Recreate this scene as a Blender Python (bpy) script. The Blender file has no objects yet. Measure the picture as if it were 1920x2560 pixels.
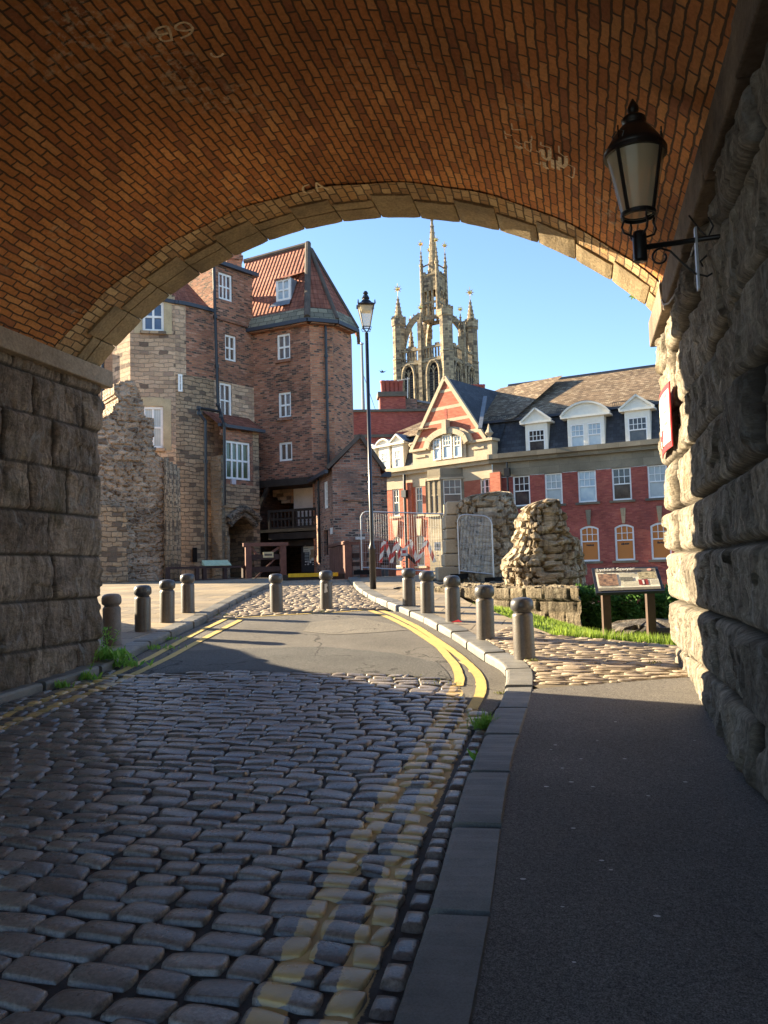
import bpy, bmesh, math, random
import numpy as np
from mathutils import Vector, Matrix
random.seed(7); RS = np.random.RandomState(11)
scene = bpy.context.scene
col = scene.collection
PI = math.pi

# ------------------------------------------------------------------ camera model (source pixels 1920 x 2560)
FPX, CX, CY = 2000.0, 960.0, 1280.0
PITCH, YAW, ROLL, EYE = math.atan(140 / 2000), math.radians(13.8), 0.027, 1.8
fh = np.array([-math.sin(YAW), math.cos(YAW), 0.0]); rh = np.array([math.cos(YAW), math.sin(YAW), 0.0]); ZU = np.array([0, 0, 1.0])
fw = fh * math.cos(PITCH) + ZU * math.sin(PITCH)
u0 = -fh * math.sin(PITCH) + ZU * math.cos(PITCH)
ci = math.cos(ROLL) * rh - math.sin(ROLL) * u0
cj = math.sin(ROLL) * rh + math.cos(ROLL) * u0
EYEP = np.array([0, 0, EYE])
DS = 1920 / 1659.0

def ray(px, py): return fw + (px - CX) / FPX * ci - (py - CY) / FPX * cj
def W(px, py, u):
    d = ray(px, py); return EYEP + d * (u / d.dot(fh))
def hor(px): return 1420 - 0.027 * (px - 960)
def PP(px, u): return W(px, hor(px), u)[:2]
def cr(c, x, y): return (c[0] + x / c[2], c[1] + y / c[2])

def gprof(u):
    if u < 0: return 0.0675 * u * math.exp(u / 30.0)
    if u < 15: return 0.0675 * u
    t = min(u, 29.0) - 15
    return 1.0125 + 0.0675 * t - 0.0675 * t * t / 28
def G0(px, py, dz=0.0):
    d = ray(px, py); lo, hi = 0.5, 60.0
    du = d.dot(fh)
    for _ in range(60):
        m = (lo + hi) / 2
        if EYE + d[2] * m > gprof(m * du) + dz: lo = m
        else: hi = m
    p = EYEP + d * lo
    return p[:2]
def GD(x, y, dz=0.0): return G0(x * DS, y * DS, dz)

EDGE = np.array([(60, 10.2), (1.2, 10.4), (-.4, 11.2), (-2.2, 15.2), (-3.7, 20), (-4.6, 24), (-5.4, 30), (-5.4, 90)])
def edge_dist(x, y):
    best, sgn = 1e9, 1
    for a, b in zip(EDGE[:-1], EDGE[1:]):
        ab = b - a; t = max(0, min(1, ((x - a[0]) * ab[0] + (y - a[1]) * ab[1]) / ab.dot(ab)))
        q = a + ab * t; d = math.hypot(x - q[0], y - q[1])
        if d < best - 1e-9:
            best = d; sgn = 1 if ab[0] * (y - a[1]) - ab[1] * (x - a[0]) < 0 else -1
    return best * sgn      # >0 beyond the pavement edge (falling to the moat)
def gz(x, y):
    u = x * fh[0] + y * fh[1]
    z = gprof(u); d = edge_dist(x, y)
    if d > 0: z -= 2.6 * (1 - math.exp(-(d / 6.0) ** 1.5))
    return z

# ------------------------------------------------------------------ noise in numpy
def h2(i, j, s):
    v = np.sin(i * 127.1 + j * 311.7 + s * 74.7) * 43758.5453
    return v - np.floor(v)
def vnoise(x, y, s=0):
    xi, yi = np.floor(x), np.floor(y); fx, fy = x - xi, y - yi
    fx = fx * fx * (3 - 2 * fx); fy = fy * fy * (3 - 2 * fy)
    a, b = h2(xi, yi, s), h2(xi + 1, yi, s); c, d = h2(xi, yi + 1, s), h2(xi + 1, yi + 1, s)
    return (a * (1 - fx) + b * fx) * (1 - fy) + (c * (1 - fx) + d * fx) * fy
def fbm(x, y, s=0, o=4):
    t, a, n = 0, .5, 0
    for k in range(o):
        t = t + a * vnoise(x * 2 ** k, y * 2 ** k, s + k); n += a; a *= .5
    return t / n - .5
def rubble(u, v, sx, sy, s=0):
    """height 0..1 and a per-stone random, for irregular rubble masonry"""
    x, y = u / sx, v / sy
    y = y + 0.35 * fbm(x * .7, y * .7, s + 9, 2); xi, yi = np.floor(x), np.floor(y)
    f1 = np.full(x.shape, 9.0); f2 = np.full(x.shape, 9.0); idd = np.zeros(x.shape)
    for dj in (-1, 0, 1):
        for di in (-1, 0, 1):
            cx, cy = xi + di, yi + dj
            ox = cx + .5 + .75 * (h2(cx, cy, s) - .5) + .5 * (cy % 2); oy = cy + .5 + .55 * (h2(cx, cy, s + 3) - .5)
            d = (np.abs(x - ox) ** 4 + np.abs(y - oy) ** 4) ** .25; r = h2(cx, cy, s + 5)
            new = d < f1
            f2 = np.where(new, f1, np.minimum(f2, d)); idd = np.where(new, r, idd); f1 = np.where(new, d, f1)
    e = np.clip((f2 - f1) / .15, 0, 1); pil = e * e * (3 - 2 * e)
    return .3 + (pil - .3) * (.35 + .65 * idd), idd, pil

def facets(u, v, sx, sy, s=0):
    """crisp broken-rock planes: every cell is a randomly tilted flat facet"""
    x, y = u / sx + .35 * fbm(u * 2, v * 2, s + 7, 2), v / sy + .35 * fbm(u * 2 + 5, v * 2, s + 8, 2); xi, yi = np.floor(x), np.floor(y); f1 = np.full(x.shape, 9.0); out = np.zeros(x.shape)
    for dj in (-1, 0, 1):
        for di in (-1, 0, 1):
            cx, cy = xi + di, yi + dj; ox, oy = cx + h2(cx, cy, s), cy + h2(cx, cy, s + 3); d = (x - ox) ** 2 + (y - oy) ** 2
            p = (h2(cx, cy, s + 5) - .5) * 1.4 * (x - ox) + (h2(cx, cy, s + 6) - .5) * 1.4 * (y - oy) + (h2(cx, cy, s + 9) - .5) * .9
            new = d < f1; out = np.where(new, p, out); f1 = np.where(new, d, f1)
    return out
# ------------------------------------------------------------------ mesh builder
class MB:
    def __init__(s): s.v = []; s.f = []; s.uv = []; s.mi = []; s.att = {}; s.m = 0
    def n(s): return len(s.v)
    def add(s, p): s.v.append((float(p[0]), float(p[1]), float(p[2]))); return len(s.v) - 1
    def face(s, pts, uv=None):
        b = s.n()
        for p in pts: s.add(p)
        s.f.append(tuple(range(b, b + len(pts)))); s.uv.append(uv); s.mi.append(s.m); return s
    def fi(s, idx, uv=None): s.f.append(tuple(idx)); s.uv.append(uv); s.mi.append(s.m)
    def hexa(s, c):
        """8 corners: bottom 4 ccw then top 4"""
        b = s.n()
        for p in c: s.add(p)
        for q in ((3, 2, 1, 0), (4, 5, 6, 7), (0, 1, 5, 4), (1, 2, 6, 5), (2, 3, 7, 6), (3, 0, 4, 7)):
            s.fi([b + k for k in q])
        return s
    def obox(s, c, a, b, d):
        c, a, b, d = map(lambda t: np.array(t, float), (c, a, b, d))
        return s.hexa([c - a - b - d, c + a - b - d, c + a + b - d, c - a + b - d, c - a - b + d, c + a - b + d, c + a + b + d, c - a + b + d])
    def box(s, x0, y0, z0, x1, y1, z1):
        return s.hexa([(x0, y0, z0), (x1, y0, z0), (x1, y1, z0), (x0, y1, z0), (x0, y0, z1), (x1, y0, z1), (x1, y1, z1), (x0, y1, z1)])
    def beam(s, p, q, w, h, up=(0, 0, 1)):
        p, q = np.array(p, float), np.array(q, float); d = q - p; L = np.linalg.norm(d); d = d / L
        a = np.cross(d, up)
        if np.linalg.norm(a) < 1e-4: a = np.cross(d, (1, 0, 0))
        a = a / np.linalg.norm(a); b = np.cross(a, d)
        return s.obox((p + q) / 2, a * w / 2, d * L / 2, b * h / 2)
    def tube(s, path, r, n=8, cap=True):
        P = [np.array(p, float) for p in path]; b0 = s.n(); m = len(P)
        rr = r if isinstance(r, (list, tuple)) else [r] * m
        ref = None
        for k in range(m):
            t = P[min(k + 1, m - 1)] - P[max(k - 1, 0)]; t = t / (np.linalg.norm(t) + 1e-12)
            if ref is None:
                ref = np.cross(t, (0, 0, 1))
                if np.linalg.norm(ref) < 1e-3: ref = np.cross(t, (1, 0, 0))
            a = ref - t * ref.dot(t); a = a / (np.linalg.norm(a) + 1e-12); ref = a; b = np.cross(t, a)
            for j in range(n):
                w = 2 * PI * j / n; s.add(P[k] + (a * math.cos(w) + b * math.sin(w)) * rr[k])
        for k in range(m - 1):
            for j in range(n):
                s.fi((b0 + k * n + j, b0 + (k + 1) * n + j, b0 + (k + 1) * n + (j + 1) % n, b0 + k * n + (j + 1) % n)[::-1])
        if cap:
            s.fi(tuple(range(b0, b0 + n))); s.fi(tuple(range(b0 + (m - 1) * n, b0 + m * n))[::-1])
        return s
    def lathe(s, prof, c, n=20, rot=0.0, cap=True):
        b0 = s.n(); m = len(prof)
        for r, z in prof:
            for j in range(n):
                w = 2 * PI * j / n + rot; s.add((c[0] + r * math.cos(w), c[1] + r * math.sin(w), c[2] + z))
        for k in range(m - 1):
            for j in range(n):
                s.fi((b0 + k * n + j, b0 + k * n + (j + 1) % n, b0 + (k + 1) * n + (j + 1) % n, b0 + (k + 1) * n + j))
        if cap:
            s.fi(tuple(range(b0, b0 + n))[::-1]); s.fi(tuple(range(b0 + (m - 1) * n, b0 + m * n)))
        return s
    def prism(s, poly, z0, z1):
        b = s.n(); n = len(poly)
        for p in poly: s.add((p[0], p[1], z0))
        for p in poly: s.add((p[0], p[1], z1))
        for k in range(n): s.fi((b + k, b + (k + 1) % n, b + n + (k + 1) % n, b + n + k))
        s.fi(tuple(range(b, b + n))[::-1]); s.fi(tuple(range(b + n, b + 2 * n))); return s
    def grid(s, P, UV=None, att=None, closed=False, flip=False):
        n, m = P.shape[:2]; b = s.n()
        s.v.extend(map(tuple, P.reshape(-1, 3).tolist()))
        if att:
            for k, a in att.items():
                s.att.setdefault(k, {})
                for q, val in enumerate(a.reshape(-1).tolist()): s.att[k][b + q] = val
        for i in range(n - 1 + (1 if closed else 0)):
            i2 = (i + 1) % n
            for j in range(m - 1):
                q = [(i, j), (i2, j), (i2, j + 1), (i, j + 1)]
                if flip: q = q[::-1]
                s.f.append(tuple(b + a * m + c for a, c in q)); s.mi.append(s.m)
                s.uv.append([tuple(UV[a, c]) for a, c in q] if UV is not None else None)
        return s
    def build(s, name, mat, root=None, smooth=False, bevel=0, **props):
        loc = np.array(root.location) if root is not None and not root.get('_local') else np.zeros(3)
        if root is not None:
            p = root.parent
            while p is not None and not root.get('_local'): loc = loc + np.array(p.location); p = p.parent
        me = bpy.data.meshes.new(name)
        V = np.array(s.v, float).reshape(-1, 3) - loc
        me.from_pydata(V.tolist(), [], s.f)
        mats = mat if isinstance(mat, (list, tuple)) else [mat]
        for m in mats: me.materials.append(m)
        uvl = me.uv_layers.new(name='UVMap'); buf = np.zeros((len(me.loops), 2)); li = 0
        VV = np.array(s.v, float).reshape(-1, 3)
        for f, uv in zip(s.f, s.uv):
            k = len(f)
            if uv is not None: buf[li:li + k] = uv
            else:
                a = VV[list(f)]; nrm = np.zeros(3)
                for q in range(k): nrm += np.cross(a[q], a[(q + 1) % k])
                L = np.linalg.norm(nrm)
                if L > 0: nrm = nrm / L
                if abs(nrm[2]) > .97: t, bb = np.array([1, 0, 0.]), np.array([0, 1, 0.])
                else:
                    t = np.cross(ZU, nrm); t /= np.linalg.norm(t); bb = np.cross(nrm, t)
                buf[li:li + k, 0] = a @ t; buf[li:li + k, 1] = a @ bb
            li += k
        uvl.data.foreach_set('uv', buf.reshape(-1))
        if len(mats) > 1: me.polygons.foreach_set('material_index', s.mi)
        if smooth: me.polygons.foreach_set('use_smooth', [True] * len(me.polygons))
        for k, d in s.att.items():
            at = me.attributes.new(k, 'FLOAT', 'POINT'); arr = np.zeros(len(me.vertices)); 
            for q, val in d.items(): arr[q] = val
            at.data.foreach_set('value', arr)
        me.update()
        o = bpy.data.objects.new(name, me); col.objects.link(o)
        if root is not None: o.parent = root
        if bevel:
            b = o.modifiers.new('Bevel', 'BEVEL'); b.width = bevel; b.segments = 2; b.limit_method = 'ANGLE'; b.angle_limit = .6
        for k, v in props.items(): o[k] = v
        return o

def thing(name, label, cat, loc, group=None):
    o = bpy.data.objects.new(name, None); o.empty_display_size = .2; col.objects.link(o)
    o.location = (float(loc[0]), float(loc[1]), float(loc[2])); o['label'] = label; o['category'] = cat
    if group: o['group'] = group
    return o
def tag(o, label, cat, group=None):
    o['label'] = label; o['category'] = cat
    if group: o['group'] = group
    return o
def struct(o, kind='structure'): o['kind'] = kind; return o
def setl(o, label): o['label'] = label; return o
def children(o): return [c for c in bpy.data.objects if c.parent == o]
def dup(root, loc, label=None):
    r = root.copy(); col.objects.link(r); r.location = loc
    if label: r['label'] = label
    for ch in children(root):
        if ch == r: continue
        c = ch.copy(); col.objects.link(c); c.parent = r
        for g in children(ch):
            d = g.copy(); col.objects.link(d); d.parent = c
    return r

class Fac:
    """a vertical facade plane through two plan points; s runs along it, o is outwards"""
    def __init__(s, a, b):
        s.a = np.array(a, float)[:2]; s.b = np.array(b, float)[:2]; d = s.b - s.a; s.L = np.linalg.norm(d); s.d = d / s.L
        n = np.array([s.d[1], -s.d[0]])
        if n.dot(-s.a) < 0: n = -n
        s.n = n
    def at(s, px, py):
        d = ray(px, py); t = (s.a.dot(s.n)) / (d[:2].dot(s.n)); p = EYEP + d * t
        return (p[:2] - s.a).dot(s.d), p[2]
    def P(s, ss, z, o=0.0):
        q = s.a + s.d * ss + s.n * o; return np.array([q[0], q[1], z])
    def rect(s, px0, py0, px1, py1):
        a, b, c, d = s.at(px0, py0), s.at(px1, py0), s.at(px0, py1), s.at(px1, py1)
        s0, s1 = (a[0] + c[0]) / 2, (b[0] + d[0]) / 2; z1, z0 = (a[1] + b[1]) / 2, (c[1] + d[1]) / 2
        return (min(s0, s1), min(z0, z1), max(s0, s1), max(z0, z1))
    def crect(s, c, x0, y0, x1, y1):
        p, q = cr(c, x0, y0), cr(c, x1, y1); return s.rect(p[0], p[1], q[0], q[1])
    def box(s, mb, s0, z0, s1, z1, o0, o1):
        c = [s.P(s0, z0, o0), s.P(s1, z0, o0), s.P(s1, z0, o1), s.P(s0, z0, o1), s.P(s0, z1, o0), s.P(s1, z1, o0), s.P(s1, z1, o1), s.P(s0, z1, o1)]
        return mb.hexa(c)
    def wall(s, mb, s0, z0, s1, z1, holes=(), o=0.0, rev=.16):
        xs = sorted({s0, s1, *[min(max(t, s0), s1) for h in holes for t in (h[0], h[2])]}); zs = sorted({z0, z1, *[min(max(t, z0), z1) for h in holes for t in (h[1], h[3])]})
        for a, b in zip(xs[:-1], xs[1:]):
            for c, d in zip(zs[:-1], zs[1:]):
                if b - a < 1e-5 or d - c < 1e-5: continue
                mx, mz = (a + b) / 2, (c + d) / 2
                if any(h[0] < mx < h[2] and h[1] < mz < h[3] for h in holes): continue
                mb.face([s.P(a, c, o), s.P(b, c, o), s.P(b, d, o), s.P(a, d, o)])
        for h in holes:
            a, c, b, d = h
            for p, q in (((a, c), (b, c)), ((b, c), (b, d)), ((b, d), (a, d)), ((a, d), (a, c))):
                mb.face([s.P(p[0], p[1], o), s.P(q[0], q[1], o), s.P(q[0], q[1], o - rev), s.P(p[0], p[1], o - rev)])
        return mb

def window(root, F, r, nx=2, nz=2, fw_=.07, bar=.035, pane=None, frame=None, o=-.09, zfr=None, sill=None, sillmat=None, top_nx=None, name='window', arch=0.0):
    """a window: the white frame is the part, its glass a sub-part, the sill another"""
    s0, z0, s1, z1 = r; mb = MB()
    F.box(mb, s0, z0, s0 + fw_, z1, o - .05, o + .03); F.box(mb, s1 - fw_, z0, s1, z1, o - .05, o + .03)
    F.box(mb, s0 + fw_, z0, s1 - fw_, z0 + fw_, o - .05, o + .03); F.box(mb, s0 + fw_, z1 - fw_, s1 - fw_, z1, o - .05, o + .03)
    zm = z0 + (z1 - z0) * zfr if zfr else None
    a, b, c, d = s0 + fw_, s1 - fw_, z0 + fw_, z1 - fw_
    if zm:                                   # sash: plain lower sash, upper sash with glazing bars
        F.box(mb, a, zm - .03, b, zm + .03, o - .045, o + .025)
        tn = top_nx or nx
        for k in range(1, tn): F.box(mb, a + (b - a) * k / tn - bar / 2, zm + .03, a + (b - a) * k / tn + bar / 2, d, o - .04, o + .015)
        F.box(mb, a, (zm + d) / 2 - bar / 2, b, (zm + d) / 2 + bar / 2, o - .035, o + .01)
        for k in range(1, nx if top_nx else 1): F.box(mb, a + (b - a) * k / nx - bar / 2, c, a + (b - a) * k / nx + bar / 2, zm - .03, o - .04, o + .015)
    else:
        for k in range(1, nx): F.box(mb, a + (b - a) * k / nx - bar / 2, c, a + (b - a) * k / nx + bar / 2, d, o - .04, o + .02)
        for k in range(1, nz): F.box(mb, a, c + (d - c) * k / nz - bar / 2, b, c + (d - c) * k / nz + bar / 2, o - .035, o + .015)
    w = mb.build(name, frame, root)
    g = MB(); g.face([F.P(s0 + .01, z0 + .01, o - .03), F.P(s1 - .01, z0 + .01, o - .03), F.P(s1 - .01, z1 - .01, o - .03), F.P(s0 + .01, z1 - .01, o - .03)],
                     [(0, 0), (s1 - s0, 0), (s1 - s0, z1 - z0), (0, z1 - z0)])
    LOCAL_BUILD(g, 'pane', pane, w, root)
    if sill:
        q = MB(); F.box(q, s0 - sill, z0 - .12, s1 + sill, z0, -.12, .1); LOCAL_BUILD(q, 'sill', sillmat, w, root)
    return w
def LOCAL_BUILD(mb, name, mat, parent, root, **kw):
    """a sub-part: child of a part whose own origin equals the thing's"""
    loc = np.array(root.location); o = mb.build(name, mat, None, **kw)
    me = o.data; V = np.zeros(len(me.vertices) * 3); me.vertices.foreach_get('co', V); V = V.reshape(-1, 3) - loc
    me.vertices.foreach_set('co', V.reshape(-1)); me.update(); o.parent = parent; return o

# ------------------------------------------------------------------ materials
def nd(nt, typ, ins=None, **props):
    n = nt.nodes.new(typ)
    for k, v in props.items(): setattr(n, k, v)
    for k, v in (ins or {}).items():
        s = n.inputs[k]
        if isinstance(v, bpy.types.NodeSocket): nt.links.new(v, s)
        elif isinstance(v, (tuple, list)) and len(v) == 3 and s.type == 'RGBA': s.default_value = (*v, 1)
        else: s.default_value = v
    return n
def mth(nt, op, a, b=0.0, c=None):
    i = {0: a, 1: b}
    if c is not None: i[2] = c
    return nd(nt, 'ShaderNodeMath', i, operation=op).outputs[0]
def mixc(nt, f, a, b, bt='MIX'):
    n = nd(nt, 'ShaderNodeMix', {0: f}, data_type='RGBA', blend_type=bt)
    for k, v in ((6, a), (7, b)):
        if isinstance(v, bpy.types.NodeSocket): nt.links.new(v, n.inputs[k])
        else: n.inputs[k].default_value = (*v[:3], 1)
    return n.outputs[2]
def ramp(nt, f, stops, interp='LINEAR'):
    n = nd(nt, 'ShaderNodeValToRGB', {0: f}); e = n.color_ramp.elements; n.color_ramp.interpolation = interp
    while len(e) < len(stops): e.new(.5)
    for q, (p, c) in zip(e, stops):
        q.position = p; q.color = (*c, 1) if len(c) == 3 else c
    return n.outputs[0]
def noise(nt, vec, sc, det=4, rough=.55, dist=0):
    return nd(nt, 'ShaderNodeTexNoise', {'Vector': vec, 'Scale': sc, 'Detail': det, 'Roughness': rough, 'Distortion': dist})
def mk(name, rough=.85, spec=.3, metal=0):
    m = bpy.data.materials.new(name); m.use_nodes = True; nt = m.node_tree; b = nt.nodes['Principled BSDF']
    b.inputs['Roughness'].default_value = rough; b.inputs['Specular IOR Level'].default_value = spec; b.inputs['Metallic'].default_value = metal
    return m, nt, b
def pal(cols): return [(k / max(1, len(cols) - 1), c) for k, c in enumerate(cols)]
def stepsp(cols): return [(k / len(cols), c) for k, c in enumerate(cols)]
def uvn(nt): return nd(nt, 'ShaderNodeUVMap').outputs[0]
def objn(nt): return nd(nt, 'ShaderNodeTexCoord').outputs['Object']
def bump(nt, b, h, st=.5, dist=.02):
    n = nd(nt, 'ShaderNodeBump', {'Height': h, 'Strength': st, 'Distance': dist}); nt.links.new(n.outputs[0], b.inputs['Normal'])

def brick_mat(name, cols, mortar, bw=.235, bh=.075, ms=.009, dist=.006, dsc=5, var=.45, vsc=.5, stain=None, stain_at=.58, stain_sc=.6, bst=.6, bd=.02, rough=.9, seed=0, msm=.25, chalk=None):
    m, nt, b = mk(name, rough, .25); uv = uvn(nt)
    nz = noise(nt, uv, dsc, 2)
    off = nd(nt, 'ShaderNodeVectorMath', {0: nz.outputs['Color'], 1: (.5, .5, .5)}, operation='SUBTRACT').outputs[0]
    off = nd(nt, 'ShaderNodeVectorMath', {0: off, 'Scale': dist * 2}, operation='SCALE').outputs[0]
    v = nd(nt, 'ShaderNodeVectorMath', {0: uv, 1: off}, operation='ADD').outputs[0]
    bk = nd(nt, 'ShaderNodeTexBrick', {'Vector': v, 'Scale': 1.0, 'Mortar Size': ms, 'Mortar Smooth': msm, 'Brick Width': bw, 'Row Height': bh})
    fac = bk.outputs['Fac']
    sp = nd(nt, 'ShaderNodeSeparateXYZ', {0: v})
    row = mth(nt, 'FLOOR', mth(nt, 'DIVIDE', sp.outputs[1], bh)); odd = mth(nt, 'ABSOLUTE', mth(nt, 'MODULO', row, 2.0))
    c = mth(nt, 'FLOOR', mth(nt, 'ADD', mth(nt, 'DIVIDE', sp.outputs[0], bw), mth(nt, 'MULTIPLY', mth(nt, 'SUBTRACT', 1.0, odd), .5)))
    idv = nd(nt, 'ShaderNodeCombineXYZ', {0: c, 1: row, 2: float(seed)}).outputs[0]
    wn = nd(nt, 'ShaderNodeTexWhiteNoise', {'Vector': idv}).outputs['Value']
    cl = ramp(nt, wn, stepsp(cols), 'CONSTANT')
    fine = noise(nt, uv, 28, 5, .65).outputs['Fac']
    cl = mixc(nt, .35, cl, ramp(nt, fine, [(.3, (.35, .35, .35)), (.7, (1.5, 1.5, 1.5))]), 'MULTIPLY')
    cl = mixc(nt, fac, cl, mortar)
    big = noise(nt, uv, vsc, 5, .6).outputs['Fac']
    cl = mixc(nt, var, cl, ramp(nt, big, [(.3, (.3, .3, .3)), (.72, (1.45, 1.45, 1.45))]), 'MULTIPLY')
    if stain:
        sn = noise(nt, uv, stain_sc, 6, .68, .6).outputs['Fac']
        cl = mixc(nt, mth(nt, 'MULTIPLY', ramp(nt, sn, [(stain_at, (0, 0, 0)), (stain_at + .1, (1, 1, 1))]), .75), cl, stain)
    if chalk:
        cn = noise(nt, uv, .55, 4, .6).outputs['Fac']; c2 = noise(nt, uv, 11, 5, .7).outputs['Fac']
        k = mth(nt, 'MULTIPLY', ramp(nt, cn, [(.56, (0, 0, 0)), (.67, (1, 1, 1))]), ramp(nt, c2, [(.5, (0, 0, 0)), (.62, (1, 1, 1))]))
        cl = mixc(nt, mth(nt, 'MULTIPLY', k, .65), cl, chalk)
    nt.links.new(cl, b.inputs['Base Color'])
    h = mth(nt, 'ADD', mth(nt, 'MULTIPLY', mth(nt, 'SUBTRACT', 1.0, fac), 1.0), mth(nt, 'ADD', mth(nt, 'MULTIPLY', fine, .5), mth(nt, 'MULTIPLY', wn, .35)))
    bump(nt, b, h, bst, bd); return m

def rubble_mat(name, cols, mortar, sx=.35, sy=.2, edge=.06, var=.5, stain=None, bst=.8, bd=.05, stain_at=.56, stain_sc=.5, warp=.25):
    m, nt, b = mk(name, .95, .2); uv = uvn(nt)
    mp = nd(nt, 'ShaderNodeMapping', {'Vector': uv, 'Scale': (1 / sx, 1 / sy, 1)}).outputs[0]
    nz = noise(nt, mp, 1.3, 3)
    off = nd(nt, 'ShaderNodeVectorMath', {0: nz.outputs['Color'], 'Scale': warp}, operation='SCALE').outputs[0]
    v = nd(nt, 'ShaderNodeVectorMath', {0: mp, 1: off}, operation='ADD').outputs[0]
    vo = nd(nt, 'ShaderNodeTexVoronoi', {'Vector': v, 'Scale': 1.0, 'Randomness': .8}, voronoi_dimensions='2D')
    ve = nd(nt, 'ShaderNodeTexVoronoi', {'Vector': v, 'Scale': 1.0, 'Randomness': .8}, voronoi_dimensions='2D', feature='DISTANCE_TO_EDGE')
    idc = nd(nt, 'ShaderNodeSeparateColor', {0: vo.outputs['Color']}).outputs[0]
    cl = ramp(nt, idc, pal(cols))
    fine = noise(nt, uv, 22, 6, .7).outputs['Fac']
    cl = mixc(nt, .55, cl, ramp(nt, fine, [(.3, (.3, .3, .3)), (.7, (1.5, 1.5, 1.5))]), 'MULTIPLY')
    ed = ramp(nt, ve.outputs['Distance'], [(0, (1, 1, 1)), (edge, (.8, .8, .8)), (edge * 2.2, (0, 0, 0))])
    cl = mixc(nt, ed, cl, mortar)
    big = noise(nt, uv, .45, 5, .6).outputs['Fac']
    cl = mixc(nt, var, cl, ramp(nt, big, [(.3, (.3, .3, .3)), (.72, (1.4, 1.4, 1.4))]), 'MULTIPLY')
    if stain:
        sn = noise(nt, uv, stain_sc, 6, .68, .6).outputs['Fac']
        cl = mixc(nt, mth(nt, 'MULTIPLY', ramp(nt, sn, [(stain_at, (0, 0, 0)), (stain_at + .1, (1, 1, 1))]), .75), cl, stain)
    nt.links.new(cl, b.inputs['Base Color'])
    h = mth(nt, 'ADD', ramp(nt, ve.outputs['Distance'], [(0, (0, 0, 0)), (.22, (1, 1, 1))]), mth(nt, 'ADD', mth(nt, 'MULTIPLY', fine, .7), mth(nt, 'MULTIPLY', idc, .6)))
    bump(nt, b, h, bst, bd); return m

def plain(name, c, var=.25, sc=3, rough=.8, spec=.3, metal=0, fine=30, bst=.25, bd=.01, obj=True, c2=None):
    m, nt, b = mk(name, rough, spec, metal); v = objn(nt) if obj else uvn(nt)
    n1 = noise(nt, v, sc, 5, .6).outputs['Fac']; n2 = noise(nt, v, fine, 5, .65).outputs['Fac']
    if c2: cl = mixc(nt, ramp(nt, n1, [(.35, (0, 0, 0)), (.65, (1, 1, 1))]), c, c2)
    else: cl = mixc(nt, var, c, ramp(nt, n1, [(.3, (.4, .4, .4)), (.7, (1.5, 1.5, 1.5))]), 'MULTIPLY')
    cl = mixc(nt, var * .8, cl, ramp(nt, n2, [(.3, (.45, .45, .45)), (.7, (1.4, 1.4, 1.4))]), 'MULTIPLY')
    nt.links.new(cl, b.inputs['Base Color'])
    if bst: bump(nt, b, n2, bst, bd)
    return m
def flat(name, c, rough=.6, spec=.4, metal=0):
    m, nt, b = mk(name, rough, spec, metal); b.inputs['Base Color'].default_value = (*c, 1); return m
def glass_mat(name, c, c2=None, stripes=0, rough=.08):
    m, nt, b = mk(name, rough, .6); uv = uvn(nt)
    n1 = noise(nt, uv, 1.6, 3).outputs['Fac']
    cl = mixc(nt, ramp(nt, n1, [(.35, (0, 0, 0)), (.65, (1, 1, 1))]), c, c2 or tuple(x * 1.7 for x in c))
    if stripes:
        w = nd(nt, 'ShaderNodeTexWave', {'Vector': uv, 'Scale': stripes, 'Distortion': .2}).outputs['Fac']
        cl = mixc(nt, .3, cl, ramp(nt, w, [(0, (.5, .5, .5)), (1, (1.2, 1.2, 1.2))]), 'MULTIPLY')
    nt.links.new(cl, b.inputs['Base Color']); return m

def attr(nt, name): return nd(nt, 'ShaderNodeAttribute', attribute_name=name).outputs['Fac']
# ------------------------------------------------------------------ shared materials
def sett_mat(name, cols, rough=.27, paintable=True, dirt=(.018, .016, .014)):
    m, nt, b = mk(name, rough, .6); v = objn(nt)
    t = attr(nt, 'tint'); cl = ramp(nt, t, pal(cols))
    n2 = noise(nt, v, 60, 6, .7).outputs['Fac']; n1 = noise(nt, v, 9, 4).outputs['Fac']
    cl = mixc(nt, .75, cl, ramp(nt, n2, [(.3, (.35, .35, .35)), (.7, (1.6, 1.6, 1.6))]), 'MULTIPLY')
    n4 = noise(nt, v, 1.3, 5, .6).outputs['Fac']; cl = mixc(nt, .6, cl, ramp(nt, n4, [(.3, (.55, .55, .55)), (.7, (1.4, 1.4, 1.4))]), 'MULTIPLY')
    cl = mixc(nt, ramp(nt, attr(nt, 'joint'), [(.3, (0, 0, 0)), (.9, (1, 1, 1))]), cl, dirt)
    if paintable:
        p = mth(nt, 'ADD', attr(nt, 'paint'), mth(nt, 'MULTIPLY', mth(nt, 'SUBTRACT', n1, .5), .6))
        p = mth(nt, 'ADD', p, mth(nt, 'MULTIPLY', mth(nt, 'SUBTRACT', n2, .5), .22))
        pc = mixc(nt, ramp(nt, noise(nt, v, 5, 5).outputs['Fac'], [(.4, (0, 0, 0)), (.65, (1, 1, 1))]), (.64, .45, .18), (.46, .33, .16))
        cl = mixc(nt, ramp(nt, p, [(.37, (0, 0, 0)), (.43, (1, 1, 1))]), cl, pc)
    nt.links.new(cl, b.inputs['Base Color'])
    nt.links.new(mth(nt, 'ADD', rough - .1, mth(nt, 'MULTIPLY', n1, .25)), b.inputs['Roughness'])
    bump(nt, b, mth(nt, 'ADD', n2, mth(nt, 'MULTIPLY', n1, .5)), .35, .006); return m

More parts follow.
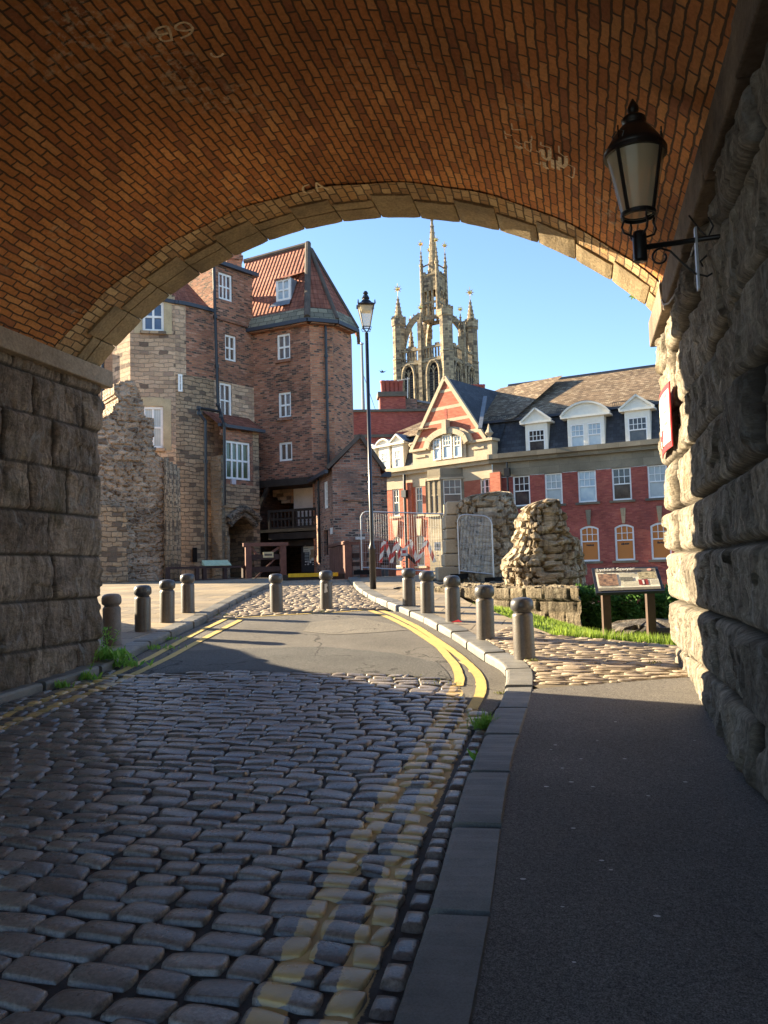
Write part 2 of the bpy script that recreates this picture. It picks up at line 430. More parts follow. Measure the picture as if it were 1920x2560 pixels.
def asphalt_mat(name, c, lo=.5, hi=1.5, speck=(.25, .25, .24), rough=.85, sc=180, cracks=True):
    m, nt, b = mk(name, rough, .3); v = objn(nt)
    n2 = noise(nt, v, sc, 3, .7).outputs['Fac']; n1 = noise(nt, v, .9, 6, .65).outputs['Fac']; n3 = noise(nt, v, 55, 4, .7).outputs['Fac']
    cl = mixc(nt, .8, c, ramp(nt, n2, [(.36, (lo,) * 3), (.64, (hi,) * 3)]), 'MULTIPLY')
    cl = mixc(nt, .6, cl, ramp(nt, n1, [(.3, (.6, .6, .6)), (.7, (1.35, 1.35, 1.35))]), 'MULTIPLY')
    cl = mixc(nt, .75, cl, ramp(nt, n3, [(.33, (.45, .45, .45)), (.68, (1.5, 1.5, 1.5))]), 'MULTIPLY')
    vo = nd(nt, 'ShaderNodeTexVoronoi', {'Vector': v, 'Scale': 45.0}).outputs['Distance']
    wv = noise(nt, v, 17, 2).outputs['Fac']
    k = mth(nt, 'MULTIPLY', mth(nt, 'LESS_THAN', vo, .17), mth(nt, 'GREATER_THAN', wv, .64))
    cl = mixc(nt, k, cl, speck)
    wv2 = nd(nt, 'ShaderNodeVectorMath', {0: v, 1: nd(nt, 'ShaderNodeVectorMath', {0: noise(nt, v, 1.8, 4).outputs['Color'], 'Scale': .9}, operation='SCALE').outputs[0]}, operation='ADD').outputs[0]
    ce = nd(nt, 'ShaderNodeTexVoronoi', {'Vector': wv2, 'Scale': .55}, feature='DISTANCE_TO_EDGE').outputs['Distance']
    ck = mth(nt, 'MULTIPLY', mth(nt, 'LESS_THAN', ce, .008 if cracks else -1.0), mth(nt, 'GREATER_THAN', n1, .5))
    cl = mixc(nt, mth(nt, 'MULTIPLY', ck, .75), cl, (.02, .018, .015))
    nt.links.new(cl, b.inputs['Base Color']); bump(nt, b, mth(nt, 'ADD', n2, n3), .8, .009); return m

M = {}
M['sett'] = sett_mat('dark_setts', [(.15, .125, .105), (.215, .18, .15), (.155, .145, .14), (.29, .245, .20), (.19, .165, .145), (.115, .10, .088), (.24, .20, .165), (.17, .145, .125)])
M['sett_lit'] = sett_mat('worn_sunlit_setts', [(.26, .20, .135), (.33, .255, .175), (.22, .17, .125), (.36, .285, .195)], .6, False, (.10, .078, .05))  # lit copy of the sett colours, paler and warmer for sunlit paving
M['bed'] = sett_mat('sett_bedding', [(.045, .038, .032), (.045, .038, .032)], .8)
M['bed_lit'] = plain('sandy_sunlit_bedding', (.15, .12, .08), .4, 4, .95)  # bedding below the sunlit setts, its colour lightened to match
M['asphalt'] = asphalt_mat('worn_asphalt', (.15, .135, .115))
M['asphalt_old'] = asphalt_mat('coarse_asphalt', (.17, .15, .12), .25, 2.2, sc=90)
M['asphalt_dark'] = asphalt_mat('patched_asphalt', (.095, .09, .082), .3, 2.0, sc=110)
M['tarmac'] = asphalt_mat('footway_tarmac', (.145, .132, .118), .3, 2.1, (.22, .22, .21), .8, 150, False)
M['kerb'] = plain('whin_kerb', (.185, .175, .155), .6, 1.7, .6, .4, 0, 110, .5, .006)
M['flag'] = brick_mat('flagstones', [(.31, .245, .165), (.36, .28, .185), (.25, .205, .15), (.33, .26, .17), (.28, .23, .17)], (.10, .08, .055), .8, .55, .012, .02, 2, .4, .8, bst=.5, bd=.02, rough=.75)
M['yellow'] = plain('yellow_road_paint', (.62, .45, .14), .45, 8, .75, .3, 0, 60, .4, .01, c2=(.5, .36, .13))
M['iron'] = flat('black_iron', (.012, .012, .013), .38, .5)
M['earth'] = plain('earth', (.10, .085, .06), .4, 2, .95)
M['grass'] = plain('lawn', (.10, .16, .03), .4, 5, .95, .1, 0, 60)

# ------------------------------------------------------------------ ground lines
def disp_line(pts, dz=0.0): return np.array([GD(x, y, dz) for x, y in pts])
def resample(P, step):
    P = np.array(P, float); seg = np.linalg.norm(np.diff(P, axis=0), axis=1); t = np.r_[0, np.cumsum(seg)]
    n = max(2, int(round(t[-1] / step)) + 1); q = np.linspace(0, t[-1], n)
    return np.c_[np.interp(q, t, P[:, 0]), np.interp(q, t, P[:, 1])]
def smooth(P, k=2):
    P = np.array(P, float)
    for _ in range(k):
        Q = P.copy(); Q[1:-1] = .25 * P[:-2] + .5 * P[1:-1] + .25 * P[2:]; P = Q
    return P
def offset(P, d):
    P = np.array(P, float); T = np.gradient(P, axis=0); T /= np.linalg.norm(T, axis=1)[:, None] + 1e-9
    return P + np.c_[T[:, 1], -T[:, 0]] * d      # to the right of travel
def inside(poly, x, y):
    poly = np.array(poly); n = len(poly); r = np.zeros(np.shape(x), bool); j = n - 1
    for i in range(n):
        xi, yi = poly[i]; xj, yj = poly[j]
        c = ((yi > y) != (yj > y)) & (x < (xj - xi) * (y - yi) / (yj - yi + 1e-12) + xi); r ^= c; j = i
    return r
def pdist(P, x, y):
    best = np.full(np.shape(x), 1e9)
    for a, b in zip(P[:-1], P[1:]):
        ab = b - a; t = np.clip(((x - a[0]) * ab[0] + (y - a[1]) * ab[1]) / (ab.dot(ab) + 1e-12), 0, 1)
        best = np.minimum(best, np.hypot(x - a[0] - ab[0] * t, y - a[1] - ab[1] * t))
    return best
def sheet(name, poly, mat, dz=0.0, cell=.5, zf=gz, root=None):
    bm = bmesh.new(); vs = [bm.verts.new((p[0], p[1], 0)) for p in poly]; f = bm.faces.new(vs)
    bmesh.ops.triangulate(bm, faces=[f])
    P = np.array(poly); lo, hi = P.min(0), P.max(0)
    for ax in (0, 1):
        for k in np.arange(math.floor(lo[ax] / cell) * cell, hi[ax], cell):
            co = [0, 0, 0]; no = [0, 0, 0]; co[ax] = float(k); no[ax] = 1
            bmesh.ops.bisect_plane(bm, geom=bm.verts[:] + bm.edges[:] + bm.faces[:], plane_co=co, plane_no=no)
    mb = MB(); bm.verts.ensure_lookup_table(); bm.verts.index_update()
    for v in bm.verts: mb.add((v.co.x, v.co.y, zf(v.co.x, v.co.y) + dz))
    for f in bm.faces:
        q = [v.index for v in f.verts]
        if f.normal.z < 0: q = q[::-1]
        mb.fi(q, [tuple(bm.verts[i].co[:2]) for i in q])
    bm.free(); return mb.build(name, mat, root)

RKd = [(865, 2212), (935, 1990), (985, 1790), (1025, 1660), (1068, 1565), (1090, 1510), (1098, 1470), (1085, 1448), (1040, 1425), (985, 1385), (915, 1345), (855, 1318), (800, 1297), (770, 1275), (752, 1254)]
RK = disp_line(RKd); LKd = [(-130, 1572), (0, 1522), (110, 1490), (225, 1455), (300, 1412), (440, 1345), (585, 1268), (605, 1254)]
LK = disp_line(LKd)
RK = np.vstack([[RK[0][0] + .12, -9], RK]); LK = np.vstack([[LK[0][0] - .0, -9], LK])
RKs = smooth(resample(RK, .2), 3); LKs = smooth(resample(LK, .2), 2)
KH = .10
# yellow lines
YA = disp_line([(560, 2240), (650, 2060), (735, 1900), (800, 1790), (870, 1690), (930, 1600), (965, 1540), (985, 1500), (994, 1470), (985, 1440), (950, 1400), (890, 1360), (840, 1335), (800, 1320)])
YB = disp_line([(722, 2240), (800, 2040), (850, 1900), (895, 1790), (945, 1690), (980, 1610), (1010, 1550), (1035, 1510), (1042, 1480), (1030, 1455), (1000, 1425), (960, 1395), (900, 1355), (850, 1330), (815, 1317)])
YA = np.vstack([YA[0] + (YA[0] - YA[2]) * 3, YA]); YB = np.vstack([YB[0] + (YB[0] - YB[2]) * 3, YB])
YC = disp_line([(-90, 1588), (0, 1552), (110, 1510), (230, 1468), (330, 1420), (420, 1370), (490, 1337)])
YD = disp_line([(-80, 1610), (0, 1578), (130, 1524), (260, 1473), (360, 1425), (450, 1376), (520, 1340)])
YE = disp_line([(470, 1338), (540, 1334), (620, 1329), (720, 1324), (800, 1318)])
Ylines = [smooth(resample(p, .15), 2) for p in (YA, YB, YC, YD)]
def paintat(x, y):
    d = np.minimum.reduce([pdist(p, x, y) for p in Ylines]); return np.clip(.5 + (.058 - d) / .07, 0, 1)

asph = disp_line([(236, 1461), (300, 1416), (440, 1348), (478, 1336), (620, 1329), (800, 1318), (862, 1322), (918, 1347), (985, 1387), (1040, 1427), (1083, 1450), (1094, 1470), (1086, 1512), (1062, 1543), (1012, 1535), (1004, 1500), (975, 1470), (860, 1460), (700, 1456), (500, 1452), (330, 1458)])

# base terrain to the horizon
def terr():
    xs = np.r_[-600, -300, -150, -80, -50, np.arange(-36, 30, 1.0), 40, 80, 150, 300, 600]; ys = np.r_[-300, -100, -40, np.arange(-12, 60, 1.0), 75, 100, 150, 250, 450, 900]
    P = np.zeros((len(xs), len(ys), 3))
    for i, x in enumerate(xs):
        for j, y in enumerate(ys): P[i, j] = (x, y, gz(x, y) - .16)
    UV = P[:, :, :2].copy(); mb = MB(); mb.grid(P, UV); return struct(mb.build('ground', M['earth'], None, True))
terr()

# bedding under the setts, with the paint that ran into the joints
def bedding():
    A, B = resample(LK, .1), resample(RK, .1); n = 340
    def atn(P): 
        t = np.linspace(0, len(P) - 1, n); k = np.arange(len(P)); return np.c_[np.interp(t, k, P[:, 0]), np.interp(t, k, P[:, 1])]
    # match by y so rows run across
    ys = np.linspace(-8.5, 10.6, n); o = np.argsort(A[:, 1]); xa = np.interp(ys, A[o, 1], A[o, 0]); o = np.argsort(B[:, 1]); xb = np.interp(ys, B[o, 1], B[o, 0])
    m = 90; P = np.zeros((n, m, 3)); 
    for j in range(m):
        x = xa + (xb - xa) * j / (m - 1); P[:, j, 0] = x; P[:, j, 1] = ys
        P[:, j, 2] = [gz(a, b) - .006 for a, b in zip(x, ys)]
    pa = paintat(P[:, :, 0], P[:, :, 1]); P[:, :, 2] += .008 * fbm(P[:, :, 0] * 8, P[:, :, 1] * 8, 3) + .017 * (pa > .5) * vnoise(P[:, :, 0] * 6, P[:, :, 1] * 6, 5)
    mb = MB(); mb.grid(P, P[:, :, :2], {'paint': pa, 'tint': pa * 0, 'joint': pa * 0}, flip=True)
    return struct(mb.build('road_bed', M['bed'], None, True))
bedding()

def setts(name, poly, mat, pitch, lens, ang=0.0, h=.03, gap=.014, excl=None, paint=False, jit=1.0, seed=1, dz=0.0, res=7, rough=.5, ymax=1e9):
    rs = np.random.RandomState(seed); poly = np.array(poly); c, s = math.cos(ang), math.sin(ang)
    R = np.array([[c, s], [-s, c]]); Q = poly @ R.T; EQ = np.array(excl) @ R.T if excl is not None else None; lo, hi = Q.min(0), Q.max(0); mb = MB()
    g = np.array([-1, -.95, -.8, -.35, .35, .8, .95, 1]) if res > 6 else np.array([-1, -.9, -.4, .4, .9, 1]); U, V = np.meshgrid(g, g, indexing='ij')
    edge = np.maximum(np.abs(U), np.abs(V)) > .999
    y = lo[1]
    while y < hi[1]:
        ph = pitch * rs.uniform(.82, 1.2); x = lo[0] - rs.uniform(0, .2); wob = rs.uniform(-.01, .01)
        while x < hi[0]:
            L = rs.uniform(*lens); cx, cy = x + L / 2, y + ph / 2 + .02 * math.sin(x * 1.3 + y) + wob; x += L
            wx, wy = cx * c - cy * s, cx * s + cy * c
            def ins(q): return bool(inside(Q, np.array(q), np.array(cy))) and not (excl is not None and bool(inside(EQ, np.array(q), np.array(cy))))
            xl, xr = x - L, x; il, ir = ins(xl + .01), ins(xr - .01)
            if not (il or ir): continue
            if il != ir:
                a0, a1 = (xl, xr) if il else (xr, xl)
                for _ in range(9):
                    am = (a0 + a1) / 2
                    if ins(am): a0 = am
                    else: a1 = am
                xl, xr = (xl, a0) if il else (a0, xr); L = xr - xl
                if L < .06: continue
                cx = (xl + xr) / 2; wx, wy = cx * c - cy * s, cx * s + cy * c
            a, bb = (L - gap) / 2 * rs.uniform(.93, 1.0), (ph - gap) / 2 * rs.uniform(.9, 1.0)
            k = rs.uniform(.03, .13)
            uu = U * a * (1 - k * (np.abs(V) ** 3)) + rs.uniform(-.012, .012) * V * jit; vv = V * bb * (1 - k * .8 * (np.abs(U) ** 3)) + rs.uniform(-.010, .010) * U * jit
            e = 2.4 + rs.uniform(0, 1.6)
            top = (1 - np.abs(U) ** (e + 2) * .38) * (1 - np.abs(V) ** (e + .8) * .45); hh = h * rs.uniform(.75, 1.2)
            zz = hh * top + (U * rs.uniform(-.007, .007) + V * rs.uniform(-.006, .006)) * jit + .007 * fbm(uu * 26 + rs.uniform(0, 99), vv * 26, 1, 3)
            zz = np.where(edge, -.028, zz)
            r = rs.uniform(-.05, .05) * jit + ang; rc, rn = math.cos(r), math.sin(r)
            X = wx + uu * rc - vv * rn; Y = wy + uu * rn + vv * rc
            u_ = wx * fh[0] + wy * fh[1]; z0 = gz(wx, wy); sl = .0675 if u_ < 15 else max(0, .0675 * (1 - (u_ - 15) / 14))
            Z = z0 + zz + dz + sl * ((X - wx) * fh[0] + (Y - wy) * fh[1])
            P = np.stack([X, Y, Z], -1); tv = rs.uniform(0, 1)
            at = {'tint': np.full(U.shape, tv), 'joint': np.clip((.35 * h - zz) / (.5 * h), 0, 1)}
            if paint: at['paint'] = paintat(X, Y) * (zz > -.02)
            mb.grid(P, P[:, :, :2], at)
        y += ph
    return mb.build(name, mat, None, True)

near = np.vstack([LKs[LKs[:, 1] > .8][:], RKs[(RKs[:, 1] > .8)][::-1]])
near = near[near[:, 1] < 10.8]
nearpoly = np.vstack([offset(LKs, .03)[(LKs[:, 1] > .6) & (LKs[:, 1] < 9.4)], disp_line([(236, 1461), (330, 1458), (500, 1452), (700, 1456), (860, 1460), (975, 1470), (1004, 1500), (1012, 1535), (1062, 1543)]), offset(RKs, -.145)[(RKs[:, 1] > .6) & (RKs[:, 1] < 6.6)][::-1]])
struct(setts('cobbled_road', nearpoly, M['sett'], .142, (.17, .31), 0.0, .024, .011, asph, True, 1.0, 3, 0.0, 8))
# a line of edging setts along the right kerb, long side with the road
ed = offset(RKs, -.075); ed = ed[(ed[:, 1] > .6) & (ed[:, 1] < 6.9)]
def edging():
    mb = MB(); P = resample(ed, .02); rs = np.random.RandomState(5); g = np.linspace(-1, 1, 7); U, V = np.meshgrid(g, g, indexing='ij'); k = 0; edge = np.maximum(np.abs(U), np.abs(V)) > .999
    while k < len(P) - 12:
        n = rs.randint(7, 13); a, b = P[k], P[min(k + n, len(P) - 1)]; k += n; d = b - a; L = np.linalg.norm(d); d /= L; q = np.array([-d[1], d[0]]); c = (a + b) / 2
        uu = U * (L / 2 - .009) * (1 - .1 * np.abs(V) ** 3); vv = V * .062 * (1 - .12 * np.abs(U) ** 3); zz = .022 * (1 - np.abs(U) ** 4 * .6) * (1 - np.abs(V) ** 4 * .6) + rs.uniform(-.012, .006); zz = np.where(edge, -.03, zz)
        X = c[0] + uu * d[0] + vv * q[0]; Y = c[1] + uu * d[1] + vv * q[1]; Z = gz(*c) + zz + .0675 * ((X - c[0]) * fh[0] + (Y - c[1]) * fh[1])
        mb.grid(np.stack([X, Y, Z], -1), None, {'tint': np.full(U.shape, rs.uniform()), 'joint': np.clip((.010 - zz) / .02, 0, 1), 'paint': U * 0}, flip=True)
    return struct(mb.build('road_edging', M['sett'], None, True))
edging()
farpoly = np.vstack([disp_line([(470, 1337), (540, 1331), (620, 1327), (700, 1322), (800, 1316), (840, 1316)]), disp_line([(800, 1297), (770, 1275), (752, 1254), (745, 1249), (620, 1249), (600, 1258), (585, 1268), (440, 1345)])])
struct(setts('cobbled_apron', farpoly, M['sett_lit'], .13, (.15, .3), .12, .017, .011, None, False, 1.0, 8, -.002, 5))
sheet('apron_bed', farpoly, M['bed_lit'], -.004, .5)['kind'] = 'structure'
sheet('asphalt_road', asph, M['asphalt'], .004, .5)['kind'] = 'structure'
# later asphalt patches inside it
sheet('asphalt_patch', disp_line([(245, 1459), (330, 1420), (390, 1408), (520, 1402), (700, 1398), (850, 1412), (945, 1432), (965, 1452), (975, 1469), (860, 1459), (700, 1455), (500, 1451), (330, 1457)]), M['asphalt_dark'], .009, .5)['kind'] = 'structure'
sheet('asphalt_patch', disp_line([(655, 1365), (670, 1345), (770, 1335), (850, 1350), (880, 1362), (800, 1368), (720, 1372)]), M['asphalt_old'], .009, .5)['kind'] = 'structure'

def ribbon(name, P, w, dz, mat, ragged=.006, seed=0):
    P = smooth(resample(P, .06), 2); A, B = offset(P, -w / 2), offset(P, w / 2); n = len(P); r = np.random.RandomState(seed)
    t = np.arange(n) * .06; A += offset(P, 1) * 0; j = ragged * (fbm(t * 6, t * 0, seed, 3) * 2)[:, None]; T = np.gradient(P, axis=0); T /= np.linalg.norm(T, axis=1)[:, None]; N = np.c_[T[:, 1], -T[:, 0]]
    A = A + N * j; B = B + N * (ragged * (fbm(t * 6, t * 0 + 5, seed + 4, 3) * 2))[:, None]
    G = np.zeros((n, 2, 3))
    for k in range(n):
        G[k, 0] = (*A[k], gz(*A[k]) + dz); G[k, 1] = (*B[k], gz(*B[k]) + dz)
    mb = MB(); mb.grid(G, G[:, :, :2], flip=False); return struct(mb.build(name, mat))
def clipy(P, pred): P = resample(P, .05); return P[[pred(p) for p in P]]
in_as = lambda p: bool(inside(asph, np.array(p[0]), np.array(p[1])))
for k, P in enumerate(Ylines):
    q = clipy(P, in_as)
    if len(q) > 3: ribbon('road_marking', q, .105, .0135, M['yellow'], .006, k)
ribbon('road_marking', YE, .06, .012, M['yellow'], .02, 9)

# kerbs
def kerb(name, P, side, w, h, mat, lens, seed, z0=-.12):
    rs = np.random.RandomState(seed); P = resample(P, .05); k = 0; mb = MB()
    while k < len(P) - 3:
        n = int(rs.uniform(*lens) / .05); seg = P[k:min(k + n, len(P))]; k += n
        if len(seg) < 4: continue
        m = len(seg); L = np.linalg.norm(seg[-1] - seg[0]); hh = h + rs.uniform(-.008, .008); io = rs.uniform(-.008, .008)
        prof = [(io, z0), (io, hh - .03), (io + .012, hh - .006), (io + .035, hh), (w - .01, hh + .003), (w, hh - .01), (w, z0)]
        t = np.linspace(0, 1, m); t = .006 / L + t * (1 - .012 / L)
        kk = t * (m - 1); c = np.c_[np.interp(kk, range(m), seg[:, 0]), np.interp(kk, range(m), seg[:, 1])]
        G = np.zeros((m + 2, len(prof), 3))
        for j, (o, z) in enumerate(prof):
            q = offset(c, o * side) if m > 2 else c
            for i in range(m): G[i + 1, j] = (q[i][0], q[i][1], gz(*c[i]) + z + (.003 * math.sin(i * 1.7 + j)))
            G[0, j] = G[1, j] + 0; G[-1, j] = G[-2, j] + 0
            G[0, j, 2] = min(G[0, j, 2], G[1, 0, 2]); G[-1, j, 2] = min(G[-1, j, 2], G[-2, 0, 2])
        # round the arris at each joint
        for j in (2, 3, 4): G[1, j, 2] -= .006; G[-2, j, 2] -= .006
        mb.grid(G, None, flip=(side < 0))
    return struct(mb.build(name, mat))
kerb('kerb', RKs, 1, .27, KH, M['kerb'], (.75, 1.05), 4)
kerb('kerb', LKs, -1, .26, KH, M['kerb'], (.8, 1.2), 6)

# right footway: tarmac, stone setts on edge, flags
RO = offset(RKs, .265); XW = 1.0
bl = GD(1165, 1486, KH); br = np.array([1.25, GD(1485, 1456, KH)[1]])
ro_t = RO[RO[:, 1] < bl[1]]
kz = lambda x, y: gz(x, y) + KH
sheet('tarmac_footway', np.vstack([ro_t, bl[None], br[None], [[1.25, -9]]]), M['tarmac'], KH - .004, .5)['kind'] = 'structure'
mid = GD(1035, 1378, KH); ro_m = RO[(RO[:, 1] > bl[1]) & (RO[:, 1] < mid[1])]; ro_m = ro_m[np.argsort(ro_m[:, 1])]
stp = np.vstack([bl[None], ro_m, mid[None], GD(1100, 1352, KH)[None], [[-.42, 11.15], [.4, 10.75], [1.2, 10.35]], br[None]])
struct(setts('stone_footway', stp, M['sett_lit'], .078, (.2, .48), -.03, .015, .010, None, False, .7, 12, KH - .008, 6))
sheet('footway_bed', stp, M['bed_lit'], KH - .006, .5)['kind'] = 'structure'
ro_f = RO[RO[:, 1] >= mid[1]]
sheet('flagged_footway', np.vstack([ro_f, [[-4.7, 24.5], [-4.55, 24], [-3.65, 20], [-2.15, 15.2], [-.42, 11.15]], GD(1100, 1352, KH)[None], mid[None]]), M['flag'], KH - .006, .5)['kind'] = 'structure'
# left pavement
LO = offset(LKs, -.255)
sheet('flagged_pavement', np.vstack([LO, [[-13.0, 28.5], [-32, 28.5], [-32, -9]]]), M['flag'], KH - .006, 1.0)['kind'] = 'structure'
fp = np.vstack([LKs[-1][None], [[-13.0, 28.4], [-5.2, 31], [-4.6, 24.4]], RKs[-1][None]])
sheet('flagged_forecourt', fp, M['flag'], .02, 1.0)['kind'] = 'structure'

# grass bank
gp = [(-.45, 11.2), (-2.2, 15.2), (-1.2, 15.6), (1.5, 13.6), (3.4, 14.4), (6, 12.8), (3.5, 10.2), (1.15, 10.42)]
struct(sheet('lawn', gp, M['grass'], .05, .3))
def blades(name, poly, n, h, mat, seed, dz=.04):
    rs = np.random.RandomState(seed); poly = np.array(poly); lo, hi = poly.min(0), poly.max(0); mb = MB()
    while len(mb.f) < n:
        x, y = rs.uniform(lo, hi)
        if not inside(poly, np.array(x), np.array(y)): continue
        z = gz(x, y) + dz; a = rs.uniform(0, 2 * PI); L = h * rs.uniform(.5, 1.5); w = rs.uniform(.006, .012); le = rs.uniform(0, .5) * L
        dx, dy = math.cos(a) * w, math.sin(a) * w; tx, ty = rs.uniform(-1, 1) * le, rs.uniform(-1, 1) * le
        mb.face([(x - dx, y - dy, z), (x + dx, y + dy, z), (x + tx, y + ty, z + L)], [(0, 0), (1, 0), (.5, 1)])
    o = mb.build(name, mat); o['kind'] = 'stuff'; return o
def leaf_mat(name, c, c2, trans=.25):
    m, nt, b = mk(name, .55, .3); g = nd(nt, 'ShaderNodeNewGeometry').outputs['Random Per Island']
    cl = ramp(nt, g, [(0, c), (1, c2)]); nt.links.new(cl, b.inputs['Base Color'])
    tr = nd(nt, 'ShaderNodeBsdfTranslucent', {0: cl}); mx = nd(nt, 'ShaderNodeMixShader', {0: trans}); nt.links.new(b.outputs[0], mx.inputs[1]); nt.links.new(tr.outputs[0], mx.inputs[2])
    nt.links.new(mx.outputs[0], nt.nodes['Material Output'].inputs[0]); return m
M['blade'] = leaf_mat('grass_blade', (.16, .26, .03), (.30, .38, .06), .5)
M['leaf'] = leaf_mat('hedge_leaf', (.045, .115, .02), (.12, .25, .05), .35)
M['weed'] = leaf_mat('weed_leaf', (.17, .36, .05), (.32, .50, .10), .45)
M['moss'] = leaf_mat('moss_leaf', (.12, .15, .02), (.2, .2, .04), .2)
blades('grass', gp, 16000, .05, M['blade'], 2)
blades('grass', [(-.5, 11.2), (1.15, 10.42), (1.2, 10.7), (-.3, 11.5)], 1500, .13, M['blade'], 4)
# ------------------------------------------------------------------ the railway arch
LX, RX = -5.8, 1.05; ZS = 4.42; YF = lambda x: 8.75 + (x - LX) * .07
XC, HS = (LX + RX) / 2, (RX - LX) / 2; RISE = 1.57; RAD = (HS * HS + RISE * RISE) / (2 * RISE); ZC = ZS + RISE - RAD; TH = math.asin(HS / RAD)
YB_ = -1.5; RING = .47  # unseen rear mouth set just behind the camera to let in more sky light
M['vault'] = brick_mat('vault_brick', [(.60, .245, .08), (.55, .215, .07), (.64, .275, .09), (.48, .18, .062), (.60, .25, .082), (.67, .31, .11), (.40, .155, .065), (.58, .23, .075), (.55, .22, .07), (.57, .225, .07)], (.13, .075, .042), .235, .080, .010, .019, 8, .8, .4, (.17, .10, .06), .62, .35, 1.0, .035, .9, 3, chalk=(.62, .5, .34))
def wallstone_mat(name, cols, mortar, streak=(.38, .36, .33), green=(.10, .09, .04)):
    m, nt, b = mk(name, .9, .25); uv = uvn(nt); t = attr(nt, 'tint')
    cl = ramp(nt, t, pal(cols)); mp = nd(nt, 'ShaderNodeMapping', {'Vector': uv, 'Scale': (1.4, .5, 1)}).outputs[0]
    n1 = noise(nt, uv, 2.2, 7, .68, .8).outputs['Fac']; n2 = noise(nt, uv, 26, 6, .72).outputs['Fac']; st = noise(nt, mp, 3.0, 6, .7, 1.2).outputs['Fac']
    mp2 = nd(nt, 'ShaderNodeMapping', {'Vector': uv, 'Scale': (9, 1.2, 1)}).outputs[0]; n3 = noise(nt, mp2, 1.6, 5, .65, 1.0).outputs['Fac']
    cl = mixc(nt, .75, cl, ramp(nt, n1, [(.3, (.35, .33, .32)), (.68, (1.45, 1.45, 1.45))]), 'MULTIPLY')
    cl = mixc(nt, .75, cl, ramp(nt, n3, [(.32, (.35, .34, .33)), (.66, (1.5, 1.5, 1.5))]), 'MULTIPLY')
    cl = mixc(nt, .6, cl, ramp(nt, n2, [(.3, (.35, .35, .35)), (.7, (1.5, 1.5, 1.5))]), 'MULTIPLY')
    cl = mixc(nt, mth(nt, 'MULTIPLY', ramp(nt, st, [(.57, (0, 0, 0)), (.66, (1, 1, 1))]), .7), cl, streak)
    g = noise(nt, uv, .9, 4).outputs['Fac']; cl = mixc(nt, mth(nt, 'MULTIPLY', ramp(nt, g, [(.58, (0, 0, 0)), (.7, (1, 1, 1))]), .5), cl, green)
    cl = mixc(nt, ramp(nt, attr(nt, 'joint'), [(.25, (0, 0, 0)), (.8, (.85, .85, .85))]), cl, mortar)
    nt.links.new(cl, b.inputs['Base Color']); bump(nt, b, mth(nt, 'ADD', mth(nt, 'ADD', n2, n3), mth(nt, 'MULTIPLY', n1, 1.0)), .95, .07); return m
M['abut'] = wallstone_mat('rock_faced_stone', [(.32, .25, .185), (.25, .195, .15), (.38, .30, .225), (.28, .22, .17)], (.045, .038, .032))
M['abut_r'] = wallstone_mat('rock_faced_sandstone', [(.38, .325, .255), (.31, .27, .215), (.43, .37, .285), (.27, .235, .19)], (.045, .038, .03), (.42, .40, .36), (.26, .19, .09))
M['ring'] = plain('ring_sandstone', (.36, .27, .155), .7, 1.8, .9, .25, 0, 30, .6, .02, c2=(.20, .15, .09))
M['impost'] = plain('impost_stone', (.36, .29, .215), .6, 2.0, .9, .25, 0, 28, .7, .02, c2=(.25, .20, .15))

bridge = thing('railway_bridge', 'brick vaulted stone railway bridge arching over the cobbled road', 'bridge', (LX, 8.75, .6))
def vault():
    nth, ny = 90, 70; th = np.linspace(-TH, TH, nth); ys = np.linspace(0, 1, ny); P = np.zeros((nth, ny, 3)); UV = np.zeros((nth, ny, 2))
    for i, t in enumerate(th):
        x = XC + RAD * math.sin(t); z = ZC + RAD * math.cos(t); y1 = YF(x) - RING
        for j, k in enumerate(ys):
            y = YB_ + (y1 - YB_) * k; P[i, j] = (x, y, z); UV[i, j] = (y, RAD * t)
    wob = .03 * fbm(UV[:, :, 0] * .8, UV[:, :, 1] * .8, 4); P[:, :, 2] += wob
    mb = MB(); mb.grid(P, UV, flip=True); mb.build('brick_vault', M['vault'], bridge, True)
vault()
M['edge_brick'] = brick_mat('buff_edge_brick', [(.50, .33, .17), (.42, .26, .13), (.55, .38, .2), (.36, .22, .11), (.48, .28, .12)], (.14, .10, .06), .2, .10, .010, .02, 6, .6, .7, (.16, .11, .07), .58, .5, 1.0, .03, .9, 5)
def edge_band():
    th = np.linspace(-TH, TH, 90); P = np.zeros((90, 5, 3)); UV = np.zeros((90, 5, 2))
    for i, t in enumerate(th):
        x = XC + (RAD - .012) * math.sin(t); z = ZC + (RAD - .012) * math.cos(t)
        for j in range(5):
            y = YF(x) - .86 + .46 * j / 4 + (.02 * math.sin(t * 31) if j == 0 else 0); P[i, j] = (x, y, z); UV[i, j] = (y, RAD * t)
    mb = MB(); mb.grid(P, UV, flip=True); mb.build('brick_edging', M['edge_brick'], bridge, True)
edge_band()
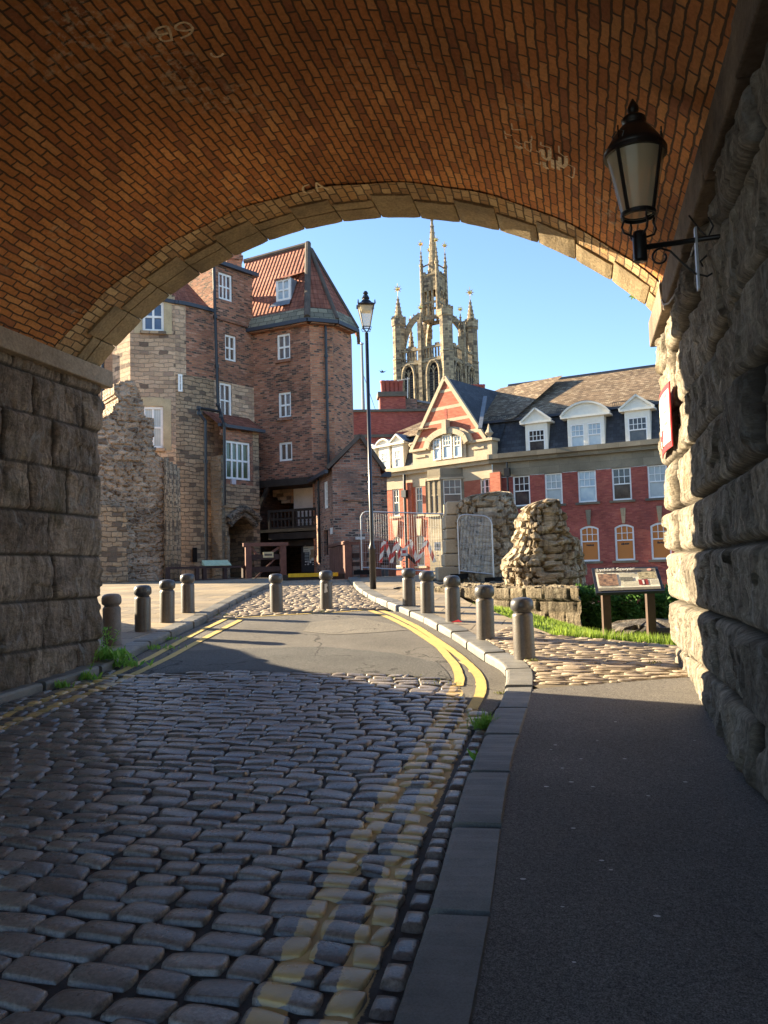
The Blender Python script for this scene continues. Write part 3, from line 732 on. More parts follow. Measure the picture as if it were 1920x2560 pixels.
def ring():
    rs = np.random.RandomState(3); n = 17; mb = MB(); edges = np.linspace(-TH - .03, TH + .03, n + 1)
    for k in range(n):
        a0, a1 = edges[k] + .0018, edges[k + 1] - .0018; deep = RING + (.13 if k % 2 else 0.0); pr = rs.uniform(-.004, .004)
        cuts = [(0, .30), (.306, deep)] if a0 < -.05 else [(0, deep)]
        for c0, c1 in cuts:
            q = rs.uniform(-.003, .003); m = 7; a = np.linspace(a0, a1, m); lip = .02
            sec = [(c0 + lip * .3, .0), (c0, .03), (c0, .5), (c1, .5), (c1, .03), (c1 - lip * .3, 0)]
            G = np.zeros((m, 7, 3))
            for i, t in enumerate(a):
                for j, (dy, dr) in enumerate(sec + [sec[0]]):
                    rr = RAD - .035 - pr - q + dr + (.010 if i in (0, m - 1) else 0) + .010 * (float(vnoise(np.array(t * 9.0), np.array(dy * 5.0), 7)) - .5); x = XC + rr * math.sin(t); z = ZC + rr * math.cos(t); G[i, j] = (x, YF(x) - dy, z)
            mb.grid(G, None)
            for i in (0, m - 1): mb.face([G[i, j] for j in range(6)])
    mb.build('arch_ring', M['ring'], bridge)
ring()
def blockwall(name, x, sgn, y0, y1, z0f, z1, courses, blen, bulge, rough, mat, seed, res=.03, ycam=0, dressed=0, sub=None):
    """rock-faced masonry: s runs along +y, relief towards the roadway (sgn)"""
    rs = np.random.RandomState(seed); ns, nz = int((y1 - y0) / res), int((z1 - z0f) / res)
    S, Z = np.meshgrid(np.linspace(y0, y1, ns), np.linspace(z0f, z1, nz), indexing='ij')
    zc = [z0f - .05]; k = 0
    while zc[-1] < z1: zc.append(zc[-1] + courses[k % len(courses)]); k += 1
    Zw = Z + .02 * fbm(S * .9, Z * .5, seed, 2); zc = np.array(zc); ci_ = np.clip(np.searchsorted(zc, Zw) - 1, 0, len(zc) - 2)
    ez = np.minimum(Zw - zc[ci_], zc[ci_ + 1] - Zw); es = np.full(S.shape, 9.0); rid = np.zeros(S.shape); mid_ = np.zeros(S.shape); hb = np.zeros(S.shape)
    for c in range(len(zc) - 1):
        e = [y1]
        e2 = [y1 - rs.uniform(.3, blen[1])]
        while e2[-1] > y0: e2.append(e2[-1] - rs.uniform(*blen))
        e = np.array(sorted(e + e2)); m = ci_ == c; si = np.clip(np.searchsorted(e, S[m]) - 1, 0, len(e) - 2)
        es[m] = np.minimum(S[m] - e[si], np.where(si == len(e) - 2, 9, e[si + 1] - S[m])); r = rs.uniform(0, 1, len(e)); rid[m] = r[si]; hb[m] = (S[m] - e[si]) / (e[si + 1] - e[si])
    d = np.minimum(es, ez); p = np.clip(d / .075, 0, 1); pil = np.sqrt(np.clip(1 - (1 - p) ** 2, 0, 1))
    big = fbm(S * 1.7 + rid * 37, Z * 2.6 + rid * 11, seed + 1, 3); mid2 = np.abs(fbm(S * 5 + rid * 9, Z * 2.2, seed + 2, 4)); fin = fbm(S * 16, Z * 9, seed + 5, 4)
    fc = facets(S + rid * 3, Z + rid * 7, .30, .24, seed + 11); fc2 = facets(S + rid * 5, Z + rid * 2, .11, .10, seed + 13)
    h = pil * bulge * (.55 + .7 * rid) + pil * (fc * .036 + fc2 * .016) + pil * rough * (2.2 * big - 1.4 * mid2) + pil * rough * .6 * fin - .025 * np.exp(-d / .012)
    if sgn < 0: m_ = np.exp(-(((S - 8.65) / .62) ** 4 + ((Z - 3.27) / .5) ** 4)); h = h * (1 - m_) + np.minimum(h, .1) * m_
    X = x + sgn * h; P = np.stack([X, S, Z], -1); UV = np.stack([S, Z], -1)
    mb = MB(); mb.grid(P, UV, {'tint': rid, 'joint': np.clip(1 - d / .035, 0, 1)}, flip=(sgn > 0))
    # the end of the wall, squared off
    E = P[-1]; bk = [(x - sgn * 1.6, y1, z) for z in E[:, 2]]
    G = np.stack([E, np.array(bk)], 0); mb.grid(G, np.stack([G[:, :, 0], G[:, :, 2]], -1), {'tint': np.stack([rid[-1], rid[-1]]), 'joint': np.zeros((2, len(E)))}, flip=(sgn > 0))
    return mb.build(name, mat, bridge, True)
YL, YR = 8.75, YF(RX) + .1
blockwall('abutment', LX, 1, 5.2, YL, .15, 4.2, [.42, .50, .52, .50, .48, .52, .55, .46], (.55, 1.1), .05, .06, M['abut'], 21, .02)
blockwall('abutment', RX, -1, 3.4, YR, .1, 4.28, [.36, .46, .5, .52, .44, .5, .47, .55], (.8, 1.6), .14, .035, M['abut_r'], 35, .017)
def plainwall():
    for x, sg, mt in ((LX, 1, 'abut'), (RX, -1, 'abut_r')):
        y1 = 5.2 if sg > 0 else 3.4
        S, Z = np.meshgrid(np.linspace(YB_, y1, 90), np.linspace(-1.2, 4.3, 30), indexing='ij'); h = .06 + .06 * fbm(S * 2, Z * 2, 8)
        mb = MB(); mb.grid(np.stack([x + sg * h, S, Z], -1), np.stack([S, Z], -1), {'tint': vnoise(S, Z * 2), 'joint': S * 0}, flip=(sg > 0)); mb.build('abutment', M[mt], bridge, True)
plainwall()
M['impost_dark'] = plain('sooty_impost_stone', (.22, .17, .125), .6, 2.0, .9, .25, 0, 28, .7, .02, c2=(.11, .085, .065))
def impost(x, sg, z0, z1, y1, pr, mt='impost'):
    mb = MB(); rs = np.random.RandomState(int(pr * 100)); y = y1
    while y > YB_:
        L = rs.uniform(1.0, 1.6); y0 = max(YB_, y - L); q = pr + rs.uniform(-.01, .01)
        a, b = (x - sg * .5, x + sg * q); mb.box(min(a, b), y0 + .004, z0 + rs.uniform(-.006, .006), max(a, b), y - .004, z1); y = y0
    return mb.build('impost', M[mt], bridge, bevel=.015)
impost(LX, 1, 4.16, 4.38, YL + .16, .13); impost(RX, -1, 4.20, 4.50, YR + .05, .20, 'impost_dark')
def body():
    mb = MB(); top = 8.6; n = 30; th = np.linspace(-TH, TH, n)
    for f, dy in ((lambda x: YF(x) - .01, 0), (lambda x: YB_, 1)):
        A = [np.array([XC + (RAD + .2) * math.sin(t), 0, ZC + (RAD + .2) * math.cos(t)]) for t in th]
        for p, q in zip(A[:-1], A[1:]):
            mb.face([(p[0], f(p[0]), p[2]), (q[0], f(q[0]), q[2]), (q[0], f(q[0]), top), (p[0], f(p[0]), top)])
        for x0, x1 in ((-16, A[0][0]), (A[-1][0], 12)):
            mb.face([(x0, f(x0), -2), (x1, f(x1), -2), (x1, f(x1), top), (x0, f(x0), top)]) if (x0 < -10 and x1 < LX) else None
    yl = YF(-16); mb.face([(-16, YF(-16), top), (12, YF(12), top), (12, YB_, top), (-16, YB_, top)])
    mb.box(-16, YF(-16) - .1, top, 12, YF(-16) + .45, top + 1.0)
    mb.box(2.6, YB_, -2, 12, 9.2, top - .01); mb.box(-16, YB_, -2, LX - .35, 7.9, top - .01)
    mb.build('spandrel', M['ring'], bridge)
body()
# unseen ramped wing wall behind the left pier, profiled to cast shade on the road
ww = thing('wing_wall', 'unseen sloping stone wing wall behind the left bridge pier, shaped to shade the road', 'wall', (-11, 9, .6))
mb = MB(); pr = [(8.2, 4.5), (9.2, 4.1), (10.0, 3.55), (10.7, 3.1), (11.4, 2.9), (12.0, 2.55), (12.6, 2.2), (13.2, 1.75), (13.5, 1.4)]
for (a, za), (b, zb) in zip(pr[:-1], pr[1:]):
    mb.hexa([(-11.5, a, 0), (-11, a, 0), (-11, b, 0), (-11.5, b, 0), (-11.5, a, za), (-11, a, za), (-11, b, zb), (-11.5, b, zb)])
mb.build('wall', M['abut'], ww)
mb = MB()
for (a, za), (b, zb) in zip(pr[:-1], pr[1:]):
    mb.hexa([(-11.6, a, za), (-10.9, a, za), (-10.9, b, zb), (-11.6, b, zb), (-11.6, a, za + .1), (-10.9, a, za + .1), (-10.9, b, zb + .1), (-11.6, b, zb + .1)])
mb.build('coping', M['impost'], ww)

# chalk marks on the vault
def onvault(px, py, dr=.022):
    d = ray(px, py); lo, hi = 1.5, 12
    for _ in range(50):
        m = (lo + hi) / 2; p = EYEP + d * m
        if math.hypot(p[0] - XC, p[2] - ZC) < RAD - dr: lo = m
        else: hi = m
    return EYEP + d * lo
M['chalk'] = plain('chalk', (.68, .54, .35), .4, 30, .95)
def chalk(c, strokes, w=.011, name='chalk_mark'):
    for s in strokes:
        mb = MB(); w = w
        P = [onvault(*cr(c, x, y)) for x, y in s]; Q = []
        for a, b in zip(P[:-1], P[1:]): Q += [a + (b - a) * t for t in np.linspace(0, 1, 5)[:-1]]
        Q.append(P[-1])
        for i in range(len(Q)):       # settle on the curved soffit
            q = Q[i]; r = np.array([q[0] - XC, 0, q[2] - ZC]); L = np.linalg.norm(r); Q[i] = q + r / L * (RAD - .04 - L)
        for a, b in zip(Q[:-1], Q[1:]):
            n = np.array([XC - a[0], 0, ZC - a[2]]); n /= np.linalg.norm(n); t = b - a; t /= np.linalg.norm(t) + 1e-9; sd = np.cross(t, n) * w * .8
            mb.face([a - sd, a + sd, b + sd, b - sd])
        mb.build(name, M['chalk'], bridge)
c5 = (360, 20, 6.381)
chalk(c5, [[(365, 255), (410, 340), (445, 490)], [(365, 255), (280, 265), (200, 295), (178, 330), (200, 380), (240, 395), (380, 365)], [(380, 365), (270, 400), (240, 440), (280, 485), (340, 498), (430, 480)],
           [(500, 250), (560, 210), (650, 190), (730, 225), (780, 290), (760, 350), (700, 400), (580, 450)], [(500, 250), (495, 300), (560, 320), (660, 330), (780, 300)], [(1065, 680), (1080, 730), (1150, 750), (1230, 730), (1265, 690)]], .012)
chalk((740, 440, 16.59), [[(530, 295), (400, 330), (310, 370), (270, 450), (290, 540), (350, 620), (450, 640), (620, 620), (700, 580)], [(830, 200), (830, 320), (850, 450), (910, 580)], [(830, 200), (1000, 330), (1150, 420), (1350, 495)], [(860, 440), (960, 410), (1060, 400)]], .014)
cg = (1220, 250, 6.381)
chalk(cg, [[(275, 460), (290, 510), (395, 535)], [(290, 540), (305, 590)], [(390, 340), (400, 440), (540, 445)], [(440, 600), (480, 645), (560, 675)], [(600, 640), (605, 740), (690, 800), (705, 740), (700, 650), (600, 630)], [(710, 540), (715, 590), (690, 640)],
           [(860, 640), (855, 690), (1010, 730), (1015, 800)], [(780, 780), (830, 805), (860, 760)], [(1145, 700), (1150, 810), (1230, 870), (1290, 870)], [(1300, 1000), (1400, 1050), (1385, 1190)], [(1290, 1170), (1360, 1215), (1385, 1190)], [(850, 960), (850, 1000), (770, 975)]], .009)
chalk(cg, [[(890, 760), (890, 880), (960, 930), (1000, 890), (1000, 770)], [(1040, 920), (1050, 1060)], [(1160, 880), (1165, 1000), (1200, 1050), (1260, 1000), (1265, 890)], [(1125, 940), (1140, 1085)], [(910, 960), (920, 1050), (980, 1060)], [(455, 690), (490, 745), (560, 720)]], .022)
# grey service cable that follows the soffit edge near the right springing
M['cable'] = flat('grey_cable', (.25, .25, .25), .6)
M['iron_rust'] = plain('old_iron', (.03, .025, .022), .4, 6, .6)

# ------------------------------------------------------------------ wall lantern on the right abutment
M['lampglass'] = bpy.data.materials.new('lamp_glass'); M['lampglass'].use_nodes = True
def lampglass():
    nt = M['lampglass'].node_tree; b = nt.nodes['Principled BSDF']; b.inputs['Base Color'].default_value = (.78, .70, .52, 1); b.inputs['Roughness'].default_value = .15
    tr = nd(nt, 'ShaderNodeBsdfTransparent', {0: (.92, .9, .84)}); mx = nd(nt, 'ShaderNodeMixShader', {0: .42}); nt.links.new(tr.outputs[0], mx.inputs[1]); nt.links.new(b.outputs[0], mx.inputs[2]); nt.links.new(mx.outputs[0], nt.nodes['Material Output'].inputs[0])
lampglass()
M['frost'] = plain('frosted_reflector', (.6, .55, .4), .2, 5, .5)
M['galv'] = flat('galvanised', (.45, .46, .48), .45, .5, .6)
LC = np.array([.46, 5.44, 0]); zarm = 3.88
wl = thing('wall_lantern', 'round black wall lantern on a scrolled iron bracket under the arch', 'lantern', (LC[0], LC[1], 3.78))
mb = MB(); mb.lathe([(.048, 0), (.05, .02), (.05, .2), (.044, .22)], (LC[0], LC[1], 3.78), 16); mb.build('post', M['iron'], wl, True)
mb = MB(); mb.tube([(LC[0], LC[1], zarm), (RX + .1, LC[1], zarm + .02)], .02, 10); mb.build('bracket_arm', M['iron'], wl, True)
def spiral(cx, cz, r0, r1, a0, a1, n=26): return [(cx + (r0 + (r1 - r0) * k / n) * math.cos(a0 + (a1 - a0) * k / n), LC[1], cz + (r0 + (r1 - r0) * k / n) * math.sin(a0 + (a1 - a0) * k / n)) for k in range(n + 1)]
mb = MB(); x0 = LC[0] + .05
p1 = spiral(x0 + .115, zarm - .10, .03, .075, -1.0, 5.6); p1 = p1[::1]
mb.tube(spiral(x0 + .09, zarm - .085, .035, .065, PI * 2.2, PI * .45) , .008, 8)
mb.tube([(x0 + .10, LC[1], zarm - .022), (x0 + .16, LC[1], zarm - .05), (x0 + .24, LC[1], zarm - .15), (x0 + .32, LC[1], zarm - .235), (x0 + .40, LC[1], zarm - .265), (x0 + .46, LC[1], zarm - .235), (x0 + .48, LC[1], zarm - .18), (x0 + .455, LC[1], zarm - .13), (x0 + .40, LC[1], zarm - .115), (x0 + .36, LC[1], zarm - .15), (x0 + .375, LC[1], zarm - .19)], .008, 8)
mb.tube([(x0 + .30, LC[1], zarm + .2), (x0 + .37, LC[1], zarm + .08), (x0 + .42, LC[1], zarm + .02), (x0 + .46, LC[1], zarm + .10), (x0 + .43, LC[1], zarm + .17)], .007, 8)
mb.build('scroll', M['iron'], wl, True)
mb = MB(); mb.box(RX - .21, LC[1] - .03, zarm - .36, RX - .195, LC[1] + .03, zarm + .1); mb.build('wall_plate', M['galv'], wl)
zb = 4.12
mb = MB()
for k in range(4):
    a = k * PI / 2 + .4; c, s = math.cos(a), math.sin(a)
    mb.tube([(LC[0] + c * .04, LC[1] + s * .04, 3.96), (LC[0] + c * .12, LC[1] + s * .12, 3.99), (LC[0] + c * .135, LC[1] + s * .135, 4.03), (LC[0] + c * .115, LC[1] + s * .115, 4.08), (LC[0] + c * .125, LC[1] + s * .125, zb)], .008, 8)
mb.lathe([(.11, 0), (.128, .005), (.128, .035), (.11, .04)], (LC[0], LC[1], zb - .01), 28, cap=False)
for k in range(4):
    a = k * PI / 2 + .9; c, s = math.cos(a), math.sin(a); mb.beam((LC[0] + c * .128, LC[1] + s * .128, zb + .02), (LC[0] + c * .216, LC[1] + s * .216, zb + .46), .022, .014, (c, s, 0))
mb.lathe([(.205, 0), (.226, .005), (.226, .03), (.205, .035)], (LC[0], LC[1], zb + .45), 28, cap=False)
mb.build('lantern_frame', M['iron'], wl)
mb = MB(); mb.lathe([(.118, 0), (.21, .44)], (LC[0], LC[1], zb + .02), 32, cap=False); mb.build('glass', M['lampglass'], wl, True)
mb = MB(); mb.lathe([(.2, 0), (.13, .03), (.11, .0), (.03, -.05), (.0, -.055)], (LC[0], LC[1], zb + .45), 28); mb.build('reflector', M['frost'], wl, True)
mb = MB(); mb.lathe([(.215, 0), (.228, .01), (.20, .06), (.15, .14), (.10, .20), (.075, .215), (.07, .225), (.085, .235), (.09, .262), (.075, .278), (.04, .285), (.03, .30), (.04, .325), (.042, .35), (.026, .385), (.008, .42), (0, .425)], (LC[0], LC[1], zb + .48), 28); mb.build('hood', M['iron'], wl, True)
mb = MB()
for k in range(3):
    a = -.2 + k * 2.1; c, s = math.cos(a), math.sin(a); q = np.array([LC[0] + c * .19, LC[1] + s * .19, zb + .54]); t = np.array([-s, c, 0])
    for o, hgt in ((-.035, .06), (0, .10), (.035, .06)): mb.tube([q + t * o, q + t * o * 1.5 + ZU * hgt * .6, q + t * o * .6 + ZU * hgt], .006, 6)
mb.build('cresting', M['iron'], wl); wl.scale = (.9, .9, .9)
mb = MB(); cb = lambda px, py, x: (lambda d: EYEP + d * (x / d[0]))(ray(px, py))
mb.tube([cb(1735, 615, .93), cb(1725, 650, .93), cb(1705, 700, .90), cb(1685, 740, .86), cb(1672, 758, .84), cb(1660, 762, .84), cb(1652, 745, .86), cb(1650, 700, .88), cb(1648, 670, .9)], .009, 8)
tag(mb.build('hanging_cable', M['cable'], None, True), 'grey cable hanging in a loop below the wall lantern bracket', 'cable')

# sign fixed to the end of the right wall
M['red'] = plain('red_frame', (.45, .03, .035), .2, 6, .5); M['cream'] = plain('cream_panel', (.78, .74, .6), .15, 6, .5); M['ink'] = flat('dark_ink', (.03, .03, .03), .7); M['greytext'] = flat('grey_print', (.22, .22, .2), .8)
sx = RX - .16
def sg(px, py): d = ray(px, py); return EYEP + d * (sx / d[0])
print('sign', sg(1648,985), sg(1673,952), sg(1677,1120), sg(1652,1145)); sy0, sy1, zt, zb_ = sg(1675,1000)[1], sg(1649,1000)[1], sg(1673,952)[2], sg(1677,1120)[2]; print(sy0, sy1, zt, zb_, sg(1648,985)[2], sg(1652,1145)[2])
sgn = thing('notice_board', 'white red-edged notice board on the sunlit end of the right bridge wall', 'sign', (sx, 8.2, zb_))
F_s = lambda y, z, o=0: np.array([sx - o - .03 * (1 - ((y - (sy0 + sy1) / 2) / .5) ** 2), y, z])
mb = MB(); n = 8; yy = np.linspace(sy0, sy1, n)
for a, b in zip(yy[:-1], yy[1:]):
    mb.hexa([F_s(a, zb_, 0) + (.012, 0, 0), F_s(a, zb_), F_s(b, zb_), F_s(b, zb_, 0) + (.012, 0, 0), F_s(a, zt) + (.012, 0, 0), F_s(a, zt), F_s(b, zt), F_s(b, zt) + (.012, 0, 0)])
mb.build('frame', M['red'], sgn)
mb = MB(); yy = np.linspace(sy0 + .03, sy1 - .03, n)
for a, b in zip(yy[:-1], yy[1:]): mb.face([F_s(b, zb_ + .06, .004), F_s(a, zb_ + .06, .004), F_s(a, zt - .06, .004), F_s(b, zt - .06, .004)])
mb.build('panel', M['cream'], sgn)
mb = MB()
def bars(z, h, segs, mb):
    for a, b in segs: mb.face([F_s(b, z, .009), F_s(a, z, .009), F_s(a, z + h, .009), F_s(b, z + h, .009)])
rs_ = np.random.RandomState(2)
zq = lambda f: zb_ + (zt - zb_) * f
yq = lambda f: sy0 + (sy1 - sy0) * f
for z, h, a, b in ((zq(.80), .05, yq(.12), yq(.85)), (zq(.66), .035, yq(.3), yq(.65)), (zq(.57), .035, yq(.15), yq(.75)), (zq(.5), .012, yq(.05), yq(.9)), (zq(.38), .045, yq(.15), yq(.8))):
    y = a
    while y < b: L = rs_.uniform(.02, .05) if h > .03 else .5; bars(z, h * rs_.uniform(.7, 1), [(y, min(b, y + L))], mb); y += L + .02
mb.build('lettering', M['greytext'], sgn)
mb = MB()
for z, h, a, b in ((zq(.31), .03, yq(.4), yq(.6)), (zq(.22), .06, yq(.45), yq(.8)), (zq(.13), .06, yq(.5), yq(.95)), (zq(.09), .03, yq(.5), yq(.6)), (zq(.09), .03, yq(.72), yq(.9))): bars(z, h, [(a, b)], mb)
mb.build('emblem', M['red'], sgn)
# sprig growing out of the arch springing
sp = thing('wall_plant', 'yellow-green sprig growing from the arch springing above the right wall', 'plant', cb(1640, 740, .95))
mb = MB(); q0 = np.array(sp.location)
def leafat(mb, p, d, L, w, up=(0, 0, 1)):
    d = np.array(d, float); d /= np.linalg.norm(d); s = np.cross(d, up); s = s / (np.linalg.norm(s) + 1e-9) * w; p = np.array(p, float); m = p + d * L * .5 + np.cross(s, d) * .25
    mb.face([p, m + s, p + d * L, m - s], [(0, 0), (1, .5), (.5, 1), (0, .5)])
mb2 = MB(); mb2.tube([q0, q0 + (-.12, 0, -.02), q0 + (-.2, .02, .02), q0 + (-.24, .02, .06)], .007, 6); mb2.build('stem', M['moss'], sp)
for k in range(9): a = k * .7; leafat(mb, q0 + (-.24, .02, .05), (math.cos(a), .3 * math.sin(a * 2), math.sin(a)), .07, .013, (0, 1, 0))
for k in range(8): a = k * .8; leafat(mb, q0 + (.0, -.02, .03), (math.cos(a) - .5, -.3, math.sin(a)), .07, .018, (0, 1, 0))
mb.build('leaves', M['weed'], sp)
# ------------------------------------------------------------------ medieval gatehouse (left)
K1 = (200, 560, 3.318); K2 = (220, 980, 3.456); K3 = (560, 580, 4.1475); K4 = (620, 1050, 4.3658)
K5 = (860, 540, 3.7705); K6 = (880, 900, 3.95); K7 = (1200, 880, 3.456); K8 = (1080, 1180, 2.676); K9 = (920, 960, 7.9)
warm = lambda L: [(min(1, r * 1.05), g * .95, b * .92) for r, g, b in L]
M['gbrick'] = brick_mat('old_brown_brick', [(.40, .165, .105), (.33, .135, .085), (.19, .095, .072), (.07, .05, .045), (.44, .195, .125), (.22, .105, .078), (.48, .245, .165), (.14, .078, .062), (.36, .15, .095), (.30, .13, .08), (.43, .19, .11)], (.30, .20, .135), .225, .076, .012, .022, 4, .55, .35, (.10, .06, .045), .6, .5, .7, .03, seed=5)
M['gbrick2'] = brick_mat('orange_brown_brick', [(.52, .205, .115), (.43, .17, .095), (.24, .11, .075), (.10, .062, .052), (.55, .24, .14), (.29, .13, .085), (.47, .19, .10), (.46, .195, .105), (.52, .25, .14), (.42, .18, .10)], (.34, .23, .155), .225, .076, .012, .022, 4, .5, .4, (.10, .06, .045), .64, .5, .7, .03, seed=8)
M['gstone'] = brick_mat('buff_squared_stone', warm([(.53, .40, .27), (.45, .345, .24), (.58, .45, .31), (.40, .305, .215), (.51, .385, .265), (.36, .28, .205), (.17, .13, .10), (.47, .36, .245), (.55, .42, .285), (.33, .25, .185), (.50, .38, .255), (.53, .41, .29), (.42, .315, .22)]), (.34, .265, .18), .36, .165, .012, .085, 2.8, .55, .4, (.11, .085, .065), .63, .8, .9, .05, seed=2)
M['gstone_dark'] = brick_mat('weathered_squared_stone', warm([(.40, .31, .20), (.34, .265, .175), (.45, .35, .225), (.38, .295, .19), (.36, .28, .185), (.43, .335, .215), (.40, .31, .20), (.17, .135, .10), (.37, .29, .19)]), (.18, .14, .10), .33, .16, .014, .09, 2.8, .6, .4, (.06, .05, .042), .56, .7, 1.0, .06, seed=4)
M['rubble'] = rubble_mat('rubble_masonry', [(.16, .125, .09), (.30, .235, .16), (.22, .175, .125), (.36, .28, .19), (.25, .20, .14)], (.27, .225, .165), .34, .17, .05, .55, (.09, .075, .06))
M['archst'] = brick_mat('arch_stone', [(.22, .175, .13), (.17, .135, .105), (.26, .205, .15)], (.06, .05, .04), .4, .2, .02, .05, 2.5, .6, bst=.9, bd=.05)
def pantile(name, cols, cw=.19, rh_=.28, moss=None):
    m, nt, b = mk(name, .85, .25); uv = uvn(nt); sp_ = nd(nt, 'ShaderNodeSeparateXYZ', {0: uv})
    fx = mth(nt, 'FRACT', mth(nt, 'DIVIDE', sp_.outputs[0], cw)); fy = mth(nt, 'FRACT', mth(nt, 'DIVIDE', sp_.outputs[1], rh_))
    idv = nd(nt, 'ShaderNodeCombineXYZ', {0: mth(nt, 'FLOOR', mth(nt, 'DIVIDE', sp_.outputs[0], cw)), 1: mth(nt, 'FLOOR', mth(nt, 'DIVIDE', sp_.outputs[1], rh_))}).outputs[0]
    cl = ramp(nt, nd(nt, 'ShaderNodeTexWhiteNoise', {'Vector': idv}).outputs['Value'], pal(cols)); n1 = noise(nt, uv, .8, 5).outputs['Fac']; n2 = noise(nt, uv, 20, 4).outputs['Fac']
    cl = mixc(nt, .6, cl, ramp(nt, n1, [(.3, (.45, .45, .45)), (.7, (1.3, 1.3, 1.3))]), 'MULTIPLY'); cl = mixc(nt, .4, cl, ramp(nt, n2, [(.3, (.5, .5, .5)), (.7, (1.4, 1.4, 1.4))]), 'MULTIPLY')
    wv = mth(nt, 'SINE', mth(nt, 'MULTIPLY', fx, 2 * PI)); gap = mth(nt, 'LESS_THAN', fy, .12)
    cl = mixc(nt, mth(nt, 'MULTIPLY', gap, .6), cl, (.03, .015, .012))
    nt.links.new(cl, b.inputs['Base Color']); bump(nt, b, mth(nt, 'ADD', wv, mth(nt, 'MULTIPLY', fy, -1.2)), .7, .04); return m
M['pantile'] = pantile('clay_pantile', [(.27, .095, .06), (.33, .125, .08), (.23, .08, .052), (.30, .11, .068)])
M['slab'] = brick_mat('stone_roof_slab', [(.24, .22, .16), (.29, .265, .19), (.20, .185, .14)], (.05, .05, .04), .4, .25, .012, .01, 3, .5, seed=1)
M['lead'] = plain('lead', (.17, .185, .21), .3, 3, .55, .4); M['gutter'] = flat('dark_gutter', (.035, .04, .055), .5, .4)
M['hip'] = plain('hip_tile', (.10, .08, .066), .4, 3, .85)
M['white'] = plain('white_painted_wood', (.80, .79, .76), .12, 5, .5, .4, 0, 40, .1); M['wood'] = plain('dark_oak', (.045, .036, .03), .5, 4, .85, .2, 0, 25, .5, .02)
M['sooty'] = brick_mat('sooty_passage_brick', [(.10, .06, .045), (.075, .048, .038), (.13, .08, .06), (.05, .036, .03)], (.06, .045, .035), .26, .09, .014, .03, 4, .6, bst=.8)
M['plaster'] = plain('white_plaster', (.72, .70, .66), .25, 2, .9); M['dark'] = flat('dark_interior', (.012, .011, .011), .9, .1)
M['g_dark'] = glass_mat('dark_glass', (.015, .014, .016), (.05, .045, .045)); M['g_blue'] = glass_mat('sky_glass', (.06, .09, .15), (.10, .14, .22), 0, .05)
M['g_green'] = glass_mat('green_curtain', (.05, .075, .035), (.09, .11, .05), 3, .2); M['g_pale'] = glass_mat('pale_net_curtain', (.42, .43, .40), (.55, .56, .52), 4, .2)
M['g_red'] = glass_mat('red_curtain', (.03, .02, .02), (.30, .12, .07), 1.5, .15); M['g_tan'] = glass_mat('tan_interior', (.09, .06, .045), (.17, .12, .09), 0, .15); M['g_attic'] = glass_mat('bright_attic_glass', (.30, .38, .44), (.5, .56, .6), 0, .15)

p0, p1, p2, p3, p4 = PP(642, 33.2), PP(786, 32.0), PP(845, 32.35), PP(890, 33.5), PP(893, 35.2)
gate = thing('medieval_gatehouse', 'tall stone and brick medieval gatehouse with steep red pantiled roof', 'building', (p0[0], p0[1], 1.4))
FO1, FO2, FO3, FO4 = Fac(p0, p1), Fac(p1, p2), Fac(p2, p3), Fac(p3, p4)
ZE = 12.05; zbeam = FO1.at(*cr(K4, 715, 690))[1]
w1, w2, w3 = FO1.crect(K3, 547, 1055, 685, 1325), FO1.crect(K3, 562, 1660, 694, 1925), FO1.crect(K4, 337, 240, 482, 447)
mb = MB(); FO1.wall(mb, -.02, zbeam, FO1.L, ZE, [w1, w2, w3]); mb.build('wall', M['gbrick'], gate)
mb = MB(); FO2.wall(mb, 0, .8, FO2.L, ZE); FO3.wall(mb, 0, .8, FO3.L, ZE); FO4.wall(mb, 0, .8, FO4.L, ZE); mb.build('wall', M['gbrick2'], gate)
for r, a in ((w1, 'g_tan'), (w2, 'g_tan')): window(gate, FO1, r, 2, 2, .085, .07, M[a], M['white'], sill=.06, sillmat=M['gbrick'])
window(gate, FO1, w3, 2, 1, .085, .07, M['g_tan'], M['white'])
# brick arches over the windows
# octagon roof
def ext(F, s, z, o): return F.P(s, z, o)
ov = .32
e0, e1, e2, e3 = FO1.P(-.3, ZE - .1, ov), FO1.P(FO1.L + .1, ZE - .1, ov), FO2.P(FO2.L + .12, ZE - .1, ov), FO3.P(FO3.L + .1, ZE - .1, ov); e4 = FO4.P(FO4.L, ZE - .1, ov)
ap = W(770, 611, 34.0); rl = W(612, 654, 35.6)
mb = MB(); mb.face([e0, e1, ap, rl]); mb.face([e1, e2, ap]); mb.face([e2, e3, ap]); mb.face([e3, e4, ap]); mb.build('roof', M['pantile'], gate)
mb = MB()
lo = lambda a, b, t: a + (b - a) * t
for a, b, u, v in ((e0, e1, rl, ap), (e1, e2, ap, ap), (e2, e3, ap, ap)):
    up = np.array([0, 0, .03]); nrm = np.cross(b - a, u - a); nrm = nrm / np.linalg.norm(nrm) * .03; nrm = nrm if nrm[2] > 0 else -nrm
    mb.face([a + nrm, b + nrm, lo(b, v, .13) + nrm, lo(a, u, .13) + nrm]); mb.face([a, b, b + nrm, a + nrm])
mb.build('eaves_course', M['slab'], gate)
mb = MB()
for a, b, w_ in ((e1, ap, .26), (e2, ap, .17), (e3, ap, .15)): mb.tube([a + (0, 0, .05), ap + (0, 0, .05) if w_ > .25 else lo(a, ap, .93) + (0, 0, .05)], w_ / 2, 8)
mb.tube([ap, rl], .12, 8); mb.build('hip_tile', M['hip'], gate)
mb = MB()
for a, b in ((e0, e1), (e1, e2), (e2, e3), (e3, e4)): mb.beam(a - (0, 0, .06), b - (0, 0, .06), .14, .15)
mb.build('gutter', M['gutter'], gate)
mb = MB()
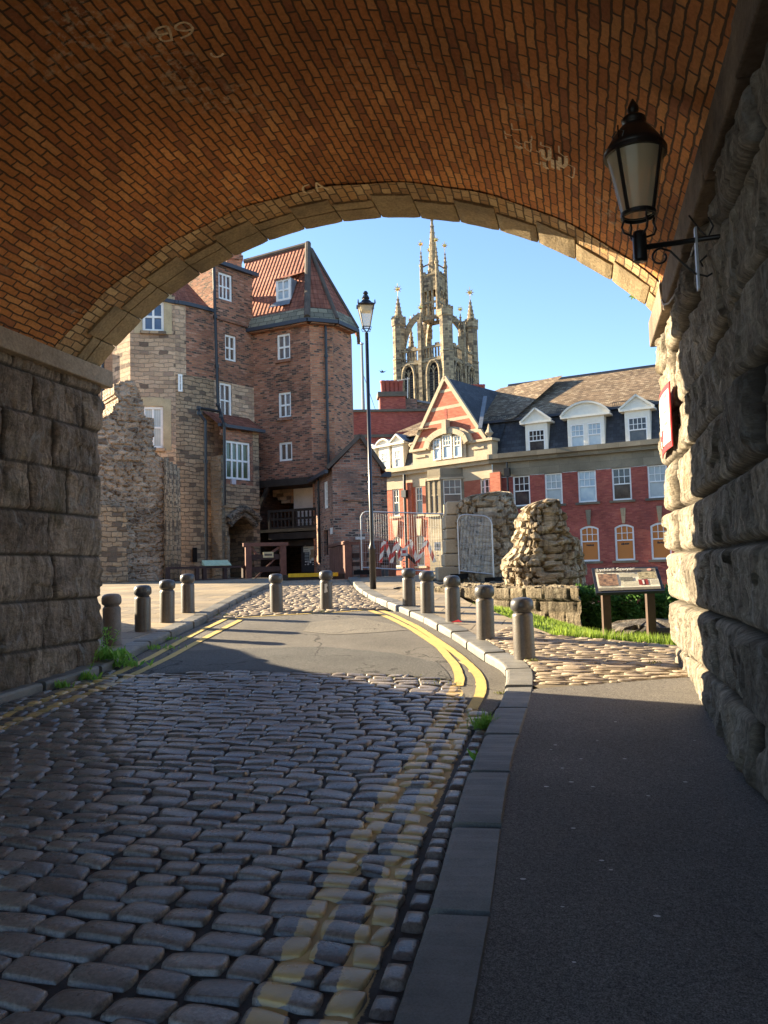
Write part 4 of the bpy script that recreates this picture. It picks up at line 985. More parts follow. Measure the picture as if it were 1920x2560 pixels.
for F, s0, s1 in ((FO1, 0, FO1.L), (FO2, 0, FO2.L), (FO3, 0, FO3.L)): F.box(mb, s0, ZE - .28, s1, ZE - .12, .0, ov - .05)
mb.build('soffit', M['gbrick2'], gate)
# dormer
fd = Fac(p0 - FO1.n * .2, p1 - FO1.n * .2); r = fd.crect(K3, 537, 483, 686, 712); s0, z0, s1, z1 = r
mb = MB(); fd.box(mb, s0 - .02, z0 - .1, s1 + .02, z1, -1.2, -.10); mb.build('dormer', M['lead'], gate)
d = window(gate, fd, r, 2, 2, .1, .07, M['g_attic'], M['white'], o=-.04)
mb = MB(); zt = z1 + .02; mb.face([fd.P(s0 - .06, zt, .04), fd.P(s1 + .08, zt, .04), fd.P(s1 + .3, zt + .42, -.75), fd.P(s0 - .06, zt + .42, -.75)]); mb.face([fd.P(s0 - .06, zt, .04), fd.P(s1 + .08, zt, .04), fd.P(s1 + .08, zt - .06, .04), fd.P(s0 - .06, zt - .06, .04)])
mb.build('dormer_roof', M['pantile'], gate)
mb = MB(); mb.face([fd.P(s0 - .25, z0 - .28, .24), fd.P(s1 + .1, z0 - .28, .24), fd.P(s1 + .02, z0, .01), fd.P(s0 - .02, z0, .01)]); mb.build('dormer_flashing', M['lead'], gate)

# mid wall
q0 = PP(541, 31.6); FM = Fac(q0, p0); zmt = FM.at(*cr(K1, 1150, 335))[1]; zbs = 9.5
m1, m2, m3 = FM.crect(K1, 1150, 410, 1264, 632), FM.crect(K1, 1204, 922, 1297, 1135), FM.crect(K1, 1160, 1320, 1261, 1606)
mb = MB(); FM.wall(mb, 0, zbs, FM.L, zmt, [m1, m2]); mb.face([FM.P(0, zbs - 1, 0), FM.P(0, zmt, 0), FM.P(0, zmt, -3), FM.P(0, zbs - 1, -3)]); mb.face([FM.P(0, zmt, 0), FM.P(FM.L, zmt, 0), FM.P(FM.L, zmt, -3), FM.P(0, zmt, -3)]); mb.build('wall', M['gbrick'], gate)
mb = MB(); FM.wall(mb, 0, 5.0, FM.L, zbs, [m3]); mb.build('wall', M['gstone'], gate)
window(gate, FM, m1, 3, 2, .09, .06, M['g_red'], M['white']); window(gate, FM, m2, 2, 2, .085, .07, M['g_tan'], M['white']); window(gate, FM, m3, 2, 2, .09, .06, M['g_tan'], M['white'])
mb = MB(); zsc = FM.at(*cr(K1, 1280, 820))[1]; FM.box(mb, 0, zsc - .06, FM.L, zsc + .06, 0, .08); mb.build('string_course', M['gbrick'], gate)
mb = MB(); FM.box(mb, -.12, zmt - .02, FM.L + .25, zmt + .14, -.3, .16); mb.build('coping', M['gutter'], gate)
ch = W(596, 690, 36.0); mb = MB(); F0 = Fac(PP(577, 36), PP(616, 36.2)); a, za = F0.at(578, 700); b_, zb2 = F0.at(612, 632)
F0.box(mb, 0, 13, F0.L, zb2 - .35, -.8, 0); F0.box(mb, -.06, zb2 - .35, F0.L + .06, zb2 - .15, -.86, .06); F0.box(mb, .0, zb2 - .15, F0.L, zb2, -.8, 0); mb.build('chimney', M['gbrick2'], gate)

# drum and left stone tower
d0, d1, d2, d3 = PP(328, 30.1), PP(443, 30.45), PP(482, 30.8), q0; l0 = PP(283, 30.85); l1 = PP(200, 31.9)
FL, FD = Fac(l0, d0), Fac(d0, d1); FL2 = Fac(l1, PP(300, 31.9))
n1, n2 = FD.crect(K1, 517, 640, 695, 890), FD.crect(K1, 520, 1512, 690, 1860)
mb = MB(); FD.wall(mb, 0, .5, FD.L, 12.6, [n1, n2]); mb.build('wall', M['gstone'], gate)
nl = FL2.crect(K1, 218, 1390, 272, 1565)
mb = MB(); FL.wall(mb, 0, .5, FL.L, 13.5); FL2.wall(mb, 0, .5, FL2.L, 14, [nl]); mb.build('wall', M['gstone'], gate)
window(gate, FD, n1, 2, 2, .1, .08, M['g_blue'], M['white'], zfr=None, sill=.08, sillmat=M['gstone_dark']); window(gate, FD, n2, 2, 2, .1, .07, M['g_pale'], M['white'], sill=.08, sillmat=M['gstone'])
window(gate, FL2, nl, 1, 1, .08, .05, M['g_pale'], M['white'])
M['surround'] = plain('dressed_buff_stone', (.46, .36, .22), .35, 2, .85)
for r in (n1, n2):
    mb = MB()
    for a, b in ((r[0] - .3, r[0] - .005), (r[2] + .005, r[2] + .3)): FD.box(mb, a, r[1] - .1, b, r[3] + .3, -.1, .02)
    FD.box(mb, r[0] - .005, r[3] + .004, r[2] + .005, r[3] + .34, -.1, .02); mb.build('window_surround', M['surround'], gate)
cv = []
for t in np.linspace(0, 1, 9):      # quadratic through d1,d2,d3
    cv.append((1 - t) ** 2 * d1 + 2 * t * (1 - t) * (2 * d2 - .5 * d1 - .5 * d3) + t * t * d3)
cv = np.array(cv); al = np.r_[0, np.cumsum(np.linalg.norm(np.diff(cv, axis=0), axis=1))]
def curved(z0, z1, m, k0=0, k1=9):
    mb = MB(); G = np.zeros((k1 - k0, 2, 3)); UV = np.zeros((k1 - k0, 2, 2))
    for i in range(k0, k1):
        for j, z in enumerate((z0, z1)): G[i - k0, j] = (*cv[i], z); UV[i - k0, j] = (al[i], z)
    mb.grid(G, UV, flip=False); return mb.build('wall', m, gate)
curved(9.5, 12.3, M['gbrick'], 3, 9); curved(9.5, 12.3, M['gstone'], 0, 4); curved(.5, 9.5, M['gstone_dark'])
mb = MB(); s_, z0 = Fac(d1, d2).at(*cr(K1, 815, 1250)); fw1 = Fac(cv[0], cv[2]); r = fw1.crect(K1, 812, 1250, 846, 1392); window(gate, fw1, r, 1, 2, .06, .04, M['g_pale'], M['white'], o=.04)
mb = MB(); top = [np.array([*c, 12.3]) for c in cv]; bk = np.array([*(q0 + (-FM.n) * 2.2 - FM.d * 1.2), 15.2])
for a, b in zip(top[:-1], top[1:]): mb.face([a + np.array([0, 0, 0]), b, bk])
bk2 = np.array([*(d0 - FD.n * 2.6), 15.2]); mb.face([np.array([*d0, 12.6]), np.array([*d1, 12.4]), bk, bk2]); mb.build('roof', M['pantile'], gate)
mb = MB()
for a, b in zip(top[:-1], top[1:]): mb.beam(a + (0, 0, .02), b + (0, 0, .02), .2, .14)
mb.beam([*d0, 12.62], [*d1, 12.32], .18, .14); mb.build('gutter', M['gutter'], gate)
mb = MB(); c0 = FM.P(-.05, 0, 0); F9 = Fac(PP(468, 33.4), PP(530, 32.6)); F9.wall(mb, 0, 11.5, F9.L, 15.2); mb.build('wall', plain('cream_render', (.62, .58, .46), .2, 2, .9), gate)

# projecting bay with the gateway arch
ba = q0 + FM.n * .75 - FM.d * .25; FB = Fac(ba, ba + FM.d * 3); sB1 = FB.at(650, 1300)[0]; sB0 = FB.at(560, 1300)[0]; sPre = 0.0
zev = FB.at(*cr(K2, 1250, 300))[1]; wB = FB.crect(K2, 1190, 428, 1405, 758); zmid = FB.at(*cr(K2, 1300, 800))[1]
A0 = FB.at(*cr(K2, 1215, 1300)); A1 = FB.at(*cr(K2, 1432, 1300)); AZ = FB.at(*cr(K2, 1345, 1085))[1]; sA0, sA1 = A0[0], min(A1[0], sB1 - .25)
mb = MB(); FB.wall(mb, sB0, zmid, sB1 - .32, zev, [wB]); mb.build('wall', M['gbrick'], gate)
zspr = FB.at(*cr(K2, 1230, 1180))[1]
mb = MB(); FB.wall(mb, sB1 - .32, zmid, sB1, zev); mb.face([FB.P(sB1, 1, 0), FB.P(sB1, zev, 0), FB.P(sB1, zev, -1), FB.P(sB1, 1, -1)])
FB.wall(mb, sB0, AZ + .02, sB1, zmid); FB.wall(mb, sB0, .6, sA0, AZ + .02); FB.wall(mb, sA1, .6, sB1, AZ + .02)
ms = (sA0 + sA1) / 2; N = 14
def az(s): t = min(1, abs((s - ms) / (sA1 - ms))); return zspr + (AZ - zspr) * (1 - t ** 1.55)
ss = np.linspace(sA0, sA1, N)
for a, b in zip(ss[:-1], ss[1:]):
    mb.face([FB.P(a, az(a), 0), FB.P(b, az(b), 0), FB.P(b, AZ + .02, 0), FB.P(a, AZ + .02, 0)]); mb.face([FB.P(a, az(a), 0), FB.P(b, az(b), 0), FB.P(b, az(b), -4), FB.P(a, az(a), -4)])
for s in (sA0, sA1): mb.face([FB.P(s, .6, 0), FB.P(s, zspr, 0), FB.P(s, zspr, -4), FB.P(s, .6, -4)])
mb.build('wall', M['gstone_dark'], gate)
window(gate, FB, wB, 4, 2, .09, .075, M['g_green'], M['white'])
mb = MB()
for order, (o, w_) in enumerate(((.10, .22), (.22, .2))):
    pts = [FB.P(ms + (s - ms) * (1 + .16 * (order + .5)), az(s) + .12 + .22 * order, o) for s in ss]; mb.tube(pts, .13, 8)
mb.build('arch_moulding', M['archst'], gate, True)
mb = MB(); FB.box(mb, sB0, zmid - .95, sB1 - .05, zmid - .82, 0, .09); mb.build('string_course', M['gstone_dark'], gate)
mb = MB(); FB.wall(mb, sA0 - .1, .5, sA1 + .1, AZ + .3, o=-3.9); mb.build('passage_wall', M['sooty'], gate)
mb = MB(); FB.wall(mb, -.1, zev - .4, sB0, zev); mb.build('wall', M['gbrick'], gate)
# buttress left of the arch
mb = MB(); FB.box(mb, -.1, .5, sB0 + .02, zev - 1.2, -.6, .06); FB.box(mb, .15, .5, sB0 - .02, 3.2, -.5, .22); mb.build('buttress', M['rubble'], gate)
mb = MB(); t0, t1 = -.35, sB1 + .1; mb.face([FB.P(t0, zev - .03, .25), FB.P(t1, zev - .03, .25), FB.P(t1, zev + .62, -.72), FB.P(t0, zev + .62, -.72)]); mb.build('lean_to_roof', M['pantile'], gate)
mb = MB(); mb.beam(FB.P(t0, zev - .06, .26), FB.P(t1, zev - .06, .26), .12, .12); mb.build('gutter', M['gutter'], gate)
mb = MB(); mb.obox(FB.P(*FB.at(*cr(K2, 1247, 775)), .05), np.array([*FB.d, 0]) * .11, np.array([*FB.n, 0]) * .05, np.array([0, 0, .11])); mb.build('alarm_box', flat('pale_box', (.5, .47, .5)), gate)
sl = Fac(cv[2], cv[4]); mb = MB(); fs = Fac(PP(478, 30.68), PP(500, 30.9)); r = fs.crect(K2, 905, 1345, 940, 1470); fs.box(mb, r[0], r[1], r[2], r[3], -.02, .03); mb.build('arrow_slit', M['dark'], gate)
# downpipes
def pipe(root, pts, r=.055, name='downpipe'):
    mb = MB(); mb.tube(pts, r, 8)
    for p in pts[1:-1]: mb.lathe([(r * 1.5, -.06), (r * 1.5, .06)], p, 8)
    return mb.build(name, M['iron'], root)
P_ = lambda x, y, u: W(x, y, u)
k = lambda c, x, y, u: W(*cr(c, x, y), u)
pipe(gate, [k(K1, 1110, 330, 31.3), k(K1, 1122, 770, 31.3), k(K1, 1135, 1180, 31.25), k(K1, 1145, 1500, 31.2), k(K2, 1150, 210, 30.75), k(K2, 1178, 280, 30.55), k(K2, 1180, 980, 30.6)], .06)
pipe(gate, [k(K2, 1130, 168, 30.9), k(K2, 955, 138, 30.3), k(K2, 960, 185, 30.1), k(K2, 1012, 250, 30.1)], .06)
pipe(gate, [k(K2, 1014, 245, 30.1), k(K2, 1017, 600, 30.1), k(K2, 1019, 940, 30.1), k(K2, 1021, 1240, 30.1), k(K2, 1023, 1470, 30.1)], .055)
s0 = FO2.at(*cr(K3, 1042, 880))[0]; pipe(gate, [FO2.P(s0, ZE - .3, .1), FO2.P(s0, 10.5, .1), FO2.P(s0, 8.8, .1), FO2.P(s0, 7.0, .1), FO2.P(s0, 5.5, .1), FO2.P(s0, 3.5, .1)], .055)
pipe(gate, [W(257, 880, 31.0), W(257, 960, 31.0), W(257, 1060, 31.0)], .07)
# timber gallery under the octagon
rc = 2.6; g0, g1 = -.02, FO1.at(*cr(K4, 735, 900))[0]
mb = MB(); mb.face([FO1.P(g0, zbeam, 0), FO1.P(FO1.L, zbeam, 0), FO1.P(FO1.L, zbeam, -rc), FO1.P(g0, zbeam, -rc)]); FO1.wall(mb, g0 - .3, .5, g1 + 1, zbeam, o=-rc)
for s in (g0, g1 + .6): mb.face([FO1.P(s, .5, 0), FO1.P(s, zbeam, 0), FO1.P(s, zbeam, -rc), FO1.P(s, .5, -rc)])
mb.build('passage_wall', M['sooty'], gate)
zf = FO1.at(*cr(K4, 480, 1185))[1]; zr = FO1.at(*cr(K4, 480, 985))[1]; zm = FO1.at(*cr(K4, 480, 1075))[1]
FP_ = Fac(FO1.a - FO1.n * 1.2, FO1.b - FO1.n * 1.2); mb = MB(); FP_.box(mb, FP_.at(*cr(K4, 497, 800))[0], zf, FP_.at(*cr(K4, 760, 800))[0], zbeam - .02, -.1, 0); mb.build('plaster_wall', M['plaster'], gate)
mb = MB(); a0 = FP_.at(*cr(K4, 285, 830))[0]; a1 = FP_.at(*cr(K4, 493, 830))[0]; zz = FP_.at(*cr(K4, 400, 850))[1]; FP_.box(mb, a0, zz + .06, a1, zbeam - .02, -.3, .1); FP_.box(mb, a0 + .28, zz - .1, a1, zz + .05, -.2, .15); FP_.box(mb, a0 + .5, zz - .25, a1, zz - .11, -.15, .2); mb.build('corbel', M['gstone'], gate)
mb = MB(); FO1.box(mb, g0, zbeam - .02, g1 + .3, zbeam + .26, -.05, .12); mb.beam(FO1.P(g0 + .65, zbeam - .02, 0), FO1.P(g0 + .1, zbeam - 1.0, 0), .16, .14); FO1.box(mb, g0, zbeam - 1.15, g0 + .14, zbeam, -.08, .08); mb.build('timber_beam', M['wood'], gate)
mb = MB(); b0_ = FO1.at(*cr(K4, 228, 1100))[0]; b1_ = g1 + .1
FO1.box(mb, b0_, zr - .05, b1_, zr + .05, -.06, .06); FO1.box(mb, b0_, zm - .05, b1_, zm + .04, -.04, .04); FO1.box(mb, b0_, zf, b1_, zf + .1, -.06, .06)
nb = 13
for i in range(nb):
    s = b0_ + .07 + (b1_ - b0_ - .14) * i / (nb - 1); q = FO1.P(s, zf + .1, 0); hgt = zm - .05 - zf - .1
    mb.lathe([(.035, 0), (.05, hgt * .25), (.03, hgt * .5), (.05, hgt * .7), (.035, hgt)], q, 8); q2 = FO1.P(s, zm + .04, 0); mb.lathe([(.035, 0), (.045, .15), (.03, zr - .05 - zm - .04)], q2, 8)
for s in (b0_, (b0_ + b1_) / 2, b1_ - .1): FO1.box(mb, s, zf, s + .1, zr + .05, -.07, .07)
mb.build('balustrade', M['wood'], gate)
mb = MB(); FO1.box(mb, g0, zf - .12, b1_ + .1, zf, -rc, .1); FO1.box(mb, b0_, zf - .42, b1_ + .1, zf - .16, -.2, .05); FO1.box(mb, b0_, zf - .7, b1_ + .1, zf - .46, -.6, -.3); mb.beam(FO1.P(b0_ + .05, zf - 1.2, -.1), FO1.P(b0_ + .6, zf - .5, -.1), .12, .14); mb.build('gallery_floor', M['wood'], gate)

# brick annex in front of the octagon
g0_, g1_, s0_ = PP(836, 29.0), PP(957, 29.3), PP(789, 32.2); r1_ = PP(975, 30.2)
ann = thing('brick_annex', 'small gabled brick annex with pantile roof built against the gatehouse', 'building', (g0_[0], g0_[1], 1.3))
FA, FS, FR = Fac(g0_, g1_), Fac(s0_, g0_), Fac(PP(945, 30.3), PP(973, 30.4)); zA = FA.at(*cr(K4, 940, 520))[1]; sap, zap = FA.at(*cr(K4, 1222, 200)); zA2 = FA.at(*cr(K4, 1465, 520))[1]
M['abrick'] = brick_mat('rough_patched_brick', [(.40, .19, .13), (.33, .155, .11), (.44, .225, .15), (.09, .065, .06), (.29, .15, .115), (.37, .175, .12), (.46, .27, .20)], (.33, .26, .205), .25, .085, .014, .035, 4, .6, .5, (.17, .12, .10), .52, .9, .9, .04, seed=12)
mb = MB(); FA.wall(mb, 0, .5, FA.L, zA); n = 8
mb.face([FA.P(0, zA, 0), FA.P(FA.L, zA, 0), FA.P(sap, zap, 0)]); mb.face([FA.P(FA.L, .5, 0), FA.P(FA.L, zA, 0), FA.P(FA.L, zA, -3), FA.P(FA.L, .5, -3)]); mb.build('wall', M['abrick'], ann)
wsl = FS.crect(K4, 838, 672, 870, 965); dr = FS.crect(K4, 828, 1200, 876, 1475)
mb = MB(); FS.wall(mb, 0, .5, FS.L, zA, [wsl, dr]); mb.build('wall', M['abrick'], ann)
window(ann, FS, wsl, 1, 3, .08, .04, M['g_pale'], M['white'], o=-.03)
mb = MB(); FS.box(mb, dr[0], dr[1], dr[2], dr[3], -.2, -.12); mb.build('door', M['dark'], ann)
mb = MB(); FR.wall(mb, 0, .5, FR.L, zA - .25); mb.build('wall', M['abrick'], ann)
mb = MB(); FR.box(mb, -.2, zA - .25, FR.L + .15, zA - .05, -.4, .15); mb.build('gutter', M['gutter'], ann)
mb = MB(); bkL = FS.P(-.2, zA + .05, .2); fl = FA.P(-.22, zA - .1, .06); rA = FA.P(sap, zap + .04, .06); rB = rA + np.array([*(-FA.n * 4.0), 0]); fr = FA.P(FA.L + .2, zA2 - .15, .06)
mb.face([fl, rA, rB, np.array([*(fl[:2] + (FS.a - FS.b) * 1.05), fl[2]])]); mb.face([rA, fr, fr + np.array([*(-FA.n * 3.2), 0]), rB]); mb.build('roof', M['pantile'], ann)
mb = MB(); mb.beam(FA.P(-.2, zA - .02, .03), FA.P(sap, zap + .1, .03), .24, .14); mb.beam(FA.P(FA.L + .16, zA2 - .08, .03), FA.P(sap, zap + .1, .03), .24, .14); mb.build('gable_coping', M['hip'], ann)
mb = MB(); a = FA.at(*cr(K4, 1030, 870)); b_ = FA.at(*cr(K4, 1250, 870)); FA.box(mb, a[0], a[1] - .05, b_[0], a[1] + .05, 0, .07); a = FA.at(*cr(K4, 1255, 600)); b_ = FA.at(*cr(K4, 1450, 600)); FA.box(mb, a[0], a[1] - .06, b_[0], a[1] + .04, 0, .08); mb.build('string_course', M['abrick'], ann)
mb = MB(); mb.beam(fl - (0, 0, .04), np.array([*(fl[:2] + (FS.a - FS.b) * 1.0), fl[2] - .04]), .13, .13); mb.build('gutter', M['gutter'], ann)
pipe(ann, [k(K4, 770, 625, 31.2), k(K4, 772, 900, 31.2), k(K4, 775, 1200, 31.2), k(K4, 780, 1560, 31.2)], .05)
mb = MB(); FS.box(mb, *(lambda r: (r[0], r[1], r[2], r[3]))(FS.crect(K4, 905, 1175, 927, 1245)), .0, .03); mb.build('small_sign', M['plaster'], ann)
mb = MB(); FA.box(mb, *FA.crect(K4, 1170, 1278, 1270, 1305), 0, .12); mb.build('lamp_box', M['galv'], ann)

# information banner in the dark passage
bn = thing('entrance_banner', 'dark information banner with cream panels standing in the gatehouse passage', 'sign', FO1.P(g1 - .4, 1.45, -.5))
fb = Fac(FO1.a - FO1.n * .5, FO1.b - FO1.n * .5); K10 = (740, 1340, 16.59)
mb = MB(); r = fb.crect(K10, 220, 320, 790, 1500); fb.box(mb, *r, -.05, 0); mb.build('panel', flat('banner_black', (.02, .02, .025), .6), bn)
M['paper'] = flat('banner_cream', (.62, .6, .5), .7); M['bgrey'] = flat('banner_grey', (.2, .22, .22), .7); M['horse'] = flat('banner_brown', (.30, .19, .10), .7)
mb = MB(); rr = fb.crect(K10, 310, 430, 740, 660); fb.box(mb, *rr, 0, .006); fb.box(mb, *fb.crect(K10, 560, 640, 740, 1020), 0, .006); mb.build('picture', M['paper'], bn)
mb = MB(); fb.box(mb, *fb.crect(K10, 600, 560, 735, 640), .006, .010); fb.box(mb, *fb.crect(K10, 610, 640, 735, 900), .006, .010); fb.box(mb, *fb.crect(K10, 580, 780, 640, 980), .006, .010); mb.build('picture', M['horse'], bn)
mb = MB()
for y0, y1, x0, x1 in ((675, 760, 365, 530), (780, 890, 365, 530), (925, 1000, 365, 530)): fb.box(mb, *fb.crect(K10, x0, y0, x1, y1), 0, .006)
mb.build('text_panel', M['bgrey'], bn)
mb = MB()
for y0, y1, x0, x1 in ((500, 520, 330, 510), (605, 625, 350, 510)): fb.box(mb, *fb.crect(K10, x0, y0, x1, y1), .006, .010)
mb.build('lettering', M['ink'], bn)
mb = MB()
for y0, y1, x0, x1 in ((335, 415, 350, 415), (335, 365, 425, 600), (1035, 1090, 380, 440), (1030, 1060, 460, 550), (1040, 1120, 565, 630), (1170, 1200, 370, 420), (1170, 1200, 470, 545), (1165, 1195, 680, 740), (1100, 1120, 690, 740), (1100, 1140, 480, 540)): fb.box(mb, *fb.crect(K10, x0, y0, x1, y1), 0, .006)
mb.build('lettering', M['plaster'], bn)
# ------------------------------------------------------------------ red brick office building with mansard roof
M['rbrick'] = brick_mat('red_pressed_brick', [(.37, .095, .066), (.33, .08, .058), (.41, .115, .078), (.29, .07, .055), (.36, .09, .07)], (.27, .10, .08), .23, .075, .006, .004, 5, .5, .5, (.22, .065, .055), .58, rough=.85, bst=.25, bd=.01, seed=6)
M['rbrick_l'] = brick_mat('orange_red_brick', [(.40, .12, .07), (.36, .10, .06), (.43, .14, .085)], (.30, .12, .08), .23, .075, .006, .004, 5, .3, .4, rough=.85, bst=.25, bd=.01, seed=7)
M['bstone'] = brick_mat('grey_buff_ashlar', [(.27, .225, .155), (.24, .20, .14), (.30, .25, .175)], (.17, .14, .10), 1.1, .42, .008, .01, 2, .55, .5, (.14, .125, .10), .6, .5, .3, .01, seed=3)
M['cstone'] = plain('cream_dressed_stone', (.45, .37, .26), .4, 1.5, .85, c2=(.37, .30, .21))
M['slate'] = brick_mat('dark_slate', [(.045, .05, .06), (.06, .065, .075), (.05, .054, .063), (.038, .042, .05)], (.02, .02, .024), .3, .2, .008, .006, 4, .6, .6, (.17, .18, .19), .66, 1.2, .4, .015, .55, seed=9)
M['tile'] = brick_mat('brown_plain_tile', [(.17, .115, .07), (.22, .15, .09), (.27, .19, .12), (.14, .095, .06), (.20, .14, .085), (.34, .26, .17)], (.06, .042, .03), .24, .16, .01, .01, 4, .35, .6, bst=.8, bd=.03, seed=4)
M['sill'] = plain('weathered_sill', (.13, .11, .085), .4, 2); M['orange'] = flat('orange_blind', (.55, .20, .055), .7, .2)
M['g_blind'] = glass_mat('vertical_blind', (.36, .40, .40), (.46, .50, .49), 9, .25); M['g_sky2'] = glass_mat('sky_reflection_glass', (.30, .38, .45), (.50, .55, .55), 0, .1); M['g_sash'] = glass_mat('dark_sash_glass', (.02, .02, .025), (.09, .08, .07), 0, .08)
M['ivory'] = plain('ivory_paint', (.76, .72, .62), .12, 4, .5)
f0, f1, fl_ = PP(1240, 45.0), PP(1730, 40.2), PP(950, 51.0)
f1 = f0 + (f1 - f0) * 1.9
red = thing('red_brick_building', 'long red brick office building with dark mansard roof and white dormers', 'building', (f0[0], f0[1], -.8))
FN, FW = Fac(f0, f1), Fac(fl_, f0)
zct = FN.at(*cr(K7, 800, 828))[1]; zcb = FN.at(*cr(K7, 800, 905))[1]; zbr = FN.at(*cr(K7, 800, 1035))[1]; zmn = FN.at(*cr(K7, 680, 520))[1]; ZB = -2.0
up = [FN.crect(K7, *t) for t in ((287, 1078, 433, 1335), (562, 1047, 712, 1312), (847, 1020, 1005, 1300), (1142, 993, 1308, 1282), (1450, 970, 1573, 1258))]
zu0 = np.mean([r[1] for r in up]); zu1 = np.mean([r[3] for r in up]); up = [(r[0], zu0, r[2], zu1) for r in up]; wu = np.mean([r[2] - r[0] for r in up[:4]]); pitch_ = (up[3][0] - up[0][0]) / 3
up[4] = (up[3][0] + pitch_, zu0, up[3][0] + pitch_ + wu, zu1); up.insert(0, (up[0][0] - pitch_ * .95, zu0, up[0][0] - pitch_ * .95 + wu * .8, zu1)); up += [(up[5][0] + pitch_ * j, zu0, up[5][0] + pitch_ * j + wu, zu1) for j in range(1, 6)]
lw = [FN.crect(K7, *t) for t in ((868, 1502, 1030, 1810), (1166, 1487, 1337, 1800))]; zl0 = np.mean([r[1] for r in lw]); zl1 = np.mean([r[3] for r in lw]); ww_ = lw[0][2] - lw[0][0]
low = [(lw[0][0] + pitch_ * k, zl0, lw[0][0] + pitch_ * k + ww_, zl1) for k in range(-2, 8)]
up = [r for r in up if r[2] < FN.L]; low = [r for r in low if r[2] < FN.L]
mb = MB(); FN.wall(mb, 0, ZB, FN.L, zbr, [r for r in up] + low)
def archfill(F, mb, r, rise, n=8, o=0.0):
    s0, z0, s1, z1 = r
    for k in range(n):
        a, b = s0 + (s1 - s0) * k / n, s0 + (s1 - s0) * (k + 1) / n; f = lambda s: z1 - rise * ((2 * s - s0 - s1) / (s1 - s0)) ** 2
        mb.face([F.P(a, f(a), o), F.P(b, f(b), o), F.P(b, z1, o), F.P(a, z1, o)]); mb.face([F.P(a, f(a), o), F.P(b, f(b), o), F.P(b, f(b), o - .16), F.P(a, f(a), o - .16)])
for r in low: archfill(FN, mb, r, .16)
mb.build('wall', M['rbrick'], red)
mb = MB(); FN.wall(mb, 0, zbr, FN.L, zcb, [(r[0], zbr - .001, r[2], min(r[3], zcb)) for r in up if r[3] > zbr], o=.03); mb.build('frieze', M['bstone'], red)
mb = MB(); FN.box(mb, -.1, zcb, FN.L, zcb + (zct - zcb) * .45, -.1, .28); FN.box(mb, -.1, zcb + (zct - zcb) * .45, FN.L, zct, -.6, .5); mb.build('cornice', M['bstone'], red)
pm = ['g_sash', 'g_sash', 'g_blind', 'g_sky2', 'g_sash', 'g_blind', 'g_sash', 'g_blind', 'g_sash', 'g_sky2', 'g_blind']
for r, p in zip(up, pm): window(red, FN, r, 1, 1, .08, .03, M[p], M['white'], zfr=.5, top_nx=3, sill=.16, sillmat=M['sill'], o=-.07)
for i, r in enumerate(low):
    w = window(red, FN, r, 1, 1, .09, .03, M['orange'], M['white'], zfr=.56, top_nx=3, sill=.16, sillmat=M['sill'], o=-.07)
    ab = MB()
    for k in range(8):
        f = lambda s: r[3] - .16 * ((2 * s - r[0] - r[2]) / (r[2] - r[0])) ** 2; a, b = r[0] + (r[2] - r[0]) * k / 8, r[0] + (r[2] - r[0]) * (k + 1) / 8
        ab.hexa([FN.P(a, f(a) - .10, -.1), FN.P(b, f(b) - .10, -.1), FN.P(b, f(b) - .10, -.035), FN.P(a, f(a) - .10, -.035), FN.P(a, f(a), -.1), FN.P(b, f(b), -.1), FN.P(b, f(b), -.035), FN.P(a, f(a), -.035)])
    LOCAL_BUILD(ab, 'arched_head', M['white'], w, red)
    if i in (2, 3, 4):     # blurred word on the orange blind
        q = MB(); zz = r[1] + (r[3] - r[1]) * .44; x = r[0] + .3; rs_ = np.random.RandomState(i)
        while x < r[2] - .3: L = rs_.uniform(.04, .07); FN.box(q, x, zz - rs_.uniform(0, .03), x + L, zz + rs_.uniform(.05, .1), -.099, -.092); x += L + .015
        LOCAL_BUILD(q, 'lettering', M['ink'], w, red)
for r in low[2:] if len(low) > 2 else []:
    m_ = (r[0] + r[2]) / 2; mb = MB(); a, b = .07, .14; z0, z1 = r[3] + .04, r[3] + .85
    mb.hexa([FN.P(m_ - a, z0, 0), FN.P(m_ + a, z0, 0), FN.P(m_ + a, z0, .06), FN.P(m_ - a, z0, .06), FN.P(m_ - b, z1, 0), FN.P(m_ + b, z1, 0), FN.P(m_ + b, z1, .06), FN.P(m_ - b, z1, .06)]); mb.build('keystone', M['bstone'], red)
# mansard and upper roof
so, RB = 1.05, 7.0
Fr = Fac(f0 - FN.n * RB, f1 - FN.n * RB); zrd = Fr.at(1640, 915)[1]
mb = MB(); mb.face([FN.P(-1.0, zct - .02, -.35), FN.P(FN.L, zct - .02, -.35), FN.P(FN.L, zmn, -so), FN.P(-1.0, zmn, -so)]); mb.build('mansard', M['slate'], red)
mb = MB(); mb.face([FN.P(-6.5, zmn + .08, -so + .2), FN.P(FN.L, zmn + .08, -so + .2), FN.P(FN.L, zrd, -RB), FN.P(-1.2, zrd, -RB)]); mb.face([FN.P(-3, zmn, -so - 11), FN.P(FN.L, zmn, -so - 11), FN.P(FN.L, zrd, -RB), FN.P(-1.2, zrd, -RB)]); mb.build('roof', M['tile'], red)
mb = MB(); mb.beam(FN.P(-1.2, zrd, -RB), FN.P(FN.L, zrd, -RB), .25, .16); mb.build('ridge', M['gutter'], red)
mb = MB(); FN.box(mb, -.8, zmn - .03, FN.L, zmn + .12, -so, -so + .25); mb.build('gutter', M['gutter'], red)
